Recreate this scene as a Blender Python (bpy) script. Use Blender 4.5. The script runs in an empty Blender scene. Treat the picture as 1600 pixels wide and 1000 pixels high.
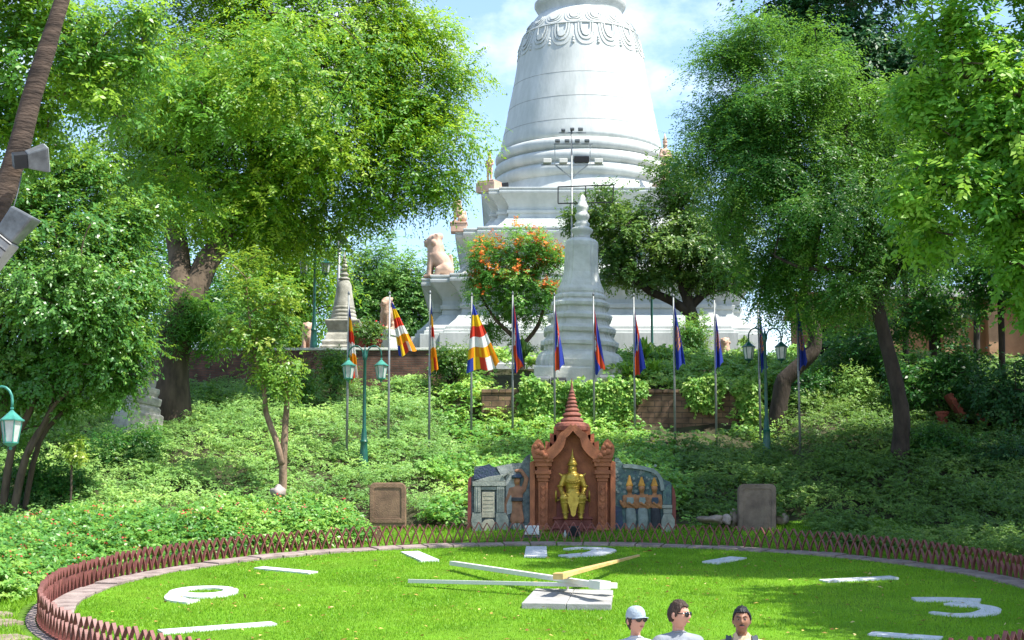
import bpy, bmesh, math, random
import numpy as np
from mathutils import Vector, Matrix

# ------------------------------------------------------------------ camera, sky, sun, exposure
SC = bpy.context.scene
COL = SC.collection
random.seed(7)
PITCH = math.radians(8.6); FPX = 2900.0; EYE = 1.75
cam_data = bpy.data.cameras.new('camera')
cam_data.sensor_width = 36.0; cam_data.lens = 36.0 * FPX / 1600.0
cam_data.clip_start = 0.1; cam_data.clip_end = 4000
cam = bpy.data.objects.new('camera', cam_data); COL.objects.link(cam)
cam.location = (0, 0, EYE); cam.rotation_euler = (math.pi / 2 + PITCH, 0, 0)
SC.camera = cam

SUN_EL = math.radians(58); SUN_AZ = math.radians(67)     # azimuth measured from the viewer's side (-Y) towards +X
SUN_DIR = Vector((math.cos(SUN_EL) * math.sin(SUN_AZ), -math.cos(SUN_EL) * math.cos(SUN_AZ), math.sin(SUN_EL)))
sun_data = bpy.data.lights.new('sun', 'SUN'); sun_data.energy = 4.6; sun_data.angle = math.radians(0.55)
sun_data.color = (1.0, 0.95, 0.86)
sun = bpy.data.objects.new('sun', sun_data); COL.objects.link(sun)
sun.rotation_euler = (-SUN_DIR).to_track_quat('-Z', 'Y').to_euler()

world = bpy.data.worlds.new('World'); SC.world = world; world.use_nodes = True
wn = world.node_tree.nodes; wl = world.node_tree.links
bg = wn['Background']; bg.inputs['Strength'].default_value = 0.14
sky = wn.new('ShaderNodeTexSky'); sky.sky_type = 'NISHITA'; sky.sun_disc = False
sky.sun_elevation = SUN_EL
sky.sun_rotation = math.atan2(SUN_DIR.x, SUN_DIR.y)
sky.air_density = 1.0; sky.dust_density = 0.6; sky.ozone_density = 2.2
tc = wn.new('ShaderNodeTexCoord')
mp = wn.new('ShaderNodeMapping'); mp.inputs['Scale'].default_value = (1.0, 1.0, 1.7); mp.inputs['Location'].default_value = (0.255, 0.2, 0.32)
nz = wn.new('ShaderNodeTexNoise'); nz.inputs['Scale'].default_value = 4.2; nz.inputs['Detail'].default_value = 9; nz.inputs['Roughness'].default_value = 0.56
cr = wn.new('ShaderNodeValToRGB'); cr.color_ramp.elements[0].position = 0.545; cr.color_ramp.elements[1].position = 0.71
cm = wn.new('ShaderNodeMix'); cm.data_type = 'RGBA'; cm.inputs[7].default_value = (6.6, 6.7, 6.9, 1)
wl.new(tc.outputs['Generated'], mp.inputs['Vector']); wl.new(mp.outputs[0], nz.inputs['Vector'])
wl.new(nz.outputs['Fac'], cr.inputs[0]); wl.new(cr.outputs[0], cm.inputs[0]); wl.new(sky.outputs[0], cm.inputs[6])
wl.new(cm.outputs[2], bg.inputs['Color'])

SC.view_settings.view_transform = 'Standard'; SC.view_settings.look = 'None'
SC.view_settings.gamma = 1.0; SC.view_settings.exposure = 1.2
SC.view_settings.use_curve_mapping = False
SC.cycles.max_bounces = 6; SC.cycles.transmission_bounces = 4; SC.cycles.transparent_max_bounces = 6

# ------------------------------------------------------------------ geometry helpers
CP, SP = math.cos(PITCH), math.sin(PITCH)
def ray(px, py):
    u = (px - 800) / FPX; v = (500 - py) / FPX
    return Vector((u, CP - v * SP, SP + v * CP))
def W(px, py, Y):
    d = ray(px, py); t = Y / d.y
    return Vector((d.x * t, Y, EYE + d.z * t))
CX, CY, TILT = 1.15, 38.4, 0.138
def zc(y): return EYE + TILT * (y - CY)
def Cp(px, py, h=0.0):
    d = ray(px, py)
    t = (h - TILT * CY) / (d.z - TILT * d.y)
    return Vector((d.x * t, d.y * t, EYE + d.z * t))

def sstep(a, b, x):
    t = np.clip((np.asarray(x, float) - a) / (b - a), 0, 1); return t * t * (3 - 2 * t)
def terr(x, y):
    x = np.asarray(x, float); y = np.asarray(y, float)
    sd = sstep(4, 12, np.abs(x - CX)); y0 = 50.4 - 3.0 * sd
    base = np.maximum(0, EYE + TILT * (np.minimum(y, y0) - CY))
    t = y - y0
    ramp = 0.5 * (t + np.sqrt(t * t + 1.2))
    ramp = np.where(t < -8, 0, ramp * sstep(-8, -1, t))
    h = base + (0.40 - 0.04 * sd) * ramp
    h = h - 0.5 * np.log1p(np.exp(np.clip((h - 10.55) * 2.0, -30, 30)))      # soft cap at the plateau
    left = (1 - sstep(-1.6, -1.0, x)) * sstep(66.1, 66.35, y)
    h = h * (1 - left) + np.maximum(h, 10.5) * left
    mid = sstep(-2.2, -1.9, x) * (1 - sstep(8.6, 9.2, x)) * sstep(62.75, 62.95, y)
    h = np.where(mid > 0, h * (1 - mid) + np.maximum(h, 8.72) * mid, h)
    h = h - 0.5 * sstep(57.5, 64.5, y) * (1 - sstep(65.9, 66.1, y)) * (1 - sstep(-3.0, -1.0, x)) * sstep(-15, -12.5, x)
    front = 1 - sstep(62.0, 63.5, y)
    h = h - front * sstep(-3, -1, x) * (1 - sstep(8, 10, x)) * sstep(53, 61, y) * 0.85
    return h
def gz(x, y): return float(terr(x, y))
def ghit(px, py):
    """first point where the line of sight meets the hill"""
    d = ray(px, py)
    for i in range(400):
        Y = 28 + i * 0.15; t = Y / d.y
        if EYE + d.z * t < gz(d.x * t, Y): return Vector((d.x * t, Y, gz(d.x * t, Y)))
    return W(px, py, 68)

def _hash(ix, iy, iz, s):
    n = (ix * 374761393 + iy * 668265263 + iz * 2147483647 + s * 1274126177).astype(np.int64) & 0xffffffff
    n = ((n ^ (n >> 13)) * 1274126177) & 0xffffffff
    return ((n ^ (n >> 16)) & 0xffff) / 65535.0
def vnoise(x, y, s=0):
    ix = np.floor(x).astype(np.int64); iy = np.floor(y).astype(np.int64); fx = x - ix; fy = y - iy
    fx = fx * fx * (3 - 2 * fx); fy = fy * fy * (3 - 2 * fy); z = np.zeros_like(ix)
    a = _hash(ix, iy, z, s); b = _hash(ix + 1, iy, z, s); c = _hash(ix, iy + 1, z, s); d = _hash(ix + 1, iy + 1, z, s)
    return (a * (1 - fx) + b * fx) * (1 - fy) + (c * (1 - fx) + d * fx) * fy
def fbm(x, y, s=0): return 0.55 * vnoise(x, y, s) + 0.3 * vnoise(x * 2.1, y * 2.1, s + 1) + 0.15 * vnoise(x * 4.3, y * 4.3, s + 2)

# ------------------------------------------------------------------ materials
def mat(name, color, rough=0.7, var=0.15, scale=6.0, bump=0.0, bscale=40.0, metallic=0.0, color2=None, spec=0.3, stretch=(1, 1, 1), detail=6):
    m = bpy.data.materials.new(name); m.use_nodes = True
    n = m.node_tree.nodes; l = m.node_tree.links; b = n['Principled BSDF']
    b.inputs['Roughness'].default_value = rough; b.inputs['Metallic'].default_value = metallic
    b.inputs['Specular IOR Level'].default_value = spec
    c = Vector(color[:3])
    c2 = Vector(color2[:3]) if color2 else c * (1 - var * 1.6)
    t = n.new('ShaderNodeTexCoord'); mpn = n.new('ShaderNodeMapping'); mpn.inputs['Scale'].default_value = stretch
    l.new(t.outputs['Object'], mpn.inputs['Vector'])
    nz = n.new('ShaderNodeTexNoise'); nz.inputs['Scale'].default_value = scale; nz.inputs['Detail'].default_value = detail; nz.inputs['Roughness'].default_value = 0.62
    l.new(mpn.outputs[0], nz.inputs['Vector'])
    r = n.new('ShaderNodeValToRGB'); r.color_ramp.elements[0].position = 0.33; r.color_ramp.elements[1].position = 0.66
    r.color_ramp.elements[0].color = (*c2, 1); r.color_ramp.elements[1].color = (*[min(1, v * (1 + var * 0.5)) for v in c], 1)
    l.new(nz.outputs['Fac'], r.inputs[0]); l.new(r.outputs[0], b.inputs['Base Color'])
    if bump:
        nb = n.new('ShaderNodeTexNoise'); nb.inputs['Scale'].default_value = bscale; nb.inputs['Detail'].default_value = 5
        l.new(mpn.outputs[0], nb.inputs['Vector'])
        bn = n.new('ShaderNodeBump'); bn.inputs['Strength'].default_value = bump; bn.inputs['Distance'].default_value = 0.03
        l.new(nb.outputs['Fac'], bn.inputs['Height']); l.new(bn.outputs[0], b.inputs['Normal'])
    return m

def leafmat(name, cols, trans, tf=0.4, rough=0.42, spec=0.35):
    """cols: three leaf colours spread over the leaves; trans: the light a leaf lets through"""
    m = bpy.data.materials.new(name); m.use_nodes = True
    n = m.node_tree.nodes; l = m.node_tree.links; b = n['Principled BSDF']
    a = n.new('ShaderNodeAttribute'); a.attribute_name = 'rnd'
    r = n.new('ShaderNodeValToRGB'); r.color_ramp.elements[0].color = (*cols[0], 1); r.color_ramp.elements[0].position = 0.1
    r.color_ramp.elements[1].color = (*cols[2], 1); r.color_ramp.elements[1].position = 0.95
    e = r.color_ramp.elements.new(0.55); e.color = (*cols[1], 1)
    l.new(a.outputs['Fac'], r.inputs[0]); l.new(r.outputs[0], b.inputs['Base Color'])
    b.inputs['Roughness'].default_value = rough; b.inputs['Specular IOR Level'].default_value = spec
    tr = n.new('ShaderNodeBsdfTranslucent')
    r2 = n.new('ShaderNodeMix'); r2.data_type = 'RGBA'; r2.blend_type = 'MIX'
    r2.inputs[6].default_value = (*[v * 0.72 for v in trans], 1); r2.inputs[7].default_value = (*trans, 1)
    l.new(a.outputs['Fac'], r2.inputs[0]); l.new(r2.outputs[2], tr.inputs['Color'])
    mx = n.new('ShaderNodeMixShader'); mx.inputs[0].default_value = tf
    l.new(b.outputs[0], mx.inputs[1]); l.new(tr.outputs[0], mx.inputs[2])
    l.new(mx.outputs[0], n['Material Output'].inputs['Surface'])
    return m

def brickmat(name, c1, c2, mortar, scale, bw=0.5, rh=0.25, rough=0.85, msize=0.02):
    m = bpy.data.materials.new(name); m.use_nodes = True
    n = m.node_tree.nodes; l = m.node_tree.links; b = n['Principled BSDF']; b.inputs['Roughness'].default_value = rough
    t = n.new('ShaderNodeTexCoord'); mpn = n.new('ShaderNodeMapping'); mpn.inputs['Rotation'].default_value = (math.radians(90), 0, 0)
    l.new(t.outputs['Object'], mpn.inputs['Vector'])
    br = n.new('ShaderNodeTexBrick'); br.inputs['Scale'].default_value = scale
    br.inputs['Color1'].default_value = (*c1, 1); br.inputs['Color2'].default_value = (*c2, 1); br.inputs['Mortar'].default_value = (*mortar, 1)
    br.inputs['Brick Width'].default_value = bw; br.inputs['Row Height'].default_value = rh; br.inputs['Mortar Size'].default_value = msize
    l.new(mpn.outputs[0], br.inputs['Vector'])
    nz = n.new('ShaderNodeTexNoise'); nz.inputs['Scale'].default_value = 2.5; nz.inputs['Detail'].default_value = 8
    l.new(t.outputs['Object'], nz.inputs['Vector'])
    rr = n.new('ShaderNodeValToRGB'); rr.color_ramp.elements[0].position = 0.3; rr.color_ramp.elements[0].color = (0.35, 0.35, 0.33, 1)
    rr.color_ramp.elements[1].position = 0.62; rr.color_ramp.elements[1].color = (1, 1, 1, 1)
    l.new(nz.outputs['Fac'], rr.inputs[0])
    mu = n.new('ShaderNodeMix'); mu.data_type = 'RGBA'; mu.blend_type = 'MULTIPLY'; mu.inputs[0].default_value = 1
    l.new(br.outputs['Color'], mu.inputs[6]); l.new(rr.outputs[0], mu.inputs[7]); l.new(mu.outputs[2], b.inputs['Base Color'])
    bn = n.new('ShaderNodeBump'); bn.inputs['Strength'].default_value = 0.8; bn.inputs['Distance'].default_value = 0.03; bn.invert = True
    l.new(br.outputs['Fac'], bn.inputs['Height']); l.new(bn.outputs[0], b.inputs['Normal'])
    return m

M = {}
M['white'] = mat('white_limewash', (0.52, 0.545, 0.525), 0.75, 0.05, 1.6, 0.3, 9, color2=(0.40, 0.43, 0.41), stretch=(1, 1, 0.3), detail=9)
M['white_old'] = mat('weathered_limewash', (0.64, 0.655, 0.62), 0.85, 0.06, 2.2, 0.4, 14, color2=(0.48, 0.495, 0.455))
M['crack'] = mat('dark_joint', (0.30, 0.31, 0.30), 0.9, 0.2)
M['grey_stone'] = mat('grey_chedi_stone', (0.40, 0.39, 0.34), 0.85, 0.25, 3, 0.4, 18, color2=(0.22, 0.22, 0.19))
M['pink'] = mat('pink_statue_stone', (0.54, 0.37, 0.28), 0.75, 0.12, 3, 0.3, 15, color2=(0.44, 0.28, 0.20))
M['terra'] = mat('terracotta_plaster', (0.36, 0.135, 0.065), 0.8, 0.2, 2.6, 0.35, 25, color2=(0.23, 0.085, 0.045))
M['maroon'] = mat('maroon_paint', (0.17, 0.045, 0.035), 0.55, 0.2, 4, 0.15, 20)
M['roof_red'] = mat('oxide_red_plaster', (0.27, 0.095, 0.065), 0.75, 0.25, 5, 0.4, 20, color2=(0.12, 0.05, 0.04))
M['gold'] = mat('gilded_metal', (0.46, 0.33, 0.055), 0.38, 0.15, 8, 0.15, 30, metallic=0.6, color2=(0.27, 0.185, 0.025), spec=0.5)
M['fence'] = mat('fence_maroon_paint', (0.21, 0.072, 0.06), 0.5, 0.2, 5, 0.1, 60, color2=(0.13, 0.044, 0.036), spec=0.4)
M['kerb'] = mat('kerb_concrete', (0.29, 0.235, 0.215), 0.9, 0.25, 3, 0.4, 40, color2=(0.17, 0.13, 0.12))
M['flag_stone'] = mat('flagstone', (0.27, 0.225, 0.165), 0.9, 0.25, 2.5, 0.5, 18, color2=(0.15, 0.12, 0.09))
M['clock_white'] = mat('white_paint_clock', (0.62, 0.61, 0.57), 0.5, 0.08, 3, 0.1, 30, color2=(0.58, 0.57, 0.53))
M['concrete'] = mat('pale_concrete', (0.33, 0.325, 0.315), 0.85, 0.15, 3, 0.3, 40, color2=(0.23, 0.225, 0.215))
M['mark'] = mat('white_tile_marks', (0.60, 0.61, 0.63), 0.6, 0.12, 5, 0.15, 30, color2=(0.46, 0.48, 0.50))
M['yellow'] = mat('yellow_paint', (0.60, 0.42, 0.17), 0.5, 0.12, 4, color2=(0.48, 0.32, 0.12))
M['green_metal'] = mat('dark_green_paint', (0.012, 0.10, 0.075), 0.35, 0.2, 6, 0.05, 60, spec=0.5)
M['teal_metal'] = mat('teal_green_paint', (0.05, 0.26, 0.20), 0.4, 0.2, 6, 0.05, 60, spec=0.5, color2=(0.03, 0.16, 0.13))
M['pole'] = mat('galvanised_pole', (0.24, 0.26, 0.26), 0.45, 0.15, 6, metallic=0.4, spec=0.5)
M['steel'] = mat('grey_steel', (0.16, 0.175, 0.185), 0.45, 0.3, 5, metallic=0.3)
M['dark'] = mat('black_housing', (0.02, 0.022, 0.025), 0.5, 0.2, 8)
M['void'] = mat('dark_opening', (0.012, 0.014, 0.016), 0.8, 0.2, 8)
M['lampglass'] = mat('frosted_lamp_glass', (0.50, 0.53, 0.50), 0.25, 0.15, 5, spec=0.6, color2=(0.36, 0.40, 0.38))
M['bark'] = mat('bark_brown', (0.115, 0.085, 0.06), 0.95, 0.35, 3, 1.0, 9, color2=(0.05, 0.038, 0.028), stretch=(1, 1, 0.35))
M['bark_pale'] = mat('bark_pale', (0.27, 0.19, 0.13), 0.9, 0.3, 5, 1.0, 14, color2=(0.13, 0.09, 0.06), stretch=(1, 1, 0.5))
M['bark_dark'] = mat('bark_dark', (0.065, 0.052, 0.042), 0.95, 0.35, 3, 1.0, 10, color2=(0.025, 0.02, 0.017), stretch=(1, 1, 0.4))
M['bark_grey'] = mat('bark_ringed', (0.085, 0.06, 0.044), 0.9, 0.35, 5, 1.0, 14, color2=(0.03, 0.022, 0.017), stretch=(0.5, 0.5, 2.0))
M['soil'] = mat('hill_soil', (0.055, 0.06, 0.028), 0.95, 0.4, 1.5, 0.8, 12, color2=(0.035, 0.028, 0.016))
M['stele'] = mat('brown_sandstone', (0.23, 0.145, 0.09), 0.85, 0.3, 2.2, 0.4, 30, color2=(0.12, 0.075, 0.05))
M['stele_grey'] = mat('greybrown_sandstone', (0.21, 0.165, 0.13), 0.85, 0.3, 2.2, 0.4, 30, color2=(0.11, 0.085, 0.07))
M['rock'] = mat('rock', (0.30, 0.25, 0.21), 0.9, 0.3, 3, 0.8, 12, color2=(0.14, 0.11, 0.09))
M['rock_pale'] = mat('pale_rock', (0.36, 0.31, 0.29), 0.9, 0.2, 3, 0.5, 12, color2=(0.24, 0.19, 0.18))
M['pot'] = mat('terracotta_pot', (0.23, 0.06, 0.04), 0.7, 0.25, 4, 0.2, 25)
M['laterite'] = brickmat('laterite_blocks', (0.27, 0.17, 0.10), (0.18, 0.11, 0.07), (0.10, 0.075, 0.05), 1.35, 0.62, 0.26, msize=0.02)
M['brick'] = brickmat('old_red_brick', (0.20, 0.095, 0.065), (0.13, 0.06, 0.045), (0.11, 0.085, 0.07), 1.0, 0.30, 0.085, msize=0.012)
M['ochre'] = mat('ochre_render', (0.42, 0.25, 0.14), 0.85, 0.15, 2, 0.2, 30)
M['orange_wall'] = mat('orange_render', (0.36, 0.19, 0.11), 0.85, 0.15, 2, 0.2, 30)
M['roof_pale'] = mat('pale_roof_sheet', (0.50, 0.50, 0.48), 0.6, 0.2, 3)
M['roof_orange'] = mat('orange_roof_tile', (0.22, 0.075, 0.04), 0.7, 0.3, 6, 0.5, 14)
# relief colours
M['rl_bg'] = mat('relief_blue_grey', (0.13, 0.155, 0.15), 0.7, 0.4, 7, 0.8, 18, color2=(0.05, 0.07, 0.08))
M['rl_teal'] = mat('relief_teal', (0.09, 0.16, 0.14), 0.7, 0.4, 8, 0.9, 16, color2=(0.05, 0.075, 0.10))
M['rl_grey'] = mat('relief_grey_stone', (0.27, 0.29, 0.25), 0.8, 0.25, 4, 0.5, 18, color2=(0.17, 0.19, 0.17))
M['rl_pale'] = mat('relief_pale_panel', (0.40, 0.38, 0.29), 0.8, 0.2, 4, 0.3, 20)
M['rl_navy'] = mat('relief_navy', (0.045, 0.055, 0.11), 0.7, 0.4, 6, 0.8, 18, color2=(0.03, 0.06, 0.07))
M['rl_white'] = mat('relief_white_cloth', (0.31, 0.33, 0.31), 0.75, 0.3, 5, 0.4, 20, color2=(0.20, 0.22, 0.21))
M['rl_skin'] = mat('relief_bronze_skin', (0.36, 0.17, 0.075), 0.6, 0.25, 6, 0.3, 25)
M['rl_khaki'] = mat('relief_khaki', (0.32, 0.16, 0.095), 0.75, 0.2, 6, 0.3, 25)
M['rl_gold'] = mat('relief_ochre_gold', (0.50, 0.25, 0.04), 0.55, 0.2, 6, 0.3, 25)
M['rl_greyrobe'] = mat('relief_grey_robe', (0.22, 0.27, 0.26), 0.75, 0.2, 6, 0.4, 25)
M['rl_dark'] = mat('relief_dark', (0.035, 0.04, 0.05), 0.75, 0.3, 6, 0.3, 25)
# leaves
M['lf_tam'] = leafmat('tamarind_leaf', ((0.057, 0.187, 0.018), (0.124, 0.309, 0.023), (0.329, 0.438, 0.029)), (0.493, 0.747, 0.039), 0.42)
M['lf_left'] = leafmat('broad_leaf_left', ((0.049, 0.174, 0.032), (0.106, 0.263, 0.045), (0.228, 0.376, 0.063)), (0.358, 0.603, 0.056), 0.33, 0.36, 0.5)
M['lf_upper'] = leafmat('fresh_leaf', ((0.045, 0.177, 0.029), (0.113, 0.287, 0.032), (0.269, 0.410, 0.036)), (0.419, 0.683, 0.051), 0.42, 0.38, 0.5)
M['lf_small'] = leafmat('small_tree_leaf', ((0.078, 0.200, 0.026), (0.156, 0.315, 0.039), (0.343, 0.400, 0.065)), (0.468, 0.658, 0.065), 0.38, 0.4, 0.4)
M['lf_far'] = leafmat('far_tree_leaf', ((0.065, 0.189, 0.039), (0.130, 0.286, 0.058), (0.208, 0.377, 0.078)), (0.312, 0.546, 0.091), 0.4)
M['lf_flame'] = leafmat('flame_tree_leaf', ((0.055, 0.211, 0.031), (0.109, 0.309, 0.047), (0.255, 0.455, 0.062)), (0.364, 0.683, 0.078), 0.4)
M['petal_orange'] = leafmat('orange_petals', ((0.72, 0.16, 0.03), (0.80, 0.24, 0.05), (0.85, 0.36, 0.07)), (0.8, 0.3, 0.06), 0.3, 0.6, 0.2)
M['lf_olive'] = leafmat('olive_leaf', ((0.041, 0.122, 0.023), (0.090, 0.200, 0.036), (0.194, 0.300, 0.052)), (0.299, 0.486, 0.065), 0.36, 0.4, 0.45)
M['lf_feather'] = leafmat('feathery_leaf', ((0.038, 0.139, 0.026), (0.072, 0.218, 0.038), (0.180, 0.320, 0.042)), (0.252, 0.524, 0.052), 0.42)
M['lf_dark'] = leafmat('dark_glossy_leaf', ((0.014, 0.075, 0.023), (0.029, 0.112, 0.031), (0.064, 0.173, 0.038)), (0.112, 0.300, 0.048), 0.25, 0.46, 0.35)
M['lf_near'] = leafmat('bright_broad_leaf', ((0.064, 0.220, 0.025), (0.143, 0.345, 0.036), (0.304, 0.503, 0.057)), (0.500, 0.848, 0.057), 0.42, 0.48, 0.35)
M['lf_under'] = leafmat('understory_leaf', ((0.018, 0.098, 0.018), (0.039, 0.156, 0.026), (0.098, 0.240, 0.036)), (0.182, 0.442, 0.052), 0.38, 0.4, 0.4)
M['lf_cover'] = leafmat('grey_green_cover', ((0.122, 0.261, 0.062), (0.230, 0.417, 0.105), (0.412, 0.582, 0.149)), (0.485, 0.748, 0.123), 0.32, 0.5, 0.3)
M['lf_shade_tint'] = leafmat('shade_tinted_leaf', ((0.064, 0.146, 0.030), (0.126, 0.241, 0.050), (0.254, 0.363, 0.080)), (0.318, 0.552, 0.070), 0.32, 0.5, 0.3)  # leaf colour darkened to put the right slope's shade into it
M['lf_creep'] = leafmat('creeper_leaf', ((0.099, 0.278, 0.042), (0.236, 0.469, 0.086), (0.473, 0.626, 0.141)), (0.589, 0.800, 0.113), 0.35, 0.45, 0.35)
M['lf_bed'] = leafmat('flower_bed_leaf', ((0.047, 0.175, 0.033), (0.133, 0.335, 0.059), (0.314, 0.496, 0.100)), (0.438, 0.672, 0.085), 0.35, 0.4, 0.4)
M['petal_red'] = leafmat('red_petals', ((0.50, 0.03, 0.04), (0.55, 0.06, 0.06), (0.60, 0.22, 0.22)), (0.5, 0.08, 0.06), 0.2, 0.6, 0.2)
M['grass'] = leafmat('grass_blades', ((0.109, 0.266, 0.013), (0.182, 0.378, 0.021), (0.296, 0.467, 0.042)), (0.350, 0.605, 0.032), 0.35, 0.5, 0.25)
M['fallen'] = leafmat('fallen_leaf', ((0.20, 0.10, 0.03), (0.48, 0.34, 0.08), (0.62, 0.52, 0.22)), (0.4, 0.3, 0.08), 0.2, 0.7, 0.2)
M['lf_strap'] = leafmat('strap_leaf', ((0.078, 0.247, 0.026), (0.195, 0.429, 0.039), (0.390, 0.546, 0.065)), (0.442, 0.702, 0.065), 0.38, 0.4, 0.4)

# lawn
def lawn_material():
    m = mat('lawn_turf', (0.125, 0.285, 0.016), 0.9, 0.3, 1.1, 0.9, 90, color2=(0.10, 0.20, 0.014), spec=0.1, detail=10)
    return m
M['lawn'] = lawn_material()
M['rough_grass'] = mat('rough_grass', (0.10, 0.22, 0.02), 0.95, 0.3, 1.5, 0.9, 60, color2=(0.07, 0.12, 0.02), spec=0.1, detail=9)
M['paving'] = mat('paving_ground', (0.34, 0.31, 0.27), 0.9, 0.2, 1.2, 0.3, 25)

# ------------------------------------------------------------------ objects
def tag(o, label=None, cat=None, group=None, kind=None):
    if label: o['label'] = label
    if cat: o['category'] = cat
    if group: o['group'] = group
    if kind: o['kind'] = kind
    return o
def empty(name, loc, label=None, cat=None, group=None, rz=0.0):
    o = bpy.data.objects.new(name, None); COL.objects.link(o); o.location = loc; o.rotation_euler = (0, 0, rz)
    o.empty_display_size = 0.2
    return tag(o, label, cat, group)
def link(name, me, m=None, parent=None, smooth=False, bevel=0.0, autosm=None):
    if m is not None:
        me.materials.clear()
        for x in (m if isinstance(m, (list, tuple)) else [m]): me.materials.append(x)
    if smooth:
        me.polygons.foreach_set('use_smooth', np.ones(len(me.polygons), bool))
    o = bpy.data.objects.new(name, me); COL.objects.link(o)
    if parent is not None: o.parent = parent
    if bevel:
        b = o.modifiers.new('bevel', 'BEVEL'); b.width = bevel; b.segments = 2; b.limit_method = 'ANGLE'; b.angle_limit = math.radians(40)
    return o
def copy_tree(o, parent=None):
    c = o.copy(); COL.objects.link(c); c.parent = parent
    for ch in list(o.children): copy_tree(ch, c)
    return c

class MB:
    def __init__(s): s.v = []; s.f = []; s.mi = []; s.m = 0
    def add(s, vs, fs):
        b = len(s.v); s.v += [tuple(x) for x in vs]; s.f += [tuple(b + i for i in f) for f in fs]; s.mi += [s.m] * len(fs); return s
    def box(s, x0, y0, z0, x1, y1, z1, M4=None):
        vs = [Vector(p) for p in ((x0, y0, z0), (x1, y0, z0), (x1, y1, z0), (x0, y1, z0), (x0, y0, z1), (x1, y0, z1), (x1, y1, z1), (x0, y1, z1))]
        if M4 is not None: vs = [M4 @ v for v in vs]
        return s.add(vs, ((0, 3, 2, 1), (4, 5, 6, 7), (0, 1, 5, 4), (1, 2, 6, 5), (2, 3, 7, 6), (3, 0, 4, 7)))
    def bar(s, a, b, w, h, up=(0, 0, 1), w2=None, h2=None):
        a = Vector(a); b = Vector(b); d = (b - a).normalized(); u = Vector(up); sd = d.cross(u)
        if sd.length < 1e-4: sd = d.cross(Vector((1, 0, 0)))
        sd.normalize(); u = sd.cross(d).normalized(); w2 = w if w2 is None else w2; h2 = h if h2 is None else h2
        vs = []
        for p, ww, hh in ((a, w, h), (b, w2, h2)):
            for i, j in ((-1, -1), (1, -1), (1, 1), (-1, 1)): vs.append(p + sd * ww * .5 * i + u * hh * .5 * j)
        return s.add(vs, ((0, 1, 2, 3), (7, 6, 5, 4), (0, 4, 5, 1), (1, 5, 6, 2), (2, 6, 7, 3), (3, 7, 4, 0)))
    def tube(s, pts, rad, n=8, cap=True, squash=None):
        pts = [Vector(p) for p in pts]; N = len(pts)
        if not hasattr(rad, '__len__'): rad = [rad] * N
        ref = Vector((0.31, 0.2, 0.93)); vs = []; prev = None
        for i, p in enumerate(pts):
            d = (pts[min(i + 1, N - 1)] - pts[max(i - 1, 0)])
            d = d.normalized() if d.length > 1e-9 else Vector((0, 0, 1))
            if prev is None:
                a = d.cross(ref)
                if a.length < 1e-3: a = d.cross(Vector((1, 0, 0)))
            else: a = prev - d * prev.dot(d)
            a.normalize(); b = d.cross(a); prev = a
            for k in range(n):
                t = 2 * math.pi * k / n; vs.append(p + (a * math.cos(t) + b * math.sin(t)) * rad[i])
        fs = [(i * n + k, i * n + (k + 1) % n, (i + 1) * n + (k + 1) % n, (i + 1) * n + k) for i in range(N - 1) for k in range(n)]
        if cap: fs += [tuple(reversed(range(n))), tuple((N - 1) * n + k for k in range(n))]
        return s.add(vs, fs)
    def lathe(s, prof, c=(0, 0, 0), n=32, a0=0.0, sx=1.0, sy=1.0):
        """prof: (radius, height) from bottom to top"""
        vs = []; c = Vector(c)
        for r, z in prof:
            for k in range(n):
                t = a0 + 2 * math.pi * k / n; vs.append(c + Vector((r * sx * math.cos(t), r * sy * math.sin(t), z)))
        N = len(prof)
        fs = [(i * n + k, i * n + (k + 1) % n, (i + 1) * n + (k + 1) % n, (i + 1) * n + k) for i in range(N - 1) for k in range(n)]
        fs += [tuple(reversed(range(n))), tuple((N - 1) * n + k for k in range(n))]
        return s.add(vs, fs)
    def loft(s, plan, prof, c=(0, 0, 0)):
        """plan(o) gives a closed ring of (x, y); prof: (offset, z)"""
        c = Vector(c); vs = []; n = len(plan(prof[0][0]))
        for o, z in prof: vs += [c + Vector((x, y, z)) for x, y in plan(o)]
        N = len(prof)
        fs = [(i * n + k, i * n + (k + 1) % n, (i + 1) * n + (k + 1) % n, (i + 1) * n + k) for i in range(N - 1) for k in range(n)]
        fs += [tuple(reversed(range(n))), tuple((N - 1) * n + k for k in range(n))]
        return s.add(vs, fs)
    def prism(s, poly, f0, f1):
        """poly 2-D, f0/f1 map a 2-D point to its back and front 3-D point"""
        n = len(poly); vs = [f0(*p) for p in poly] + [f1(*p) for p in poly]
        fs = [tuple(range(n)), tuple(reversed(range(n, 2 * n)))] + [(k, n + k, n + (k + 1) % n, (k + 1) % n) for k in range(n)]
        return s.add(vs, fs)
    def mesh(s, name='mesh', fix=True):
        me = bpy.data.meshes.new(name); me.from_pydata([tuple(v) for v in s.v], [], s.f)
        if any(s.mi): me.polygons.foreach_set('material_index', s.mi)
        if fix:
            bm = bmesh.new(); bm.from_mesh(me); bmesh.ops.recalc_face_normals(bm, faces=bm.faces); bm.to_mesh(me); bm.free()
        me.update(); return me
    def build(s, name, m, parent=None, smooth=False, bevel=0.0, fix=True):
        o = link(name, s.mesh(name, fix), m, parent, smooth, bevel)
        if smooth == 'auto':
            pass
        return o
def shade_auto(o, deg=35):
    me = o.data
    bm = bmesh.new(); bm.from_mesh(me)
    for f in bm.faces: f.smooth = True
    for e in bm.edges:
        if len(e.link_faces) == 2 and e.calc_face_angle(0) > math.radians(deg): e.smooth = False
    bm.to_mesh(me); bm.free(); return o

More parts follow.
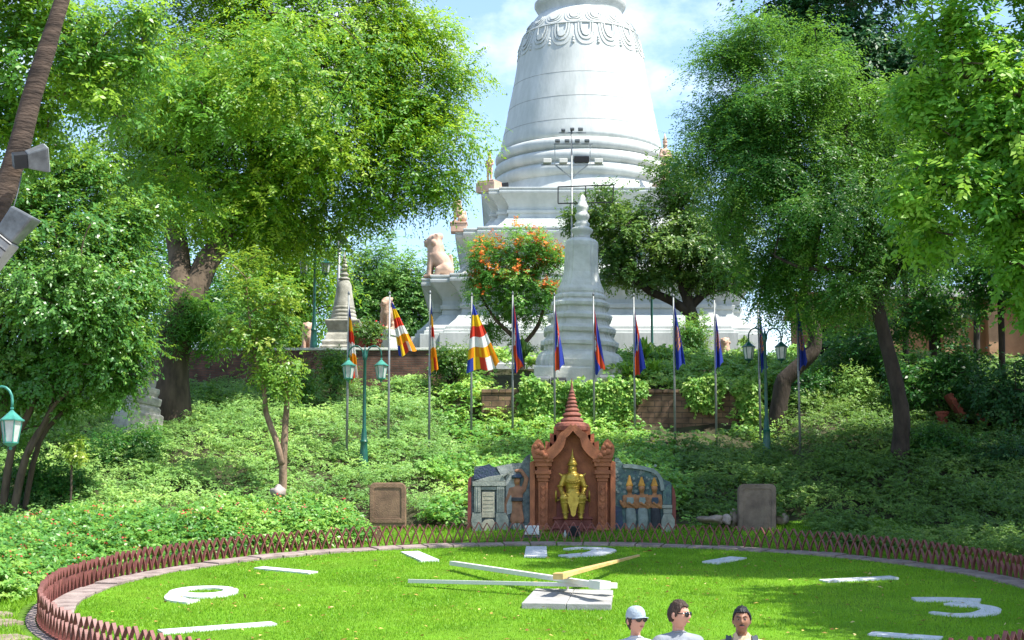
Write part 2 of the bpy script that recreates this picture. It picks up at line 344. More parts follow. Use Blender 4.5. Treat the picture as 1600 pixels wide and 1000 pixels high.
def quads_mesh(name, V, rnd, m, parent=None, per=4):
    """V: (N*per, 3) vertices, one face per group; rnd: one value per face"""
    n = len(V) // per
    me = bpy.data.meshes.new(name)
    me.vertices.add(n * per); me.vertices.foreach_set('co', V.astype(np.float32).ravel())
    me.loops.add(n * per); me.loops.foreach_set('vertex_index', np.arange(n * per, dtype=np.int32))
    me.polygons.add(n); me.polygons.foreach_set('loop_start', np.arange(0, n * per, per, dtype=np.int32))
    me.polygons.foreach_set('loop_total', np.full(n, per, np.int32))
    a = me.attributes.new('rnd', 'FLOAT', 'FACE'); a.data.foreach_set('value', np.clip(rnd, 0, 1).astype(np.float32))
    me.update(calc_edges=True); me.materials.append(m)
    o = bpy.data.objects.new(name, me); COL.objects.link(o)
    if parent is not None: o.parent = parent
    return o
def nrm(a): return a / np.maximum(np.linalg.norm(a, axis=-1, keepdims=True), 1e-9)
def leaf_quads(pos, d, up, L, Wd):
    side = nrm(np.cross(d, up)); L = L[:, None]; Wd = Wd[:, None]
    nn = nrm(np.cross(side, d))
    V = np.empty((len(pos), 4, 3))
    V[:, 0] = pos; V[:, 2] = pos + d * L - nn * L * 0.08
    V[:, 1] = pos + d * L * 0.45 + side * Wd * 0.5 + nn * Wd * 0.12; V[:, 3] = pos + d * L * 0.45 - side * Wd * 0.5 + nn * Wd * 0.12
    return V.reshape(-1, 3)
def spray_leaves(rng, C, R, nper, k, slen, leaf, wid, droop=0.35, shell=0.45, pinnate=True, upflat=0.55, rbase=None, face=None, ctr=None, flatten=1.0, lsc=None):
    """C (m,3) clump centres, R (m,3) radii; nper sprays per clump of k leaves each"""
    m = len(C); ci = np.repeat(np.arange(m), nper); S = len(ci)
    d = nrm(rng.normal(size=(S, 3))); u = rng.random(S)[:, None] ** shell
    st = C[ci] + d * R[ci] * u
    sd = d * 0.9 + rng.normal(size=(S, 3)) * 0.5 + np.array([0, 0, -droop]); sd[:, 2] *= flatten; sd = nrm(sd)
    SL = slen * rng.uniform(0.6, 1.3, S)
    t = (np.arange(k) + 0.6) / k
    T = np.tile(t, S); si = np.repeat(np.arange(S), k)
    pos = st[si] + sd[si] * (SL[si] * T)[:, None]; pos[:, 2] -= droop * SL[si] * T * T * 0.6
    n = len(pos)
    side = nrm(np.cross(sd, nrm(np.array([0, 0, 1.0]) + rng.normal(size=(S, 3)) * 0.35)))[si]
    sg = np.where(np.tile(np.arange(k) % 2, S) == 0, 1.0, -1.0)[:, None]
    ld = nrm(sd[si] * (0.45 if pinnate else 0.8) + side * sg * 0.9 + rng.normal(size=(n, 3)) * (0.18 if pinnate else 0.5) + np.array([0, 0, -0.2]))
    if face is not None: N0 = np.tile(np.array(face, float), (n, 1))
    else:
        if ctr is None: ctr = C.mean(axis=0)
        N0 = nrm(C - ctr)[ci][si] * 0.45 + d[si] * 0.35 + np.array([0.08, -0.12, 0.55 + 0.3 * upflat])
    up = nrm(nrm(N0) + rng.normal(size=(n, 3)) * 0.38)
    ld = nrm(ld - up * (ld * up).sum(1)[:, None] * 0.75)
    L = leaf * rng.uniform(0.7, 1.25, n); Wd = wid * rng.uniform(0.75, 1.25, n)
    if lsc is not None: L = L * lsc[ci][si]; Wd = Wd * lsc[ci][si]
    rb = rng.random(m) if rbase is None else rbase
    rnd = 0.62 * rb[ci][si] + 0.25 * rng.random(S)[si] + 0.13 * rng.random(n)
    rnd = np.clip((rnd - 0.5) * 1.45 + 0.42, 0, 1)
    return leaf_quads(pos, ld, up, L, Wd), rnd
def clumps_in(rng, ells, dens, cr, flat=0.7):
    """ells: (centre, (rx, ry, rz)); fills them with small clumps"""
    C = []; R = []
    for c, r in ells:
        vol = r[0] * r[1] * r[2]; m = max(4, int(dens * (r[0] * r[1] * r[2]) ** (2 / 3) ))
        d = nrm(rng.normal(size=(m, 3))); u = rng.random(m)[:, None] ** 0.5
        p = np.array(c) + d * np.array(r) * u * 0.92
        C.append(p); s = cr * rng.uniform(0.65, 1.35, m)
        R.append(np.stack([s, s, s * flat], 1))
    return np.concatenate(C), np.concatenate(R)
def limbs(mb, rng, nodes, targets, r0=0.12, rmin=0.02, n=6, sag=0.12):
    """nodes: list of (pos, radius) that can carry branches; each target gets a curved limb from the nearest node"""
    P = [np.array(p, float) for p, r in nodes]; Rr = [r for p, r in nodes]
    ctr = P[-1]
    order = sorted(range(len(targets)), key=lambda i: np.linalg.norm(targets[i] - ctr))
    for i in order:
        t = targets[i]; A = np.array(P); dist = np.linalg.norm(A - t, axis=1) + np.maximum(0, A[:, 2] - t[2]) * 0.8
        j = int(dist.argmin()); a = P[j]; L = np.linalg.norm(t - a)
        if L < 0.25: continue
        mid = (a + t) / 2 + rng.normal(size=3) * L * 0.10 + np.array([0, 0, L * sag])
        ra = min(Rr[j] * 0.8, max(rmin * 1.6, r0 * min(1, L / 3)))
        pts = [a * (1 - s) ** 2 + mid * 2 * s * (1 - s) + t * s * s for s in np.linspace(0, 1, 6)]
        rr = [ra + (rmin - ra) * s for s in np.linspace(0, 1, 6)]
        mb.tube([Vector(q) for q in pts], rr, n)
        for q, r_ in list(zip(pts, rr))[2:]: P.append(q); Rr.append(r_)

def E3(px, py, Y, rx, rz, ry=None):
    """a crown lobe seen at (px, py): half sizes in photo pixels, depth half size in metres"""
    s = Y / FPX; c = W(px, py, Y)
    return (np.array(c), (rx * s, ry if ry is not None else (rx + rz) * 0.5 * s * 0.9, rz * s))
def tree(name, label, ells, trunks, leafm, barkm, seed, dens=16, cr=0.9, nper=34, k=14, slen=0.7, leaf=0.15, wid=0.055, droop=0.35, pinnate=True,
         r0=0.16, flat=0.7, group=None, cat='tree', skip_trunk_nodes=1, shell=0.5, upflat=0.55, limb_frac=1.0, gap=None):
    rng = np.random.default_rng(seed)
    base = Vector(trunks[0][0][0])
    root = empty(name, base, label, cat, group)
    mb = MB(); nodes = []
    for pts, rad in trunks:
        pts = [Vector(p) for p in pts]
        # smooth the path
        pp = []; rr = []
        for i in range(len(pts) - 1):
            p0 = pts[max(i - 1, 0)]; p1 = pts[i]; p2 = pts[i + 1]; p3 = pts[min(i + 2, len(pts) - 1)]
            for s in (0, .25, .5, .75):
                q = 0.5 * ((2 * p1) + (p2 - p0) * s + (2 * p0 - 5 * p1 + 4 * p2 - p3) * s * s + (3 * p1 - p0 - 3 * p2 + p3) * s ** 3)
                r_ = rad[i] + (rad[i + 1] - rad[i]) * s
                pp.append(q + Vector(rng.normal(size=3) * r_ * 0.06)); rr.append(r_ * rng.uniform(0.95, 1.06))
        pp.append(pts[-1]); rr.append(rad[-1])
        mb.tube([q - base for q in pp], rr, 12)
        for q, r_ in list(zip(pp, rr))[int(len(pp) * 0.45):]: nodes.append((np.array(q), r_))
    C, R = clumps_in(rng, ells, dens, cr, flat)
    sel = C[rng.random(len(C)) < limb_frac]
    lm = MB(); limbs(lm, rng, nodes, list(sel), r0)
    lm.v = [tuple(Vector(v) - base) for v in lm.v]
    b0 = len(mb.v); mb.v += lm.v; mb.f += [tuple(b0 + i for i in f) for f in lm.f]; mb.mi += lm.mi
    mb.build('trunk', barkm, root, smooth=True, fix=False)
    V, rn = spray_leaves(rng, C, R, nper, k, slen, leaf, wid, droop, shell, pinnate, upflat)
    quads_mesh('crown', V - np.array(base), rn, leafm, root)
    return root, C, R
def shrub(name, label, c, r, leafm, seed, leaf=0.09, wid=0.05, n=26, nper=16, k=8, cat='shrub', group=None, slen=0.3, droop=0.2, pinnate=False):
    """a bush whose foliage fills an ellipsoid c, r standing on the ground below it"""
    rng = np.random.default_rng(seed); g = Vector((c[0], c[1], gz(c[0], c[1])))
    root = empty(name, g, label, cat, group)
    d = nrm(rng.normal(size=(n, 3))); u = rng.random(n)[:, None] ** 0.4
    C = np.array(c) + d * np.array(r) * u * 0.85; s = (r[0] + r[2]) * 0.2 * rng.uniform(0.7, 1.3, n)
    mb = MB()
    for i in range(0, n, max(1, n // 9)):
        q = Vector(C[i]) - g; mb.tube([Vector((0, 0, -0.1)) + Vector(rng.normal(size=3) * .05), q * 0.5 + Vector((0, 0, .05)), q], [0.035, 0.025, 0.01], 5)
    mb.build('stem', M['bark_dark'], root, smooth=True, fix=False)
    V, rn = spray_leaves(rng, C, np.stack([s, s, s * .8], 1), nper, k, slen, leaf, wid, droop, 0.5, pinnate)
    quads_mesh('foliage', V - np.array(g), rn, leafm, root)
    return root

def eval_mesh(me, mods, matrix=None, skin=None):
    """apply modifiers (list of callables) to a mesh and return the result"""
    o = bpy.data.objects.new('temporary_shape', me); COL.objects.link(o)
    for f in mods: f(o)
    dg = bpy.context.evaluated_depsgraph_get(); dg.update()
    r = bpy.data.meshes.new_from_object(o.evaluated_get(dg)); bpy.data.objects.remove(o)
    return r
def capsule(a, ra, b, rb, n=14):
    """a closed, tapered limb segment with round ends; radii may be (x, y) pairs"""
    a = Vector(a); b = Vector(b); ra = ra if hasattr(ra, '__len__') else (ra, ra); rb = rb if hasattr(rb, '__len__') else (rb, rb)
    d = b - a; L = d.length; d = d / L if L > 1e-6 else Vector((0, 0, 1))
    X = Vector((1, 0, 0)) - d * d.x
    if X.length < .3: X = Vector((0, 0, 1)) - d * d.z
    X.normalize(); Yv = d.cross(X)
    rings = []
    for t in (-85, -60, -35, -10): q = math.radians(t); rings.append((a + d * math.sin(q) * min(ra), math.cos(q), ra))
    for t in (10, 35, 60, 85): q = math.radians(t); rings.append((b + d * math.sin(q) * min(rb), math.cos(q), rb))
    vs = [];
    for c, k, r in rings:
        for i in range(n): w = 2 * math.pi * i / n; vs.append(c + X * math.cos(w) * k * r[0] + Yv * math.sin(w) * k * r[1])
    N = len(rings); fs = [(i * n + k, i * n + (k + 1) % n, (i + 1) * n + (k + 1) % n, (i + 1) * n + k) for i in range(N - 1) for k in range(n)] + [tuple(reversed(range(n))), tuple((N - 1) * n + k for k in range(n))]
    return vs, fs
def skin_mesh(joints, chains, sub=2):
    """joints: name -> (pos, radius or (rx, ry)); chains: lists of joint names. Overlapping limb segments, fused later by voxel()"""
    mb = MB(); done = set()
    for ch in chains:
        for p, q in zip(ch[:-1], ch[1:]):
            if (p, q) in done: continue
            done.add((p, q)); mb.add(*capsule(*joints[p], *joints[q]))
    return mb.mesh()
def join_meshes(ms):
    v = []; f = []
    for me in ms:
        b = len(v); v += [tuple(q.co) for q in me.vertices]; f += [tuple(b + i for i in p.vertices) for p in me.polygons]
    r = bpy.data.meshes.new('joined'); r.from_pydata(v, [], f); return r
def voxel(ms, size, smooth=3):
    smooth = smooth * 3
    me = join_meshes(ms)
    def f(o):
        m = o.modifiers.new('remesh', 'REMESH'); m.mode = 'VOXEL'; m.voxel_size = size
        if smooth:
            s = o.modifiers.new('smooth', 'SMOOTH'); s.factor = 0.5; s.iterations = smooth
    return eval_mesh(me, [f])
def ellipsoid(c, r, nu=16, nv=10, rot=None):
    mb = MB(); vs = []; c = Vector(c)
    prof = [(math.sin(math.pi * i / nv), -math.cos(math.pi * i / nv)) for i in range(nv + 1)]
    prof[0] = (0.02, -1); prof[-1] = (0.02, 1)
    mb.lathe(prof, (0, 0, 0), nu)
    m = rot.to_matrix() if rot is not None else Matrix.Identity(3)
    mb.v = [tuple(c + m @ Vector((v[0] * r[0], v[1] * r[1], v[2] * r[2]))) for v in mb.v]
    return mb.mesh()
# ------------------------------------------------------------------ ground, lawn, kerb, path
def ring_r(x, y): return np.hypot(x - CX, (y - CY))
xs = np.unique(np.concatenate([np.linspace(-26, 26, 131), np.linspace(-70, 70, 41), np.array([-1500, -800, -400, -200, -120, 120, 200, 400, 800, 1500.])]))
ys = np.unique(np.concatenate([np.linspace(20, 72, 157), np.array([62.75, 62.85, 62.95, 66.1, 66.25, 66.35]), np.linspace(-30, 20, 12), np.linspace(72, 150, 30), np.array([-1500, -600, -200, -80, 200, 300, 600, 1200, 2000.])]))
GX, GY = np.meshgrid(xs, ys)
GZ = terr(GX, GY)
GZ = GZ * (1 - sstep(120, 165, GY)) * (1 - sstep(45, 95, np.abs(GX)))
inside = ring_r(GX, GY) < 10.2
GZ = np.where(inside, GZ - 0.12, GZ)
bump = (fbm(GX * 0.9, GY * 0.9, 3) - 0.5) * 0.25 * sstep(46, 52, GY) * (1 - sstep(66, 70, GY))
GZ = GZ + np.where(inside, 0, bump)
me = bpy.data.meshes.new('ground')
nx, ny = len(xs), len(ys)
V = np.stack([GX, GY, GZ], -1).reshape(-1, 3)
ii = (np.arange(ny - 1)[:, None] * nx + np.arange(nx - 1)[None, :]).ravel()
me.from_pydata(V.tolist(), [], np.stack([ii, ii + 1, ii + nx + 1, ii + nx], 1).tolist())
for m_ in (M['soil'], M['paving'], M['rough_grass']): me.materials.append(m_)
cxs = V[ii].mean(axis=0); fc = (V[ii] + V[ii + nx + 1]) / 2
rr_ = ring_r(fc[:, 0], fc[:, 1])
mi = np.where(fc[:, 1] < 27.5, 1, 0); mi = np.where((rr_ < 15) & (fc[:, 1] >= 27.5) & (fc[:, 1] < 51), 2, mi)
me.polygons.foreach_set('material_index', mi.astype(np.int32)); me.polygons.foreach_set('use_smooth', np.ones(len(me.polygons), bool))
o = bpy.data.objects.new('ground', me); COL.objects.link(o); tag(o, 'grassy slope rising from the paving up to the temple terrace', 'ground', kind='structure')

mb = MB(); N = 120; rings = [0.01] + list(np.linspace(0.5, 9.88, 20)); vs = []
for r in rings:
    for k in range(N):
        t = 2 * math.pi * k / N; x = CX + r * math.cos(t); y = CY + r * math.sin(t)
        vs.append((x, y, zc(y) + 0.03 + 0.03 * (float(vnoise(np.array(x * .8), np.array(y * .8), 5)) - .5)))
mb.add(vs, [(i * N + k, i * N + (k + 1) % N, (i + 1) * N + (k + 1) % N, (i + 1) * N + k) for i in range(len(rings) - 1) for k in range(N)])
o = mb.build('lawn', M['lawn'], smooth=True); tag(o, 'sloping round lawn that forms the clock face', 'lawn', kind='structure')

rng = np.random.default_rng(3)
mb = MB(); n = 92
for i in range(n):
    a0 = 2 * math.pi * (i + 0.02) / n; a1 = 2 * math.pi * (i + 0.97) / n; lift = rng.uniform(-0.015, 0.02); r_in = 9.86 + rng.uniform(-.03, .03)
    ring = []
    for z in (-0.2, 0.085 + lift):
        for (r, a) in ((r_in, a0), (10.40, a0), (10.40, (a0 + a1) / 2), (10.40, a1), (r_in, a1), (r_in, (a0 + a1) / 2)):
            x = CX + r * math.cos(a); y = CY + r * math.sin(a); ring.append((x, y, zc(y) + z))
    mb.add(ring, [(5, 4, 3, 2, 1, 0), (6, 7, 8, 9, 10, 11)] + [(k, (k + 1) % 6, 6 + (k + 1) % 6, 6 + k) for k in range(6)])
n = 110
for i in range(n):
    a0 = 2 * math.pi * (i + 0.02) / n; a1 = 2 * math.pi * (i + 0.97) / n; lift = rng.uniform(-0.02, 0.02)
    ring = []
    for z in (-0.5, 0.02 + lift):
        for (r, a) in ((10.56, a0), (10.74, a0), (10.74, a1), (10.56, a1)):
            x = CX + r * math.cos(a); y = CY + r * math.sin(a); ring.append((x, y, zc(y) + z))
    mb.add(ring, [(3, 2, 1, 0), (4, 5, 6, 7)] + [(k, (k + 1) % 4, 4 + (k + 1) % 4, 4 + k) for k in range(4)])
o = mb.build('kerb', M['kerb'], bevel=0.012); tag(o, 'double ring of pale kerb blocks round the lawn', 'kerb', kind='structure')

mb = MB()
for i in range(70):
    a = rng.uniform(0, 1); b = rng.uniform(0, 1)
    x = -8.6 - 3.6 * a; y = 30.5 + 6.0 * b
    if ring_r(x, y) < 11.2: continue
    k = rng.integers(5, 8); r = rng.uniform(0.28, 0.55); z = gz(x, y)
    poly = [(x + r * rng.uniform(.8, 1.1) * math.cos(t), y + .8 * r * rng.uniform(.8, 1.1) * math.sin(t)) for t in np.linspace(0, 2 * math.pi, k, endpoint=False)]
    dz = rng.uniform(0.03, 0.075)
    mb.prism(poly, lambda p, q: (p, q, gz(p, q) - 0.1), lambda p, q, dz=dz: (p, q, gz(p, q) + dz))
o = mb.build('path', M['flag_stone'], bevel=0.012); tag(o, 'crazy paving of flat stones left of the fence', 'path', kind='structure')

# grass and fallen leaves
rng = np.random.default_rng(11)
def disc_pts(n, r0, r1):
    r = np.sqrt(rng.uniform(r0 * r0, r1 * r1, n)); t = rng.uniform(0, 2 * math.pi, n); return CX + r * np.cos(t), CY + r * np.sin(t)
def blades(name, x, y, z, h, w, m, label):
    n = len(x); d = nrm(np.stack([rng.normal(size=n) * .45, rng.normal(size=n) * .45, np.ones(n)], 1))
    sd = nrm(np.stack([rng.normal(size=n), rng.normal(size=n), np.zeros(n)], 1))
    b = np.stack([x, y, z], 1); h = h * rng.uniform(.6, 1.4, n)[:, None]; w = w * rng.uniform(.7, 1.3, n)[:, None]
    V = np.stack([b - sd * w * .5, b + sd * w * .5, b + d * h], 1).reshape(-1, 3)
    rn = 0.75 * fbm(x * .9, y * .9, 9) + .3 * vnoise(x * .28, y * .28, 14) + 0.4 * rng.random(n) - 0.2
    o = quads_mesh(name, V, rn, m, None, 3); tag(o, label, 'grass', kind='stuff')
gx, gy = disc_pts(230000, 0, 9.93); keep = gy > 26.5
gx, gy = gx[keep], gy[keep]
blades('lawn_grass', gx, gy, zc(gy) + 0.02, 0.055, 0.022, M['grass'], 'short bright green grass of the clock lawn')
gx, gy = disc_pts(60000, 10.9, 14.0); keep = (gy > 30) & (gy < 50.8); gx, gy = gx[keep], gy[keep]
blades('verge_grass', gx, gy, terr(gx, gy), 0.13, 0.03, M['grass'], 'longer grass outside the fence')
n = 650; gx, gy = disc_pts(n, 0, 9.8); d = nrm(np.stack([rng.normal(size=n), rng.normal(size=n), rng.normal(size=n) * .15], 1))
V = leaf_quads(np.stack([gx, gy, zc(gy) + 0.085], 1), d, nrm(np.array([0, 0, 1.]) + rng.normal(size=(n, 3)) * .35), rng.uniform(.07, .15, n), rng.uniform(.035, .07, n))
o = quads_mesh('fallen_leaves', V, rng.random(n), M['fallen']); tag(o, 'dry yellow and brown leaves scattered on the lawn', 'leaves', kind='stuff')

# ------------------------------------------------------------------ fence round the lawn
fence = empty('fence', (CX, CY, EYE), 'low maroon fence of interlaced pointed hoops ringing the clock lawn', 'fence')
mb = MB(); NB = 292; RF = 10.49; st = 2 * math.pi / NB; HF = 0.56
jit = np.random.default_rng(77).normal(size=(NB + 2, 3))
def bar_strip(i, sgn):
    vs = []; pr = 7; tipk = (i + sgn) % NB; jr = .007 * jit[tipk, 0]; jh = .014 * jit[tipk, 1]; ja = .05 * jit[tipk, 2] * st
    for j in range(pr):
        t = j / (pr - 1); a = st * (i + sgn * t ** 1.55); hw = 0.011 / RF
        if t == 1: a = st * (i + sgn)
        a += ja * t; hw = hw
        for (r, da) in ((RF - .036, -hw), (RF + .036, -hw), (RF + .036, hw), (RF - .036, hw)):
            x = (r + jr * t + sgn * 0.004) * math.cos(a + da); y = (r + jr * t + sgn * 0.004) * math.sin(a + da)
            vs.append((x, y, TILT * y + 0.03 + (HF + jh) * t))
    fs = [(0, 1, 2, 3), tuple(4 * (pr - 1) + k for k in (3, 2, 1, 0))]
    fs += [(4 * j + k, 4 * j + (k + 1) % 4, 4 * j + 4 + (k + 1) % 4, 4 * j + 4 + k) for j in range(pr - 1) for k in range(4)]
    mb.add(vs, fs)
for i in range(NB):
    yb = RF * math.sin(st * i)
    if CY + yb < 27.0: continue
    bar_strip(i, 1); bar_strip(i, -1)
mb.build('hoop_lattice', M['fence'], fence)
mb = MB(); K = 240; vs = []
for k in range(K):
    a = 2 * math.pi * k / K
    for r, z in ((RF - .045, -.02), (RF + .045, -.02), (RF + .045, .045), (RF - .045, .045)):
        y = r * math.sin(a); vs.append((r * math.cos(a), y, TILT * y + z))
mb.add(vs, [(4 * k + j, 4 * k + (j + 1) % 4, (4 * k + 4) % (4 * K) + (j + 1) % 4, (4 * k + 4) % (4 * K) + j) for k in range(K) for j in range(4)])
mb.build('base_rail', M['fence'], fence)

# ------------------------------------------------------------------ clock: plinth, spindle, hands, numerals
pl0 = Cp(887, 934); pl0.z = zc(pl0.y)
clk = empty('garden_clock', pl0, 'white clock hands on a spindle over a split concrete slab in the lawn', 'clock')
q = [Cp(815, 949, .06), Cp(955, 951, .06), Cp(958, 922, .3), Cp(836, 919, .3)]
def half(a, b, c, d):
    mb = MB(); top = [Vector(a), Vector(b), Vector(c), Vector(d)]; top[0].z = zc(top[0].y) + .15; top[1].z = zc(top[1].y) + .15; top[2].z = zc(top[2].y) + .15; top[3].z = zc(top[3].y) + .15
    bot = [Vector((v.x, v.y, zc(v.y) - .1)) for v in top]
    mb.add([v - pl0 for v in bot + top], ((3, 2, 1, 0), (4, 5, 6, 7), (0, 1, 5, 4), (1, 2, 6, 5), (2, 3, 7, 6), (3, 0, 4, 7)))
    return mb.build('slab', M['concrete'], clk, bevel=0.012)
A, B, C_, D_ = Cp(815, 942, .15), Cp(955, 944, .15), Cp(958, 922, .15), Cp(837, 919, .15)
half(A, A.lerp(B, .495), D_.lerp(C_, .495), D_); half(A.lerp(B, .502), B, C_, D_.lerp(C_, .502))
mb = MB(); mb.lathe([(.09, .14), (.09, .17), (.02, .175), (.035, .24), (.085, .28), (.085, .36), (.055, .38), (.055, .50), (.07, .51), (.07, .54)], (0, 0, 0), 20)
mb.build('spindle', M['clock_white'], clk, smooth=False)
def hand(name, a, b, w, h, m, w2=None, taper=None):
    mb = MB(); mb.bar(a - pl0, b - pl0, w, h, w2=w2, h2=taper); return mb.build(name, m, clk, bevel=0.008)
a, b = Cp(640, 908, .14), Cp(957, 915, .36)
hand('minute_hand', a, b, .15, .085, M['clock_white'])
mb = MB(); d = (b - a).normalized(); mb.bar(b - d * .22 - pl0, b + d * .04 - pl0, .30, .12); mb.build('counterweight', M['clock_white'], clk, bevel=.01)
a, b = Cp(707, 880, .2), Cp(945, 915, .47)
hand('hour_hand', a, b, .16, .10, M['clock_white'])
mb = MB(); d = (b - a).normalized(); mb.bar(b - d * .42 - pl0, b + d * .02 - pl0, .26, .17); mb.build('counterweight', M['clock_white'], clk, bevel=.01)
a, b = Cp(878, 899, .56), Cp(998, 868, .2)
hand('second_hand', a, b, .20, .09, M['yellow'], .07, .05)
mb = MB(); d = (b - a).normalized(); mb.bar(a - d * .30 - pl0, a + d * .05 - pl0, .22, .13); mb.build('counterweight', M['yellow'], clk, bevel=.01)

def slab_strip(mb, pts, ws, h=0.075):
    """a flat band along pts (x, y on the lawn), ws wide, standing h proud of it"""
    n = len(pts); L = []; R = []
    for i in range(n):
        p = np.array(pts[i]); a = np.array(pts[max(i - 1, 0)]); b = np.array(pts[min(i + 1, n - 1)]); d = (b - a) / np.linalg.norm(b - a); s = np.array([-d[1], d[0]])
        L.append(p + s * ws[i] / 2); R.append(p - s * ws[i] / 2)
    vs = []
    for z in (-.06, h):
        for q in L + R: vs.append((q[0], q[1], zc(q[1]) + z))
    fs = []
    for i in range(n - 1):
        fs += [(2 * n + i, 2 * n + i + 1, 3 * n + i + 1, 3 * n + i), (i, n + i, n + i + 1, i + 1), (i, i + 1, 2 * n + i + 1, 2 * n + i), (n + i, 3 * n + i, 3 * n + i + 1, n + i + 1)]
    fs += [(0, 2 * n, 3 * n, n), (n - 1, 2 * n - 1, 4 * n - 1, 3 * n - 1)]
    mb.add(vs, fs)
def lawn_obj(name, mb, label, cat, group):
    v = np.array(mb.v); c = v.mean(axis=0); c[2] = zc(c[1]); mb.v = [tuple(q - c) for q in v]
    o = mb.build(name, M['mark']); o.location = c; return tag(o, label, cat, group)
def bar_mark(a, b, w, label):
    p, q_ = Cp(*a), Cp(*b); mb = MB(); slab_strip(mb, [(p.x, p.y), (q_.x, q_.y)], [w, w]); lawn_obj('hour_bar', mb, label, 'clock marking', 'white bars marking the hours')
bar_mark((640, 866), (672, 880), .46, 'short wide white bar on the lawn beyond the tip of the upper hand')
bar_mark((404, 891), (489, 899), .34, 'thin white bar on the lawn between the big 9 and the short wide bar')
bar_mark((250, 992), (428, 979), .34, 'long white bar at the lawn front below the big 9')
bar_mark((1110, 883), (1154, 875), .46, 'short white bar in the shade beyond the yellow hand, right of the big 2')
bar_mark((1286, 912), (1398, 906), .34, 'white bar in the shade between the big 3 and the short bar to its left')
bar_mark((1360, 995), (1470, 1003), .36, 'white bar below the big 3, cut by the bottom edge of the photo')
def P2(px, py): p = Cp(px, py); return (p.x, p.y)
def smooth_path(pts, k=6):
    pts = [np.array(p) for p in pts]; out = []
    for i in range(len(pts) - 1):
        p0 = pts[max(i - 1, 0)]; p1 = pts[i]; p2 = pts[i + 1]; p3 = pts[min(i + 2, len(pts) - 1)]
        for j in range(k):
            s = j / k; out.append(0.5 * ((2 * p1) + (p2 - p0) * s + (2 * p0 - 5 * p1 + 4 * p2 - p3) * s * s + (3 * p1 - p0 - 3 * p2 + p3) * s ** 3))
    out.append(pts[-1]); return out
mb = MB(); p, q_ = P2(838, 858), P2(837, 874); slab_strip(mb, [p, q_], [.52, .56]); lawn_obj('numeral', mb, 'square white block, the digit 1 of the twelve on the shaded lawn', 'clock numeral', 'white clock numerals set in the lawn')
mb = MB(); pts = smooth_path([P2(884, 862), P2(905, 860), P2(935, 861), P2(944, 864), P2(928, 869), P2(905, 871), P2(880, 873)]); n = len(pts)
slab_strip(mb, pts, list(np.interp(np.linspace(0, 1, n), [0, .25, .5, .7, 1], [.18, .3, .62, .55, .42]))); lawn_obj('numeral', mb, 'curved white digit 2 of the twelve on the shaded lawn', 'clock numeral', 'white clock numerals set in the lawn')
# nine: a thick ring with a tail
mb = MB(); c9 = Cp(318, 929); th = np.linspace(0, 2 * math.pi, 41); OUT = []; vs = []
for z in (-.06, .075):
    for t in th[:-1]:
        for ro, k in ((1.0, 0), (0.42, 1)):
            x = c9.x + (.72 if k == 0 else .40) * math.cos(t); y = c9.y + .12 * k + (.86 if k == 0 else .40) * math.sin(t); vs.append((x, y, zc(y) + z))
n = 40
fs = []
for i in range(n):
    j = (i + 1) % n
    fs += [(2 * n + 2 * i, 2 * n + 2 * j, 2 * n + 2 * j + 1, 2 * n + 2 * i + 1), (2 * i, 2 * i + 1, 2 * j + 1, 2 * j), (2 * i, 2 * j, 2 * n + 2 * j, 2 * n + 2 * i), (2 * i + 1, 2 * n + 2 * i + 1, 2 * n + 2 * j + 1, 2 * j + 1)]
mb.add(vs, fs)
pts = smooth_path([P2(268, 931), P2(269, 937), P2(280, 942), P2(302, 944.5)]); slab_strip(mb, pts, list(np.interp(np.linspace(0, 1, len(pts)), [0, .5, 1], [.12, .42, .40])), .071)
lawn_obj('numeral', mb, 'white digit 9 with a round hole on the sunny left lawn', 'clock numeral', 'white clock numerals set in the lawn')
mb = MB(); pts = smooth_path([P2(1428, 941), P2(1480, 941), P2(1532, 943)], 3); slab_strip(mb, pts, [.42] * len(pts))
pts = smooth_path([P2(1522, 946), P2(1500, 948), P2(1488, 950)], 3); slab_strip(mb, pts, [.4] * len(pts), .071)
pts = smooth_path([P2(1486, 949), P2(1530, 951), P2(1549, 957), P2(1530, 964), P2(1490, 965), P2(1455, 961)]); n = len(pts); slab_strip(mb, pts, list(np.interp(np.linspace(0, 1, n), [0, .5, 1], [.26, .42, .16])), .068)
lawn_obj('numeral', mb, 'white flat-topped digit 3 on the shaded right lawn', 'clock numeral', 'white clock numerals set in the lawn')

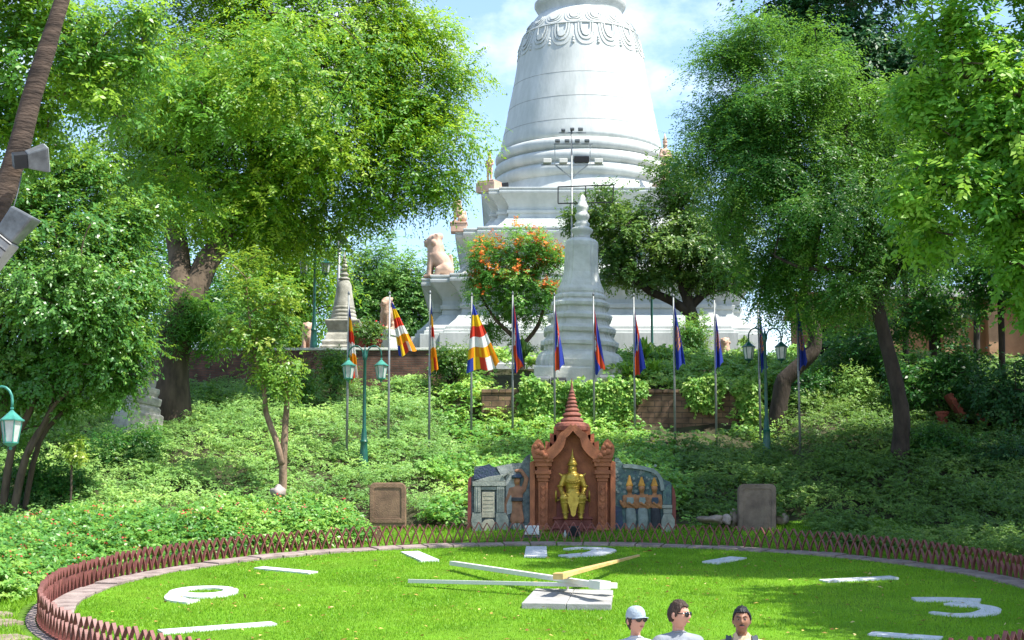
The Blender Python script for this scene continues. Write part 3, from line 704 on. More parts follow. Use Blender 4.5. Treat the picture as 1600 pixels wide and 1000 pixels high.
# ------------------------------------------------------------------ shrine with its seated figure
SY = 50.25; SPX = FPX / 50.0
SZ0 = W(895, 842, SY).z
shr = empty('shrine', (W(895, 842, SY).x, SY, SZ0), 'terracotta niche shrine with naga gable and ringed spire behind the lawn', 'shrine')
def s2(px, py): v = W(px, py, SY); return (v.x - shr.location.x, v.z - SZ0)
def plate(mb, poly, y0, y1):
    pts = [s2(*p) for p in poly]; mb.prism(pts, lambda x, z: (x, y0, z), lambda x, z: (x, y1, z))
def mir(poly): return [(1790 - x, y) for x, y in reversed(poly)]
mb = MB(); plate(mb, [(838, 842), (838, 722), (866, 700), (880, 684), (895, 672), (910, 684), (924, 700), (952, 722), (952, 842)], .27, 1.2); mb.build('back_wall', M['terra'], shr)
for side in (0, 1):
    f = (lambda p: p) if side == 0 else mir
    mb = MB(); plate(mb, f([(828, 842), (828, 722), (836, 718), (836, 842)]), .1, 1.15); plate(mb, f([(836.2, 842), (836.2, 719), (841, 719), (841, 842)]), .25, 1.1)
    mb.build('pilaster', M['terra'], shr, bevel=.01)
    # column: base, carved shaft, capital
    mb = MB()
    for (x0, x1, y0, y1, d) in ((839, 858, 842, 829, .02), (838, 859, 829, 825, -.02), (840, 857, 825, 820, .03), (841, 856, 820, 752, .06), (840, 857, 752, 747, .03), (838, 859, 747, 741, -.01), (836, 861, 741, 735, -.05), (839, 858, 735, 729, -.01), (836, 862, 729, 722, -.06), (834, 864, 722, 716, -.1)):
        plate(mb, f([(x0, y0), (x0, y1), (x1, y1), (x1, y0)]), d, .5)
    mb.build('column', M['terra'], shr, bevel=.012)
    mb = MB()
    for yy in (760, 770, 780, 792, 804, 813):
        plate(mb, f([(848.5, yy - 5), (852.5, yy), (848.5, yy + 5), (844.5, yy)]), .03, .07)
    for xx in (842.3, 853.7):
        plate(mb, f([(xx, 818), (xx, 754), (xx + 1.2, 754), (xx + 1.2, 818)]), .04, .07)
    mb.build('carving', M['terra'], shr)
    # naga body: a wavy band from the capital to the apex
    path = smooth_path([(850, 716), (862, 708), (872, 698), (876, 690), (879, 682), (886, 676), (895, 666)], 5); L = []; R = []
    n = len(path)
    for i in range(n):
        a = path[max(i - 1, 0)]; b = path[min(i + 1, n - 1)]; d = (b - a) / np.linalg.norm(b - a); s_ = np.array([d[1], -d[0]]); w = np.interp(i / (n - 1), [0, .3, .6, 1], [9, 8, 6.5, 4.5])
        L.append(tuple(path[i] + s_ * w)); R.append(tuple(path[i] - s_ * w))
    mb = MB()
    for i in range(n - 1): plate(mb, f([L[i], L[i + 1], R[i + 1], R[i]]), -.12 + .002 * side, .5)
    bm_ = mb.mesh(); bm = bmesh.new(); bm.from_mesh(bm_); bmesh.ops.remove_doubles(bm, verts=bm.verts, dist=.002)
    inner = [x for x in bm.faces if all(len(e.link_faces) > 2 for e in x.edges if e.calc_length() > .05)]
    bm.to_mesh(bm_); bm.free(); link('naga_band', bm_, M['terra'], shr)
    # naga head plate with hood scallops
    mb = MB(); plate(mb, f([(833, 716), (830, 705), (831, 697), (836, 690), (841, 686), (846, 690), (850, 697), (852, 705), (857, 712), (862, 717)]), -.14, .3)
    for (x, y, r) in ((837, 699, 4), (842, 696, 4), (846.5, 700, 4), (840, 706, 5.5), (846, 708, 5), (852, 713, 4.5)):
        v = s2(*((x, y) if side == 0 else (1790 - x, y))); mb.lathe([(r / SPX, 0), (r / SPX * .8, .03), (r / SPX * .3, .05)], (0, 0, 0), 12)
        k = 36; base = len(mb.v) - k
        for i in range(base, len(mb.v)):
            x_, y_, z_ = mb.v[i]; mb.v[i] = (v[0] + x_, -.14 - z_, v[1] + y_)
    mb.build('naga_head', M['terra'], shr)
    # flame plates behind the gable
    for (xa, ya, xb, yb, tipx, tipy) in ((852, 712, 868, 696, 853, 686), (860, 700, 878, 682, 860, 674), (866, 688, 880, 672, 866, 663)):
        mb = MB(); plate(mb, f([(xa, ya), (tipx, tipy), ((tipx + xb) / 2 + 1, tipy + 3), (xb, yb), (xb + 3, yb + 8)]), .55, .85); mb.build('flame_plate', M['terra'], shr)
mb = MB(); plate(mb, [(871, 700), (870, 671), (920, 671), (919, 700)], .5, 1.15)
for x in (880, 891, 904): plate(mb, [(x, 682), (x, 672), (x + 5, 672), (x + 5, 682)], .42, .49)
mb.build('gable_block', M['terra'], shr)
ax = s2(895, 660)[0]
def zz(py): return s2(895, py)[1]
mb = MB(); mb.lathe([(23 / SPX, zz(671.5)), (27.5 / SPX, zz(670)), (28.5 / SPX, zz(664)), (27 / SPX, zz(659)), (21 / SPX, zz(656.5))], (ax, .72, 0), 36); mb.build('roof_slab', M['roof_red'], shr, smooth=False)
sp = []
for (y0, y1, r) in ((657, 648, 19), (648, 640, 15.5), (640, 633, 12), (633, 627, 9.6), (627, 621, 8.2), (621, 615.5, 7), (615.5, 610.5, 5.8), (610.5, 606, 4.6)):
    sp += [(r * .78 / SPX, zz(y0)), (r / SPX, zz(y0 - (y0 - y1) * .3)), (r * .96 / SPX, zz(y0 - (y0 - y1) * .6)), (r * .7 / SPX, zz(y1 + .2))]
sp += [(2.8 / SPX, zz(605.5)), (1.6 / SPX, zz(597)), (.35 / SPX, zz(586))]
mb = MB(); mb.lathe(sp, (ax, .72, 0), 24); shade_auto(mb.build('spire', M['roof_red'], shr), 50)
# throne steps
mb = MB()
for (x0, x1, y0, y1, d) in ((856, 934, 843, 838, -.32), (862, 928, 838, 827, -.22), (861, 929, 827, 823, -.26), (866, 924, 823, 812, -.1), (864, 926, 812, 808, -.14), (870, 920, 808, 776, .12)):
    plate(mb, [(x0, y0), (x0, y1), (x1, y1), (x1, y0)], d, .5)
for (x0, x1, y0, y1, d) in ((880, 910, 832, 822, -.3), (881, 909, 822, 813, -.26)): plate(mb, [(x0, y0), (x0, y1), (x1, y1), (x1, y0)], d, -.08)
mb.build('throne', M['maroon'], shr, bevel=.012)

# golden seated king
kx, kz = s2(895, 812.6); K0 = Vector((shr.location.x + kx, SY + .02, SZ0 + kz))
king = empty('statue', K0, 'golden crowned figure seated on the maroon throne inside the shrine', 'statue')
u = 1 / SPX
J = {'pel': ((0, .0, 38 * u), .19), 'bel': ((0, .02, 50 * u), .185), 'che': ((0, .02, 63 * u), .24), 'nk': ((0, .02, 73 * u), .085), 'hd': ((0, 0, 79 * u), .115), 'tp': ((0, 0, 86 * u), .10)}
ch = [['pel', 'bel', 'che', 'nk', 'hd', 'tp']]
for s, n in ((-1, 'l'), (1, 'r')):
    J.update({n + 'sh': ((s * 13 * u, .02, 67 * u), .095), n + 'el': ((s * 19 * u, .0, 50 * u), .072), n + 'wr': ((s * 15 * u, -.22, 38 * u), .055), n + 'ha': ((s * 13 * u, -.30, 36.5 * u), .06),
              n + 'hip': ((s * 8 * u, -.05, 34 * u), .15), n + 'kn': ((s * 14 * u, -.36, 33 * u), .125), n + 'an': ((s * 11.5 * u, -.32, 8 * u), .075), n + 'to': ((s * 12 * u, -.44, 2.5 * u), .06)})
    ch += [['che', n + 'sh', n + 'el', n + 'wr', n + 'ha'], ['pel', n + 'hip', n + 'kn', n + 'an', n + 'to']]
nose = ellipsoid((0, -.115, 79 * u), (.018, .03, .035)); feat = [nose, ellipsoid((-.11, .0, 79 * u), (.02, .03, .05)), ellipsoid((.11, .0, 79 * u), (.02, .03, .05)), ellipsoid((0, -.1, 75.5 * u), (.035, .02, .012))]
for s in (-1, 1): feat += [ellipsoid((s * .04, -.1, 80.5 * u), (.022, .016, .009))]
for s in (-1, 1):
    for k in range(4): feat.append(ellipsoid((s * (13 * u) + (k - 1.5) * .026, -.37, 35.5 * u), (.013, .05, .016)))
body = voxel([skin_mesh(J, ch)] + feat, .018, 2); link('body', body, M['gold'], king, smooth=True)
mb = MB(); cr_ = [(.10, 84.5), (.135, 85.5), (.14, 87.5), (.12, 88.5), (.125, 90), (.105, 91.5), (.085, 94), (.09, 95), (.06, 97), (.062, 98), (.04, 100), (.042, 101), (.025, 103.5), (.027, 104.3), (.014, 107), (.004, 112)]
mb.lathe([(r, z * u) for r, z in cr_], (0, 0, 0), 20); shade_auto(mb.build('crown', M['gold'], king), 50)
mb = MB()
for k, (w, z0, z1) in enumerate(((.16, 44, 28), (.20, 38, 20), (.17, 32, 12), (.12, 26, 4))):
    for s in (-1, 1):
        mb.prism([(0, z0 * u), (s * w, (z0 - 5) * u), (s * w * .72, (z0 - 9) * u), (s * w * .5, z1 * u + .05), (0, z1 * u)], lambda x, z, k=k, s=s: (x, -.42 - .012 * k - .002 * s, z), lambda x, z, k=k, s=s: (x, -.40 - .012 * k - .002 * s, z))
mb.build('apron', M['gold'], king)
for s in (-1, 1):
    mb = MB(); mb.prism([(s * 10 * u, 69 * u), (s * 15 * u, 70.5 * u), (s * 22 * u, 74 * u), (s * 19 * u, 70 * u), (s * 16 * u, 66 * u), (s * 11 * u, 65.5 * u)], lambda x, z: (x, -.02, z), lambda x, z: (x, .07, z)); mb.build('epaulette', M['gold'], king, bevel=.006)
    mb = MB(); mb.tube([(s * 26 * u, 0, 28 * u), (s * 26 * u, 0, 44 * u), (s * 26 * u, 0, 47 * u)], [.03, .028, .005], 10); mb.tube([(s * 26 * u, 0, 30 * u), (s * 17 * u, 0, 33 * u)], [.02, .02], 8); mb.build('throne_post', M['gold'], king, smooth=True)
mb = MB(); mb.lathe([(.17, 63 * u), (.20, 66 * u), (.17, 69 * u)], (0, .02, 0), 24, sy=.75, sx=1.02)
for z in (48, 50.5): mb.lathe([(.185, z * u), (.205, (z + 1) * u), (.185, (z + 2) * u)], (0, .02, 0), 24)
mb.build('breast_band', M['gold'], king, smooth=True)
mb = MB()
for k in range(9):
    t = math.radians(-64 + 16 * k); v = Vector((.20 * math.sin(t), -.235 + .05 * (1 - math.cos(t)), (62.5 - 5 * math.cos(t)) * u)); e = ellipsoid(v, (.022, .02, .028), 8, 6); b0 = len(mb.v); mb.v += [tuple(w.co) for w in e.vertices]; mb.f += [tuple(b0 + i for i in p.vertices) for p in e.polygons]; mb.mi += [0] * len(e.polygons)
mb.build('necklace', M['gold'], king, smooth=True)
for s in (-1, 1):
    for (x, y, z, r) in ((s * 19 * u, 0, 53 * u, .085), (s * 15.5 * u, -.19, 40 * u, .068), (s * 11.5 * u, -.31, 11 * u, .09), (s * 12.5 * u, -.34, 26 * u, .115)):
        mb = MB(); mb.lathe([(r, -.025), (r + .018, 0), (r, .025)], (x, y, z), 14); mb.build('bracelet', M['gold'], king, smooth=True)

# relief walls left and right of the shrine
def relief_wall(name, label, poly, endpoly, bg, x0px):
    c = W(x0px, 842, SY); r = empty(name, c, label, 'relief wall')
    def q2(px, py): v = W(px, py, SY); return (v.x - c.x, v.z - c.z)
    def pl(mb, P, y0, y1): mb.prism([q2(*p) for p in P], lambda x, z: (x, y0, z), lambda x, z: (x, y1, z))
    mb = MB(); pl(mb, poly, .22, .6); mb.build('panel', bg, r)
    mb = MB(); pl(mb, endpoly, .16, .66); mb.build('end_pier', M['maroon'], r)
    return r, q2, pl
def fig(parent, q2, name, joints, chains, mats_split, dep=.5):
    """a low relief figure grown from joints given in photo pixels; squashed in depth against its panel"""
    J = {}
    for k, (x, y, dd, r) in joints.items():
        a, b = q2(x, y); J[k] = ((a, -dd, b), r / SPX)
    me = voxel([skin_mesh(J, chains)], .016, 2)
    for v in me.vertices: v.co.y = .21 + v.co.y * dep
    return me
# left wall: a pillared tomb front and a saluting soldier
rl, q2, pl = relief_wall('relief_wall', 'painted relief wall left of the shrine with saluting soldier and pillared monument',
    [(736, 842), (736, 745), (740, 742), (741, 728), (750, 727), (760, 726), (775, 729), (785, 726), (800, 723), (815, 722), (822, 712), (829, 708), (829, 842)], [(730, 842), (731, 748), (736, 743), (736, 842)], M['rl_bg'], 783)
mb = MB(); pl(mb, [(740, 748), (741, 734), (752, 728), (764, 724), (772, 730), (778, 738), (786, 745), (770, 750)], .17, .21); mb.build('banner', M['rl_navy'], rl)
mb = MB(); pl(mb, [(775, 728), (800, 724), (802, 735), (784, 744)], .18, .215); pl(mb, [(790, 744), (802, 733), (806, 736), (802, 800), (792, 804)], .185, .216); mb.build('pale_cloth', M['rl_white'], rl)
mb = MB()
for P, d in (([(738, 759), (738, 752), (790, 752), (790, 759)], .12), ([(740, 751.5), (764, 744), (786, 741), (790, 751.5)], .15), ([(741, 800), (741, 759.5), (751, 759.5), (751, 800)], .13), ([(776, 800), (776, 759.5), (788, 759.5), (788, 800)], .13), ([(751.5, 765), (751.5, 760), (775.5, 760), (775.5, 765)], .15), ([(739, 842), (736, 812), (738, 800.5), (752, 800.5), (753, 842)], .14), ([(775, 842), (775, 800.5), (790, 800.5), (795, 812), (793, 842)], .14)): pl(mb, P, d, .215)
for x in (743.5, 746.5, 779, 782, 785): pl(mb, [(x, 798), (x, 762), (x + 1, 762), (x + 1, 798)], .115, .128)
mb.build('monument', M['rl_grey'], rl, bevel=.006)
mb = MB(); pl(mb, [(753, 808), (753, 768), (773, 768), (773, 808)], .16, .214)
for y in (774, 780, 786, 792, 798): pl(mb, [(755, y + .8), (755, y), (771, y), (771, y + .8)], .154, .159)
mb.build('tablet', M['rl_pale'], rl)
mb = MB(); pl(mb, [(752, 840), (752, 818), (757, 812), (770, 811), (774, 818), (773, 840)], .11, .213); mb.build('base_figure', M['rl_pale'], rl, bevel=.01)
mb = MB(); pl(mb, [(785, 742), (799, 734), (800, 736), (786, 745)], .11, .16); mb.build('bayonet', M['rl_grey'], rl)
sj = {'pel': (808, 796, .0, 9), 'bel': (808, 784, .0, 8.5), 'che': (808, 768, .0, 10), 'nk': (808, 759, .0, 4), 'hd': (807.5, 751, .02, 5.5), 'ls': (798, 764, 0, 4.5), 'le': (792, 781, 0, 3.6), 'lw': (789, 797, 0, 2.8), 'lh': (789, 802, 0, 3),
      'rs': (818, 764, 0, 4.5), 're': (823, 747, 0, 3.6), 'rw': (814, 734, .03, 2.8), 'rh': (806, 735, .05, 2.6), 'lk': (803, 812, 0, 6.5), 'rk': (813, 812, 0, 6.5)}
sc = [['pel', 'bel', 'che', 'nk', 'hd'], ['che', 'ls', 'le', 'lw', 'lh'], ['che', 'rs', 're', 'rw', 'rh'], ['pel', 'lk'], ['pel', 'rk']]
sol = link('soldier', fig(rl, q2, 'soldier', sj, sc, None), M['rl_khaki'], rl, smooth=True)
lj = {'a': (804, 815, 0, 3.2), 'b': (804.5, 826, 0, 3.4), 'c': (804.5, 838, 0, 2.6), 'a2': (812, 815, 0, 3.2), 'b2': (811.5, 826, 0, 3.4), 'c2': (811.5, 838, 0, 2.6)}
def chainmesh(jj, chs, q2, dep=.5, vs=.016):
    return fig(None, q2, '', jj, chs, None, dep)
m1 = fig(None, q2, '', {k: lj[k] for k in ('a', 'b', 'c')}, [['a', 'b', 'c']], None); m2 = fig(None, q2, '', {k: lj[k] for k in ('a2', 'b2', 'c2')}, [['a2', 'b2', 'c2']], None)
link('gaiter', m1, M['rl_white'], sol, smooth=True); link('gaiter', m2, M['rl_white'], sol, smooth=True)
h = q2(807.5, 744.5); mb = MB(); mb.lathe([(.145, 0), (.15, .035), (.12, .085), (.05, .11)], (h[0], .12, h[1] - .04), 18, sy=.6); mb.build('beret', M['rl_navy'], sol, smooth=True)
h = q2(808, 750.5); link('face', ellipsoid((h[0], .105, h[1] - .01), (.075, .05, .085)), M['rl_skin'], sol, smooth=True)
mb = MB(); pl(mb, [(799, 783), (799, 777), (817, 777), (817, 783)], .05, .19); mb.build('belt', M['rl_dark'], sol, bevel=.01)
# right wall: three women walking under a tree
rr, q2, pl = relief_wall('relief_wall', 'painted relief wall right of the shrine with three gold-crowned women walking',
    [(961, 842), (961, 714), (967, 714), (974, 724), (990, 724), (1010, 728), (1026, 734), (1038, 748), (1048, 752), (1051, 758), (1051, 842)], [(1051, 842), (1051, 757), (1055, 765), (1057, 778), (1057, 842)], M['rl_teal'], 1005)
mb = MB()
def band(mb, pts, w, y0, y1):
    path = smooth_path(pts, 4); n = len(path)
    for i in range(n - 1):
        a, b = path[i], path[i + 1]; d = (b - a) / np.linalg.norm(b - a); s_ = np.array([d[1], -d[0]]) * w
        pl(mb, [tuple(a + s_), tuple(b + s_), tuple(b - s_), tuple(a - s_)], y0 + .001 * (i % 2), y1)
band(mb, [(974, 727), (995, 729), (1015, 733), (1028, 740), (1034, 752), (1036, 766)], 3, .13, .215); mb.build('branch', M['rl_greyrobe'], rr)
rng = np.random.default_rng(5); mb = MB()
for i in range(46):
    x = rng.uniform(963, 1034); y = rng.uniform(726, 768); r_ = rng.uniform(1.5, 3); t0 = rng.uniform(0, 3)
    if x > 1026 and y < 742: continue
    pl(mb, [(x + r_ * math.cos(t0 + t), y + r_ * math.sin(t0 + t)) for t in (0, 1.3, 2.5, 3.8, 5)], .195 + .0004 * i, .2245)
mb.build('leaf_relief', M['rl_greyrobe'], rr)
mb = MB()
for P, d in (([(1036, 788), (1037, 752), (1050, 756), (1050, 788)], .15),): pl(mb, P, d, .215)
mb.build('foliage_block', M['rl_teal'], rr, bevel=.01)
mb = MB()
for P, d in (([(1035, 794), (1035, 788.5), (1051, 788.5), (1051, 794)], .1), ([(1037, 802), (1037, 794.5), (1051, 794.5), (1051, 802)], .13), ([(1034, 842), (1034, 812), (1038, 802.5), (1050, 802.5), (1055, 812), (1055, 842)], .1)): pl(mb, P, d, .155)
mb.build('pedestal', M['rl_grey'], rr, bevel=.01)
def woman(dx, s, robe, tall, lean, nlegs):
    X = lambda x: dx + x * s
    up = {'che': (X(0), 782, .06, 7.5 * s), 'nk': (X(-.5), 769, .06, 3), 'hd': (X(-1), 763, .14, 5.4), 'ls': (X(-8), 776, .06, 3.8), 'le': (X(-9.5), 791, .1, 3), 'lw': (X(-13), 787, .16, 2.4), 'lh': (X(-15), 783, .18, 2.2),
          'rs': (X(8), 775, .06, 3.8), 're': (X(10), 792, .1, 3), 'rw': (X(3), 788, .18, 2.4), 'rh': (X(-3), 785, .20, 2.2), 'bel': (X(1), 795, .05, 6.2)}
    wb = link('woman', fig(None, q2, '', up, [['che', 'nk', 'hd'], ['che', 'ls', 'le', 'lw', 'lh'], ['che', 'rs', 're', 'rw', 'rh'], ['che', 'bel']], None, .7), M['rl_skin'], rr, smooth=True)
    lo = {'pel': (X(1), 798, .05, 8), 'mid': (X(2), 812, .06, 8.5), 'kn': (X(1), 822, .05, 7.5)}
    link('robe', fig(None, q2, '', lo, [['pel', 'mid', 'kn']], None, .7), robe, wb, smooth=True)
    lg = {'a': (X(-4), 820, .05, 4), 'b': (X(-6), 831, .04, 3), 'c': (X(-8), 839, .05, 2.6), 'd': (X(-12), 840, .09, 2)}
    link('shin', fig(None, q2, '', lg, [['a', 'b', 'c', 'd']], None, .7), M['rl_skin'], wb, smooth=True)
    lg = {'a': (X(5), 820, .05, 4), 'b': (X(6), 831, .04, 3), 'c': (X(7), 838, .05, 2.6), 'd': (X(3), 840, .09, 2)}
    link('shin', fig(None, q2, '', lg, [['a', 'b', 'c', 'd']], None, .7), M['rl_skin'], wb, smooth=True)
    mb = MB(); h = q2(X(-1), 759.5)
    mb.lathe([(.085, 0), (.10, .03), (.085, .06), (.07, .10), (.06, .14), (.02, tall)], (h[0], .13, h[1]), 14, sy=.6)
    mb.build('gold_crown', M['rl_gold'], wb)
    mb = MB(); pl(mb, [(X(-6), 783), (X(-5), 777), (X(5), 777), (X(6), 783), (X(4), 787), (X(-4), 787)], .055, .12); mb.build('breast_cloth', robe if robe is not M['rl_dark'] else M['rl_navy'], wb, bevel=.01)
woman(985, 1.0, M['rl_greyrobe'], .3, 0, 2)
woman(1004, .9, M['rl_greyrobe'], .26, 0, 2)
woman(1024, .95, M['rl_dark'], .24, 0, 2)
mb = MB(); pl(mb, [(962, 842), (962, 790), (972, 792), (976, 842)], .18, .216); pl(mb, [(992, 802), (993, 770), (1000, 768), (1000, 802)], .19, .217); mb.build('blue_ground', M['rl_navy'], rr)
# ------------------------------------------------------------------ stone steles, small things at the lawn's edge
def rounded(x0, x1, y0, y1, r, k=5):
    out = [(x0, y0)]
    out += [(x0 + r - r * math.cos(t), y1 + r - r * math.sin(t)) for t in np.linspace(0, math.pi / 2, k)]
    out += [(x1 - r + r * math.sin(t), y1 + r - r * math.cos(t)) for t in np.linspace(0, math.pi / 2, k)]
    return out + [(x1, y0)]
def stele(px0, px1, py0, py1, Y, m, label):
    c = W((px0 + px1) / 2, py0, Y); r = empty('stele', c, label, 'stone slab', 'upright stone slabs flanking the shrine')
    def q(p): v = W(p[0], p[1], Y); return (v.x - c.x, v.z - c.z)
    out = [q(p) for p in rounded(px0, px1, py0 + 8, py1, 9)]
    mb = MB(); mb.prism(out, lambda x, z: (x, 0, z), lambda x, z: (x, .32, z)); mb.build('slab', m, r, bevel=.02)
    # raised border
    i0, i1, j0, j1 = px0 + 7, px1 - 7, py0 - 5, py1 + 8
    inn = [q(p) for p in rounded(i0, i1, j0, j1, 4)]; o2 = [q(p) for p in rounded(px0 + 1, px1 - 1, py0 + 2, py1 + 1, 8)]
    mb = MB(); n = len(inn); vs = [(x, -.003, z) for x, z in o2] + [(x, -.003, z) for x, z in inn] + [(x, -.02, z) for x, z in o2] + [(x, -.02, z) for x, z in inn]
    fs = []
    for k in range(n):
        l = (k + 1) % n
        fs += [(k, l, n + l, n + k), (2 * n + k, 3 * n + k, 3 * n + l, 2 * n + l), (k, 2 * n + k, 2 * n + l, l), (n + k, n + l, 3 * n + l, 3 * n + k)]
    mb.add(vs, fs); mb.build('border', m, r, bevel=.006)
stele(577, 634, 815, 754, 50.6, M['stele'], 'reddish brown stone slab left of the shrine, sun on its edge')
stele(1154, 1213, 828, 756, 50.2, M['stele_grey'], 'shaded grey-brown stone slab right of the shrine beside rocks')

def rock(c, r, m, label, seed, cat='rock', group=None):
    rng = np.random.default_rng(seed); me = ellipsoid((0, 0, 0), (1, 1, 1), 14, 10)
    k = rng.uniform(1.5, 3, 3); ph = rng.uniform(0, 6, 3)
    for v in me.vertices:
        p = v.co; s = 1 + .16 * math.sin(p.x * k[0] * 2 + ph[0]) + .14 * math.sin(p.y * k[1] * 2 + ph[1]) + .12 * math.sin(p.z * k[2] * 2 + ph[2] + p.x * 3)
        v.co = Vector((p.x * r[0], p.y * r[1], p.z * r[2])) * s
    o = link('rock', me, m, None, smooth=True); o.location = c; return tag(o, label, cat, group)
def on_px(px, py, Y, dz=0): v = W(px, py, Y); v.z += dz; return v
rock(on_px(1112, 812, 50.3), (.33, .3, .11), M['rock'], 'flat brown rock leftmost beside the right stone slab', 1, group='rocks beside the right slab')
rock(on_px(1134, 812, 50.4), (.16, .2, .14), M['rock_pale'], 'round pale rock between the flat rock and the right stone slab', 2, group='rocks beside the right slab')
rock(on_px(1148, 811, 50.6), (.13, .2, .24), M['rock'], 'upright brown rock touching the right stone slab', 3, group='rocks beside the right slab')
rock(on_px(1222, 812, 50.7), (.2, .2, .14), M['rock'], 'small brown rock at the right foot of the right stone slab', 4, group='rocks beside the right slab')
rock(on_px(434, 769, 49.6), (.20, .2, .17), M['rock_pale'], 'pinkish white rock in the flower bed below the slim tree', 5)

# marker post at the fence
c = W(588, 845, 48.85); mb = MB()
mb.box(-.12, -.1, -.1, .12, .1, .30); mb.box(-.10, -.08, .30, .10, .08, .38)
o = mb.build('kerb_post', M['stele'], bevel=.02); o.location = c; tag(o, 'stubby sandstone post beside the fence under the left slab', 'post')

# flood lights and bottle by the shrine
def boxlight(name, c, w, h, body, label, white=True, tilt=-.3):
    r = empty(name, c, label, 'floodlight')
    M4 = Matrix.Translation((0, 0, h * .55)) @ Matrix.Rotation(tilt, 4, 'X')
    mb = MB(); mb.box(-w / 2, -.09, -h * .42, w / 2, .09, h * .45, M4); mb.build('housing', body, r, bevel=.015)
    mb = MB(); mb.box(-w * .40, -.105, -h * .34, w * .40, -.092, h * .36, M4); mb.build('lens', M['lampglass'] if white else M['void'], r)
    mb = MB()
    for s in (-1, 1): mb.bar((s * w * .54, 0, 0), (s * w * .54, 0, h * .58), .03, .04, up=(0, 1, 0))
    mb.bar((-w * .56, 0, .015), (w * .56, 0, .015), .08, .03); mb.build('bracket', M['steel'], r)
    return r
boxlight('floodlight', on_px(831, 840, 49.5), .38, .30, M['clock_white'], 'white boxy floodlight on the grass at the shrine left foot')
boxlight('floodlight', on_px(897, 842, 49.55), .28, .33, M['dark'], 'black floodlight on the grass before the throne steps', False, -.1)
c = on_px(883, 842, 49.5); r = empty('bottle', c, 'clear plastic bottle standing beside the black floodlight', 'bottle')
mb = MB(); mb.lathe([(.035, 0), (.04, .01), (.04, .14), (.018, .19), (.018, .22)], (0, 0, 0), 14); mb.build('body', M['lampglass'], r, smooth=True)
mb = MB(); mb.lathe([(.021, .221), (.021, .245)], (0, 0, 0), 12); mb.build('cap', M['rl_navy'], r)

# ------------------------------------------------------------------ lamp posts
def lantern_parts(parent, at, s, met):
    """a hanging hexagonal lantern: its top hook at 'at'"""
    a = Vector(at)
    mb = MB(); mb.lathe([(.03 * s, -.02 * s), (.035 * s, -.05 * s), (.02 * s, -.07 * s), (.07 * s, -.12 * s), (.20 * s, -.235 * s), (.235 * s, -.25 * s), (.235 * s, -.275 * s)][::-1], a, 6)
    ro = mb.build('lantern_roof', met, parent)
    mb = MB(); mb.lathe([(.125 * s, -.66 * s), (.19 * s, -.276 * s)], a, 6); mb.build('glass', M['lampglass'], ro)
    mb = MB()
    for k in range(6):
        t = math.pi * 2 * k / 6; e = Vector((math.cos(t), math.sin(t), 0))
        mb.bar(a + e * .19 * s + Vector((0, 0, -.27 * s)), a + e * .128 * s + Vector((0, 0, -.66 * s)), .022 * s, .022 * s, up=e)
    mb.lathe([(.04 * s, -.74 * s), (.10 * s, -.71 * s), (.14 * s, -.68 * s), (.14 * s, -.655 * s)], a, 6)
    mb.lathe([(.015 * s, -.80 * s), (.035 * s, -.77 * s), (.02 * s, -.745 * s)], a, 8)
    mb.build('lantern_frame', met, ro)
    return ro
def hook(mb, z0, dx, s, r=.025):
    """a swan-neck arm rising from the post top and falling to the lantern"""
    pts = [(math.copysign(.06, dx), 0, z0 - .05)]
    for t in np.linspace(0, math.pi, 9): pts.append((math.copysign(.06, dx) + (dx - math.copysign(.06, dx)) * (1 - math.cos(t)) / 2, 0, z0 + .05 + .27 * s * math.sin(t)))
    pts.append((dx, 0, z0 - .05)); mb.tube(pts, r * s, 8)
def lamp_post(c, hgt, label, s=1.0, met='green_metal', dx=.48, group=None, arms=(-1, 1), lmet=None, top_zs=1.0):
    r = empty('street_lamp', c, label, 'street lamp', group); m = M[met]; lm = M[lmet or met]
    mb = MB(); mb.lathe([(.17, -.3), (.17, .12), (.19, .14), (.15, .20), (.14, .45), (.12, .8), (.10, 1.05), (.125, 1.09), (.09, 1.16), (.075, 1.4), (.055, 1.5), (.045, hgt - .25), (.065, hgt - .22), (.07, hgt - .1), (.05, hgt - .05), (.05, hgt), (.02, hgt + .10), (.005, hgt + .2)], (0, 0, 0), 16)
    shade_auto(mb.build('post', m, r), 45)
    mb = MB()
    for a in arms: hook(mb, hgt - .12, a * dx, s)
    mb.build('arms', m, r, smooth=True)
    for a in arms: lantern_parts(r, (a * dx, 0, hgt - .16), s, lm)
    return r
lampg = 'green double lantern lamp posts'
c = ghit(568, 748); h = W(577, 550, c.y).z - c.z
lamp_post(c, h, 'green double lantern lamp post in the sun left of the shrine', .95, 'green_metal', .49, lampg, lmet='teal_metal')
c = ghit(1199, 728); h = W(1200, 522, c.y).z - c.z
lamp_post(c, h, 'green double lantern lamp post in the shade between blue flags', .95, 'green_metal', .51, lampg)
c = Vector((W(490, 545, 66.8).x, 66.8, 10.4)); h = W(493, 395, 66.8).z - 10.4
lamp_post(c, h, 'tall dark green lamp post standing on the left brick wall', .9, 'green_metal', .40, lampg)
c = Vector((W(1019, 540, 78).x, 78, gz(6, 78))); h = W(1019, 455, 78).z - c.z
lamp_post(c, h + 1.9, 'distant green lamp post half hidden by the dark spreading tree', .8, 'green_metal', .45, lampg)
c = Vector((W(-24, 700, 33).x, 33, gz(-9.4, 33))); h = W(0, 612, 33).z - c.z
lamp_post(c, h - .1, 'teal lantern lamp cut by the left edge of the photo', .98, 'teal_metal', .46, lampg)

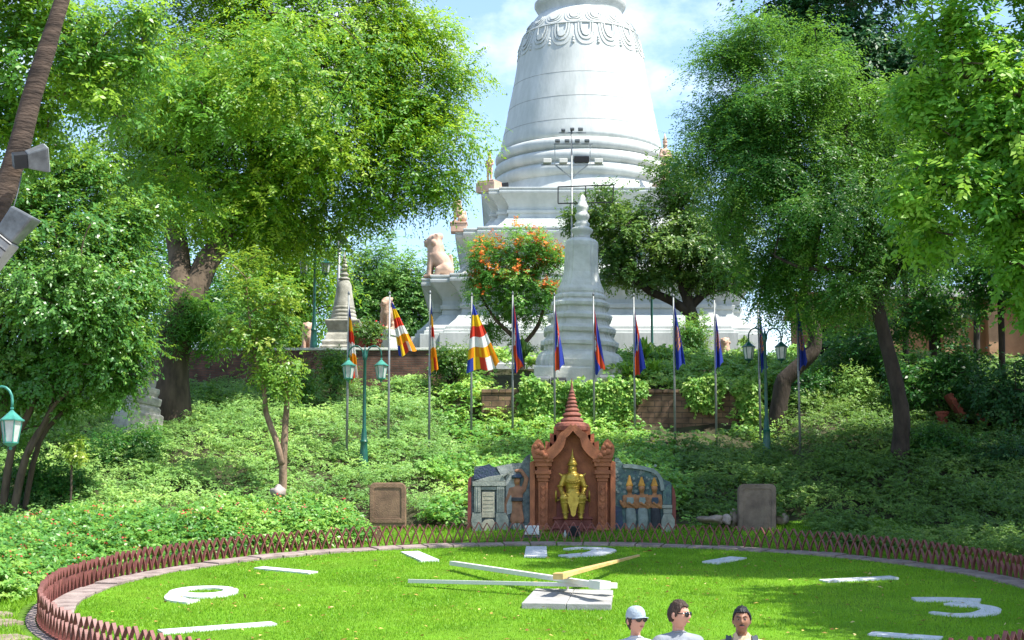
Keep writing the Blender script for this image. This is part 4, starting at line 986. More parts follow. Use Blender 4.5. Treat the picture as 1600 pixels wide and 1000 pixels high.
# ------------------------------------------------------------------ flagpoles
def flagmat(name, c, t):
    m = bpy.data.materials.new(name); m.use_nodes = True; n = m.node_tree.nodes; l = m.node_tree.links; b = n['Principled BSDF']
    b.inputs['Roughness'].default_value = .75; b.inputs['Specular IOR Level'].default_value = .15
    nz = n.new('ShaderNodeTexNoise'); nz.inputs['Scale'].default_value = 9
    mx = n.new('ShaderNodeMix'); mx.data_type = 'RGBA'; mx.inputs[6].default_value = (*[v * .85 for v in c], 1); mx.inputs[7].default_value = (*c, 1)
    l.new(nz.outputs['Fac'], mx.inputs[0]); l.new(mx.outputs[2], b.inputs['Base Color'])
    tr = n.new('ShaderNodeBsdfTranslucent'); tr.inputs[0].default_value = (*c, 1)
    ms = n.new('ShaderNodeMixShader'); ms.inputs[0].default_value = t; l.new(b.outputs[0], ms.inputs[1]); l.new(tr.outputs[0], ms.inputs[2]); l.new(ms.outputs[0], n['Material Output'].inputs['Surface'])
    return m
FM = [flagmat('cloth_blue', (.035, .06, .36), .3), flagmat('cloth_yellow', (.78, .50, .02), .4), flagmat('cloth_red', (.62, .055, .03), .35), flagmat('cloth_white', (.78, .78, .78), .4), flagmat('cloth_orange', (.76, .27, .015), .4), flagmat('cloth_gold', (.55, .27, .14), .3), flagmat('cloth_scarlet', (.68, .10, .035), .35)]
def col_buddhist(u, v):
    seg = int(u * 6.2)
    if seg >= 5: return [0, 1, 2, 3, 4][min(4, int(v * 5))]
    return [0, 1, 2, 3, 4][seg] if not (seg == 4 and int(v * 14) % 3 == 0) else 1
def col_national(u, v):
    w = v
    if w < .25 or w > .75: return 0
    if .34 < u < .62:        # three-towered white temple in the red stripe
        a = (u - .48) / .14; b = (w - .28) / .44
        top = .42 + .45 * max(0, 1 - abs(a) * 2.6) if abs(a) < .4 else (.25 + .4 * max(0, 1 - abs(abs(a) - .62) * 4.5))
        if b < top: return 3
    return 6
def col_royal(u, v):
    a = (u - .52) / .20; b = (v - .5) / .42
    if a * a + b * b < 1 and (int((u * 31)) + int(v * 9)) % 3 != 0: return 5
    return 0
FLAGS = [(545, 458, 738, 'b', 472, 128, 0, 7.5, 6), (609, 458, 730, 'b', 466, 94, 8, 26, 4), (672, 457, 723, 'b', 468, 118, 0, 6.5, 5), (737, 460, 700, 'b', 472, 112, -4.5, 24, 4),
         (801, 458, 698, 'n', 466, 122, 0, 8.8, 4), (866, 460, 690, 'n', 475, 110, .5, 8.1, 3), (927, 460, 688, 'n', 482, 106, 0, 10.1, 3), (990, 461, 692, 'n', 480, 112, .5, 8.8, 4),
         (1052, 462, 697, 'r', 470, 112, 0, 9.5, 3), (1116, 466, 701, 'r', 482, 98, 0, 6.8, 3), (1184, 470, 708, 'r', 474, 112, 0, 6.8, 4), (1245, 472, 714, 'r', 478, 102, 0, 8.1, 3)]
LAB = {545: 'flagpole with limp narrow striped flag, leftmost of the row', 609: 'flagpole with wide blown striped flag beside the left lamp post', 672: 'flagpole with furled striped flag between the two wide striped flags',
       737: 'flagpole with widest striped flag blown right, white band and orange checks', 801: 'flagpole with limp red and blue flag nearest the widest striped flag', 866: 'flagpole with limp red, white and blue flag left of the white spire',
       927: 'flagpole with red and blue flag in front of the small white stupa', 990: 'flagpole with red and blue flag right of the small white stupa', 1052: 'flagpole with wide royal blue flag showing its gold emblem',
       1116: 'flagpole with narrow blue flag left of the shaded lamp post lanterns', 1184: 'flagpole with furled plain blue flag touching the shaded lamp post', 1245: 'flagpole with dark blue flag, rightmost of the row'}
for i, (px, top, bot, kind, ftop, flen, a0, a1, nf) in enumerate(FLAGS):
    rng = np.random.default_rng(100 + i)
    b = ghit(px, bot); tp = W(px, top, b.y); s = b.y / FPX
    b = Vector((tp.x, b.y, gz(tp.x, b.y)))
    r = empty('flagpole', b, LAB[px], 'flagpole', 'flagpoles on the slope behind the shrine'); H = tp.z - b.z
    mb = MB(); mb.tube([(0, 0, -.3), (0, 0, H * .5), (0, 0, H - .06)], [.042, .036, .026], 10); mb.build('pole', M['pole'], r, smooth=True)
    mb = MB(); mb.lathe([(.02, H - .06), (.035, H - .03), (.038, H), (.028, H + .03), (.006, H + .07)], (0, 0, 0), 12); mb.build('finial', M['steel'], r, smooth=True)
    L = flen * s; nu, nv = 44, 36; z0 = H - (ftop - top) * s; ph = rng.uniform(0, 6)
    vs = []; fs = []; mis = []
    for iu in range(nu + 1):
        u = iu / nu
        for iv in range(nv + 1):
            v = iv / nv; wob = math.sin(v * nf * math.pi + ph + u * 1.8); th = math.radians(a0 + (a1 - a0) * v + (1.1 * math.sin(v * 2 * math.pi * 1.5 + ph + u * 2) * u if a1 - a0 < 10 else .5 * wob * u))
            ln = L * (1 - .10 * (v if kind != 'b' else .35 * v) + .03 * math.sin(v * 9 + ph)); ru = u ** .9
            dep = (.09 if a1 - a0 < 10 else .085) * wob * min(1, u * 2.2)
            vs.append((.03 + ln * ru * math.sin(th) + .006 * v, dep - .02, z0 - ln * ru * math.cos(th) - .15 * L * v * (1 - u) * (.4 if a1 - a0 < 10 else .1)))
    fcol = {'b': col_buddhist, 'n': col_national, 'r': col_royal}[kind]; tw = rng.uniform(-.15, .25)
    for iu in range(nu):
        for iv in range(nv):
            a = iu * (nv + 1) + iv; fs.append((a, a + 1, a + nv + 2, a + nv + 1))
            u = (iu + .5) / nu; v = (iv + .5) / nv
            if kind == 'n': v = min(.999, max(0, v + .33 * math.sin(u * 4.6 + ph) * min(1, u * 3)))
            mis.append(fcol(u, v))
    me = bpy.data.meshes.new('flag'); me.from_pydata(vs, [], fs)
    o = link('flag', me, FM, r, smooth=True); me.polygons.foreach_set('material_index', mis)

# ------------------------------------------------------------------ walls on the slope
z1 = W(900, 609, 62.5).z
x0, x1 = W(752, 640, 62.5).x, W(1168, 640, 62.5).x
mb = MB(); mb.box(x0, 0, 6.6 - z1, x1, .45, -.12); o = empty('retaining_wall', (0, 62.45, z1), 'old laterite block retaining wall under the small white stupa, half hidden by creeper', 'wall')
mb.build('block_face', M['laterite'], o, bevel=.03)
mb = MB()
rng = np.random.default_rng(8); x = x0
while x < x1:
    w = rng.uniform(.5, .8); mb.box(x, -.05 + rng.uniform(-.02, .02), -.118, min(x + w - .015, x1), .5, rng.uniform(.0, .04)); x += w
mb.build('coping', M['laterite'], o, bevel=.02)
z1 = 10.62; x0, x1 = W(296, 560, 66).x, W(770, 560, 66).x
o = empty('brick_wall', (0, 66.0, z1), 'old red brick wall holding up the temple terrace behind the left flags', 'wall')
mb = MB(); mb.box(x0, 0, 8.0 - z1, x1, .35, 0); mb.build('brick_face', M['brick'], o, bevel=.02)
mb = MB(); mb.box(x0 - .03, -.06, .003, x1 + .03, .42, .10); mb.build('coping', M['white_old'], o, bevel=.02)

# ------------------------------------------------------------------ great white stupa
SXC, SYC = W(908, 250, 90).x, 90.0
Z1 = 10.45
big = empty('great_stupa', (SXC, SYC, Z1), 'huge white bell-shaped stupa on stepped terraces above the trees', 'stupa')
def zr(py, Y): return W(800, py, Y).z - Z1
def cross_plan(w, a, n):
    q = [(w, a), (w - n, a), (w - n, w - n), (a, w - n), (a, w)]
    def plan(o):
        Q = [(x + o, y + o) for x, y in q]
        return Q + [(-x, y) for x, y in reversed(Q)] + [(-x, -y) for x, y in Q] + [(x, -y) for x, y in reversed(Q)]
    return plan
def moulded(z0, z1, amp):
    """one terrace: spreading foot, tall waist with a roll, spreading cornice; offsets in metres"""
    h = z1 - z0; k = lambda t, o: (o * amp, z0 + h * t)
    return [k(0, .30), k(.06, .30), k(.065, .22), k(.12, .22), k(.13, .12), k(.26, -.22), k(.34, -.36), k(.35, -.46), k(.45, -.50), k(.455, -.42), k(.52, -.40), k(.525, -.50), k(.60, -.50), k(.66, -.44), k(.76, -.26), k(.86, -.02), k(.87, .04), k(.92, .06), k(.925, .0), k(.96, .0), k(.965, .05), k(1, .05)]
T = [(7.55, 82.65, 428, None), (6.05, 84.1, 354, None), (4.85, 85.25, 293, None)]
zt1 = zr(428, 82.65); zt2 = zr(355, 84.1); zt3 = zr(293, 85.25)
zp = zr(522, 82.5)
mb = MB(); mb.loft(cross_plan(7.55, 6.2, .45), [(.55, -.4), (.55, zp * .55), (.48, zp * .56), (.48, zp)]); mb.build('plinth', M['white'], big, bevel=.02)
mb = MB(); mb.loft(cross_plan(7.55, 6.2, .45), moulded(zp, zt1, 1.0)); mb.build('terrace', M['white'], big, bevel=.02)
mb = MB(); mb.loft(cross_plan(6.05, 5.0, .4), moulded(zt1, zt2, .9)); mb.build('terrace', M['white'], big, bevel=.02)
mb = MB(); mb.loft(cross_plan(4.85, 4.0, .35), moulded(zt2, zt3, .8)); mb.build('terrace', M['white'], big, bevel=.02)
K = .0316
def zb(py): return zr(py, 90)
prof = [(4.5, zt3 - .05)]
for yc, r in ((292, 138), (272, 137), (253, 135)):
    for t in np.linspace(-1, 1, 9): prof.append(((r - 7 + 7 * math.sqrt(max(0, 1 - t * t))) * K, zb(yc - t * 9.2)))
bell = [(243, 126), (236, 126.5), (225, 124.5), (200, 119), (170, 113.5), (140, 107), (115, 102.5), (100, 100.5), (85, 97.5), (62, 90.5), (48, 82.5), (36, 74.5), (28, 67.5)]
prof = [p for p in prof]
mb = MB(); mb.lathe(prof, (0, 0, 0), 96); shade_auto(mb.build('base_rings', M['white'], big), 60)
mb = MB(); mb.lathe([(r * K, zb(y)) for y, r in bell], (0, 0, 0), 96); mb.build('bell', M['white'], big, smooth=True)
mb = MB(); mb.lathe([(66 * K, zb(28.5)), (66 * K, zb(22)), (70 * K, zb(17)), (73 * K, zb(12)), (73 * K, zb(8)), (69 * K, zb(4)), (66 * K, zb(2)), (66 * K, zb(-3)), (69 * K, zb(-7)), (69 * K, zb(-12)), (60 * K, zb(-16)), (57 * K, zb(-30))], (0, 0, 0), 96); shade_auto(mb.build('neck_collar', M['white'], big), 40)
mb = MB(); mb.lathe([(64 * K, zb(-30)), (66 * K, zb(-40)), (66 * K, zb(-70)), (60 * K, zb(-75))], (0, 0, 0), 4, math.pi / 4); mb.build('harmika', M['white'], big)
sp = []
for k in range(14):
    r = 44 * (1 - k / 14.5); y = -75 - k * 14; sp += [(r * .8 * K, zb(y)), (r * K, zb(y - 5)), (r * .95 * K, zb(y - 10)), (r * .75 * K, zb(y - 13.8))]
sp.append((.02, zb(-310))); mb = MB(); mb.lathe(sp, (0, 0, 0), 40); shade_auto(mb.build('spire', M['white'], big), 50)
def bell_r(z):
    zs = [zb(y) for y, r in bell]; return float(np.interp(z, zs, [r * K for y, r in bell]))
def zfront(py, Y): return zr(py, Y)
for py in (111, 150.5, 189):
    z = zfront(py, 86.7); mb = MB(); r0 = bell_r(z); mb.lathe([(r0 - .02, z - .018), (bell_r(z - .009) + .008, z - .009), (bell_r(z + .009) + .008, z + .009), (r0 - .02, z + .018)], (0, 0, 0), 96)
    mb.build('plaster_joint', M['crack'], big)
# lotus band: a ring carrying petals
zlo, zmid, zhi = zfront(71, 87.1), zfront(37, 87.5), zfront(21, 87.8)
mb = MB(); mb.lathe([(bell_r(zmid - .03) + .01, zmid - .05), (bell_r(zmid - .03) + .07, zmid - .03), (bell_r(zmid + .03) + .07, zmid + .03), (bell_r(zmid + .03) + .01, zmid + .05)], (0, 0, 0), 96)
lb = mb.build('lotus_band', M['white'], big, smooth=True)
def petal(c, w, z0, z1, up, nm):
    """nested U ridges on the bell, c centre angle, w half width in radians"""
    mb = MB(); flip = -1 if up else 1
    def pt(a, z, o): r = bell_r(z) + o; return (r * math.sin(a), -r * math.cos(a), z)
    H = z1 - z0
    for k, (sc, o) in enumerate(((1.0, .035), (.74, .06), (.48, .085))):
        ring = []
        for t in np.linspace(-1, 1, 15):
            x = math.copysign(abs(math.sin(t * math.pi / 2)) ** .8, t); y = math.cos(t * math.pi / 2) ** .75
            ring.append((c + w * sc * x, z1 - H * (1 - (1 - sc) * .0) * (1 - (1 - y)) * (1 if k == 0 else 1) * (sc * .86 + .14)))
        n = len(ring); wd = .22
        outer = [pt(a, z, o) for a, z in ring]; cen = [(c + (a - c) * (1 - wd), z1 - (z1 - z) * (1 - wd * .6)) for a, z in ring]
        inner = [pt(a, z, o) for a, z in cen]; ob = [pt(a, z, -.04) for a, z in ring]; ib = [pt(a, z, -.04) for a, z in cen]
        fs = []
        for i in range(n - 1):
            fs += [(i, i + 1, n + i + 1, n + i), (i, 2 * n + i, 2 * n + i + 1, i + 1), (n + i, n + i + 1, 3 * n + i + 1, 3 * n + i)]
        mb.add(outer + inner + ob + ib, fs)
    ring = [(c + w * .34 * math.sin(t), z1 - H * .45 - H * .16 * math.cos(t) * 1.0) for t in np.linspace(0, 2 * math.pi, 12, endpoint=False)]
    mb.add([pt(a, z, .10) for a, z in ring] + [pt(a, z, -.02) for a, z in ring], [tuple(range(12))] + [(i, 12 + i, 12 + (i + 1) % 12, (i + 1) % 12) for i in range(12)])
    return mb.build(nm, M['white'], lb, smooth=False)
npet = 16
for k in range(npet):
    c = 2 * math.pi * k / npet + .05; petal(c, math.pi / npet * .92, zlo, zmid - .06, False, 'petal')
    # tassel between the big petals
    mb = MB(); a = c + math.pi / npet
    for z_, r_ in ((zlo + .12, .09), (zlo + .26, .075), (zlo + .40, .06)):
        R_ = bell_r(z_); mb.lathe([(r_ * .5, -.07), (r_, 0), (r_ * .5, .07)], (R_ * math.sin(a), -R_ * math.cos(a), z_), 10)
    mb.build('tassel', M['white'], lb, smooth=True)
for k in range(npet):
    c = 2 * math.pi * (k + .5) / npet + .05; petal(c, math.pi / npet * .98, zmid + .06, zhi, False, 'small_petal')
# dark square vent in the rings
z = zfront(250.5, 85.85); mb = MB(); mb.box(W(897, 250, 85.85).x - SXC, -4.42, z - .14, W(920, 250, 85.85).x - SXC, -3.9, z + .14); mb.build('vent', M['void'], big)

# ------------------------------------------------------------------ small white stupa on the retaining wall
Y2 = 65.0; g2 = W(902, 602, 63).z
st2 = empty('small_stupa', (W(903, 590, Y2).x, Y2, 8.75), 'slender weathered white stupa with knobbed finial behind the flag row', 'stupa')
st2.rotation_euler = (0, math.radians(1.6), 0)
k2 = Y2 / FPX * 1.012
def z2(py): return W(800, py, Y2).z - 8.75
def plan2(w):
    def plan(o):
        a = o * k2; q = [(a, a * .52), (a * .9, a * .52), (a * .9, a * .72), (a * .8, a * .72), (a * .8, a * .8), (a * .72, a * .8), (a * .72, a * .9), (a * .52, a * .9), (a * .52, a)]
        return q + [(-x, y) for x, y in reversed(q)] + [(-x, -y) for x, y in q] + [(x, -y) for x, y in reversed(q)]
    return plan
PL = plan2(1)
def sq(o): a = o * k2; return [(a, -a), (a, a), (-a, a), (-a, -a)]
mb = MB(); mb.loft(sq, [(70, -.3), (70, z2(583)), (68, z2(581))]); mb.build('plinth', M['white_old'], st2, bevel=.03)
mb = MB(); mb.loft(PL, [(66, z2(581)), (67, z2(577)), (67.5, z2(570)), (65, z2(562)), (60, z2(556)), (55, z2(554)), (55, z2(546)), (60, z2(545)), (60.5, z2(539)), (56, z2(537)), (53, z2(533)), (50, z2(526)), (55, z2(524)), (56, z2(518)), (53, z2(516)), (46, z2(512)), (44, z2(504)), (49, z2(502)), (50, z2(497)), (46, z2(495)), (41, z2(492)), (40, z2(484)), (45, z2(482)), (46, z2(477)), (42, z2(475)), (37, z2(471)), (40, z2(469)), (40, z2(465)), (35, z2(462)), (36.5, z2(459)), (36, z2(455))]); mb.build('moulded_base', M['white_old'], st2, bevel=.015)
mb = MB(); mb.loft(PL, [(36, z2(455.2)), (33, z2(450)), (29.5, z2(440)), (27, z2(428)), (26, z2(412)), (25.6, z2(395)), (26, z2(386)), (25, z2(380)), (21, z2(376)), (15, z2(373))]); mb.build('body', M['white_old'], st2, bevel=.02)
mb = MB(); mb.lathe([(a * k2, z2(b)) for a, b in ((14, 373.5), (12.5, 370), (13, 367), (17, 362), (17.5, 359), (15, 357), (11, 355), (12, 352), (12, 349), (8.5, 346), (9, 344), (11.5, 340), (11.5, 336), (8.5, 332), (8, 330), (10, 326), (10, 322), (7.5, 319), (6, 314), (4, 308), (1, 304))], (0, 0, 0), 28); mb.build('finial', M['white_old'], st2, smooth=True)
for (px, py, lab, dk) in ((848, 598, 'grey floodlight on a slanted stalk left at the small stupa foot', 0), (948, 596, 'grey floodlight on a slanted stalk right at the small stupa foot', 0), (873, 600, 'low black floodlight lying between the two stalked ones', 1)):
    c = W(px, py, 62.6); r = empty('floodlight', c, lab, 'floodlight', 'floodlights at the small stupa'); sgn = 1 if px < 900 else -1
    mb = MB(); M4 = Matrix.Rotation(.5, 4, 'X'); mb.box(-.26, -.1, -.02, .26, .12, .20, M4); mb.build('housing', M['dark'] if dk else M['steel'], r, bevel=.02)
    mb = MB(); mb.box(-.21, -.115, .02, .21, -.102, .17, M4); mb.build('lens', M['lampglass'], r)
    if not dk:
        mb = MB(); mb.tube([(0, .05, 0), (sgn * .32, -.05, -.5)], .035, 8); mb.build('stalk', M['dark'], r)

# ------------------------------------------------------------------ grey chedi behind the brick wall, another low at left
Y3 = 70.0; g3 = gz(-6.4, 70); k3 = Y3 / FPX * 1.01
def z3(py): return W(800, py, Y3).z - g3
ch = empty('grey_chedi', (W(537, 500, Y3).x, Y3, g3), 'small grey stone chedi with ringed spire behind the brick wall', 'stupa')
def lth(name, L, n=32, m='grey_stone', sm=40): mb = MB(); mb.lathe([(a * k3, z3(b)) for a, b in L], (0, 0, 0), n); return shade_auto(mb.build(name, M[m], ch), sm)
mb = MB(); k_ = k3
def sq3(o): a = o * k3; return [(a, -a), (a, a), (-a, a), (-a, -a)]
mb.loft(sq3, [(34, z3(575)), (34, z3(545)), (31, z3(543)), (31, z3(537)), (27, z3(534)), (25, z3(526)), (23, z3(523)), (22, z3(519)), (25, z3(512)), (27, z3(505)), (27, z3(503)), (23, z3(502))]); mb.build('base', M['grey_stone'], ch, bevel=.02)
L = []
for y, r in ((500, 21.5), (494, 20), (488, 18.8), (482, 17.6)): L += [(r * .94, y + 3), (r, y + 1), (r, y - 1), (r * .93, y - 2.8)]
lth('rings', L, 36)
lth('bell', [(16.5, 479), (15.5, 472), (13.5, 462), (12.3, 452), (11.6, 446), (9.5, 441), (8.2, 439)], 36)
L = []
for i, (y, r) in enumerate(((436, 9.4), (429, 7.4), (422, 6.2), (416, 5.1), (410.5, 4.1), (406, 3.3), (402, 2.6))): L += [(r * .65, y + 3), (r, y + 1), (r, y - .5), (r * .6, y - 2.6)]
lth('spire', L + [(1.2, 398), (.2, 392)], 24)
Y4 = 57.0; g4 = gz(-11.8, 57); c = Vector((W(212, 600, Y4).x, Y4, g4))
ch = empty('fallen_moulding', c, 'pale weathered stone stupa corner half hidden behind the left bushy tree', 'stupa')
mb = MB(); s4 = Y4 / FPX
def z4(py): return W(800, py, Y4).z - g4
def sq4(o): a = o * s4; return [(a, -a), (a, a), (-a, a), (-a, -a)]
mb.loft(sq4, [(30, -.4), (30, z4(648)), (26, z4(645)), (26, z4(638)), (23, z4(634)), (25, z4(632)), (26, z4(622)), (20, z4(619)), (22, z4(613)), (22, z4(606)), (16, z4(604)), (17, z4(600)), (17, z4(592)), (11, z4(590)), (10, z4(580)), (4, z4(560)), (1, z4(545))]); mb.build('moulded_base', M['grey_stone'], ch, bevel=.02); ch.name = 'ruined_stupa'
ch.rotation_euler = (0, math.radians(6), math.radians(40))

# ------------------------------------------------------------------ lions and guardian figures
def lion_mesh():
    J = {'rump': ((.38, 0, .38), .34), 'mid': ((.18, 0, .72), .38), 'chest': ((-.08, 0, 1.02), .40), 'neck': ((-.10, 0, 1.38), .37), 'head': ((-.16, 0, 1.66), .33), 'muz': ((-.42, 0, 1.58), .20), 'crest': ((.06, 0, 1.86), .18)}
    C = [['rump', 'mid', 'chest', 'neck', 'head', 'muz'], ['head', 'crest']]
    for s, n in ((-1, 'l'), (1, 'r')):
        J.update({n + 's': ((-.24, s * .20, 1.0), .17), n + 'e': ((-.32, s * .21, .55), .13), n + 'p': ((-.36, s * .21, .12), .115), n + 't': ((-.52, s * .21, .08), .10),
                  n + 'h': ((.36, s * .26, .42), .24), n + 'k': ((.08, s * .33, .34), .17), n + 'f': ((-.02, s * .34, .10), .10), n + 'g': ((-.18, s * .34, .08), .09), n + 'ear': ((-.02, s * .28, 1.90), .08)})
        C += [['chest', n + 's', n + 'e', n + 'p', n + 't'], ['rump', n + 'h', n + 'k', n + 'f', n + 'g'], ['head', n + 'ear']]
    J['tail'] = ((.62, 0, .62), .07); J['tail2'] = ((.56, 0, 1.0), .08); C.append(['rump', 'tail', 'tail2'])
    ms = [skin_mesh(J, C)]
    for k in range(9):
        t = k / 8 * math.pi * 2; ms.append(ellipsoid((-.14 + .03 * math.cos(t), .37 * math.sin(t), 1.55 + .34 * math.cos(t)), (.13, .10, .13), 10, 8))
    for s in (-1, 1): ms.append(ellipsoid((-.45, s * .13, 1.75), (.05, .05, .04), 10, 8))
    ms.append(ellipsoid((-.60, 0, 1.66), (.05, .07, .04), 10, 8)); ms.append(ellipsoid((-.54, 0, 1.46), (.08, .13, .035), 10, 8))
    return voxel(ms, .03, 2)
LM = lion_mesh()
def lion(c, h, rz, label, ped=None, pedm='pink'):
    r = empty('lion_statue', c, label, 'lion statue', 'seated stone lions around the great stupa'); s = h / 2.0; r.rotation_euler = (0, 0, rz)
    z0 = 0
    if ped:
        mb = MB(); w, d, z0 = ped; mb.box(-w / 2, -d / 2, -.05, w / 2, d / 2, z0 * .82); mb.box(-w / 2 - .04, -d / 2 - .04, z0 * .82, w / 2 + .04, d / 2 + .04, z0); mb.build('pedestal', M[pedm], r, bevel=.02)
    o = link('lion', LM, M['pink'], r, smooth=True); o.scale = (s, s, s); o.location = (0, 0, z0)
    return r
def big_pt(px, py, Y): v = W(px, py, Y); return v
c = W(684, 428, 84.0); c.z = Z1 + zt1; lion(c, 2.12, math.radians(-6), 'large pink stone lion seated on the lowest terrace left corner')
c = W(717, 352, 85.2); c.z = Z1 + zt2; lion(c, 1.08, 0, 'small pink lion on a block at the second terrace left corner', (.75, .7, .42))
c = Vector((W(606, 520, 69).x, 69, gz(-4.6, 69))); lion(c, 1.28, math.radians(60), 'pink lion on a white block between the first two striped flags', (.7, .7, W(606, 517, 69).z - c.z), 'white_old')
c = Vector((W(481, 540, 68).x, 68, gz(-7.6, 68))); lion(c, 1.15, math.radians(90), 'pink stone lion beside the tall lamp post on the wall', (.55, .5, .30))
c = Vector((W(1133, 548, 73).x, 73, gz(8.4, 73))); lion(c, 1.0, math.radians(80), 'whitish little lion by the white wall right of the topiary bush', (.8, .6, .55))
def guardian(c, h, label, rz=0):
    r = empty('guardian_statue', c, label, 'statue', 'standing pink guardian figures on the top terrace'); r.rotation_euler = (0, 0, rz)
    J = {'pel': ((0, 0, .92), .15), 'che': ((0, 0, 1.3), .19), 'nk': ((0, 0, 1.47), .07), 'hd': ((0, -.01, 1.62), .105), 'tp': ((0, 0, 1.74), .09)}
    C = [['pel', 'che', 'nk', 'hd', 'tp']]
    for s, n in ((-1, 'l'), (1, 'r')):
        J.update({n + 's': ((s * .2, 0, 1.38), .075), n + 'e': ((s * .27, -.03, 1.12), .058), n + 'w': ((s * .10, -.19, 1.08), .05), n + 'h': ((s * .1, 0, .85), .11), n + 'k': ((s * .12, -.02, .48), .085), n + 'a': ((s * .12, 0, .1), .065), n + 't': ((s * .13, -.13, .05), .06)})
        C += [['che', n + 's', n + 'e', n + 'w'], ['pel', n + 'h', n + 'k', n + 'a', n + 't']]
    me = voxel([skin_mesh(J, C), ellipsoid((0, -.11, 1.61), (.02, .03, .03), 8, 6)], .022, 2); s = h / 2.1
    mb = MB(); mb.box(-.5, -.45, -.05, .5, .45, .42); mb.box(-.44, -.4, .42, .44, .4, .52); mb.build('pedestal', M['pink'], r, bevel=.02)
    o = link('figure', me, M['pink'], r, smooth=True); o.scale = (s, s, s); o.location = (0, 0, .52)
    mb = MB(); mb.lathe([(.10 * s, 1.72 * s + .52), (.115 * s, 1.76 * s + .52), (.08 * s, 1.86 * s + .52), (.085 * s, 1.9 * s + .52), (.04 * s, 2.0 * s + .52), (.01 * s, 2.15 * s + .52)], (0, 0, 0), 14); mb.build('headdress', M['pink'], r, smooth=True)
c = W(765, 292, 86.3); c.z = Z1 + zt3; guardian(c, 1.55, 'pink guardian figure at the left corner under the stupa bell', -.5)
c = W(1040, 292, 86.3); c.z = Z1 + zt3; guardian(c, 2.3, 'pink guardian figure behind the tree at the right of the bell', .5)

# ------------------------------------------------------------------ floodlight masts and the empty sign frame
def lamp_box(mb, c, w=.30, h=.2): c = Vector(c); mb.box(c.x - w / 2, c.y - .14, c.z, c.x + w / 2, c.y + .1, c.z + h)
Y5 = 74.0; g5 = gz(2.4, Y5); c = Vector((W(893, 300, Y5).x, Y5, g5)); r = empty('floodlight_mast', c, 'grey floodlight mast with three crossbars before the bell', 'floodlight mast')
k5 = Y5 / FPX
def q5(px, py): v = W(px, py, Y5); return Vector((v.x - c.x, 0, v.z - c.z))
mb = MB(); mb.tube([(0, 0, -.2), q5(893, 204)], [.055, .035], 10); mb.build('pole', M['pole'], r, smooth=True)
mb = MB(); mb.bar(q5(873, 207.5), q5(916, 207.5), .05, .05); mb.bar(q5(865, 225), q5(926, 225), .05, .05); mb.bar(q5(846, 257.5), q5(943, 257.5), .05, .05)
for x in (867, 922): mb.bar(q5(x, 226), q5(x, 257), .035, .035, up=(0, 1, 0))
mb.bar(q5(868, 258), q5(893, 278), .05, .05, up=(0, 1, 0)); mb.bar(q5(918, 258), q5(893, 278), .05, .05, up=(0, 1, 0)); mb.build('crossbars', M['pole'], r)
for x, y, w in ((880, 207, .17), (894, 205.5, .17), (907, 206, .2), (871, 224, .2), (886, 224, .2), (902, 224, .2), (917, 224, .2), (855, 257, .34), (880, 257, .34), (935, 257, .34)):
    mb = MB(); lamp_box(mb, q5(x, y) + Vector((0, -.05, .03)), w, w * .55); mb.build('lamp_head', M['steel'] if w < .3 else M['clock_white'], r, bevel=.02)
Y6 = 73.0; c6 = W(915, 304, Y6); c6.z = gz(c6.x, Y6); r = empty('sign_frame', c6, 'thin empty rectangular metal frame behind the small stupa tip', 'frame')
def q6(px, py): v = W(px, py, Y6); return Vector((v.x - c6.x, 0, v.z - c6.z))
mb = MB(); P = [q6(872, 292), q6(959, 289), q6(957, 316), q6(872, 318)]
for i in range(4): mb.bar(P[i], P[(i + 1) % 4], .045, .045, up=(0, 1, 0))
mb.bar(q6(915, 290), q6(915, 317), .04, .04, up=(0, 1, 0)); mb.build('frame', M['dark'], r)
mb = MB(); mb.tube([(q6(915, 0).x, .06, -.2), q6(915, 316) + Vector((0, .06, 0))], .045, 8); mb.build('post', M['dark'], r)
Y7 = 76.0; c7 = W(528, 400, Y7); c7.z = gz(c7.x, Y7); r = empty('floodlight_mast', c7, 'pale slim floodlight mast behind the grey chedi spire', 'floodlight mast')
def q7(px, py): v = W(px, py, Y7); return Vector((v.x - c7.x, 0, v.z - c7.z))
mb = MB(); mb.tube([(0, 0, -.2), q7(531, 352)], [.09, .06], 10); mb.build('pole', M['pole'], r, smooth=True)
for x, y, a in ((527, 360, .5), (535, 356, -.3), (532, 372, .2), (537, 376, -.5)):
    mb = MB(); mb.box(-.16, -.12, -.12, .16, .12, .12, Matrix.Translation(q7(x, y)) @ Matrix.Rotation(a, 4, 'Y') @ Matrix.Rotation(.4, 4, 'X')); mb.build('lamp_head', M['steel'], r, bevel=.02)
# floodlight on the top terrace
c = W(790, 291, 85.6); c.z = Z1 + zt3; r = empty('floodlight', c, 'small black floodlight on the top terrace beside the left guardian', 'floodlight')
mb = MB(); mb.box(-.15, -.1, .05, .17, .1, .3, Matrix.Rotation(-.15, 4, 'Y')); mb.build('housing', M['dark'], r, bevel=.02); mb = MB(); mb.bar((-.1, 0, 0), (.12, 0, .04), .05, .06); mb.build('foot', M['dark'], r)

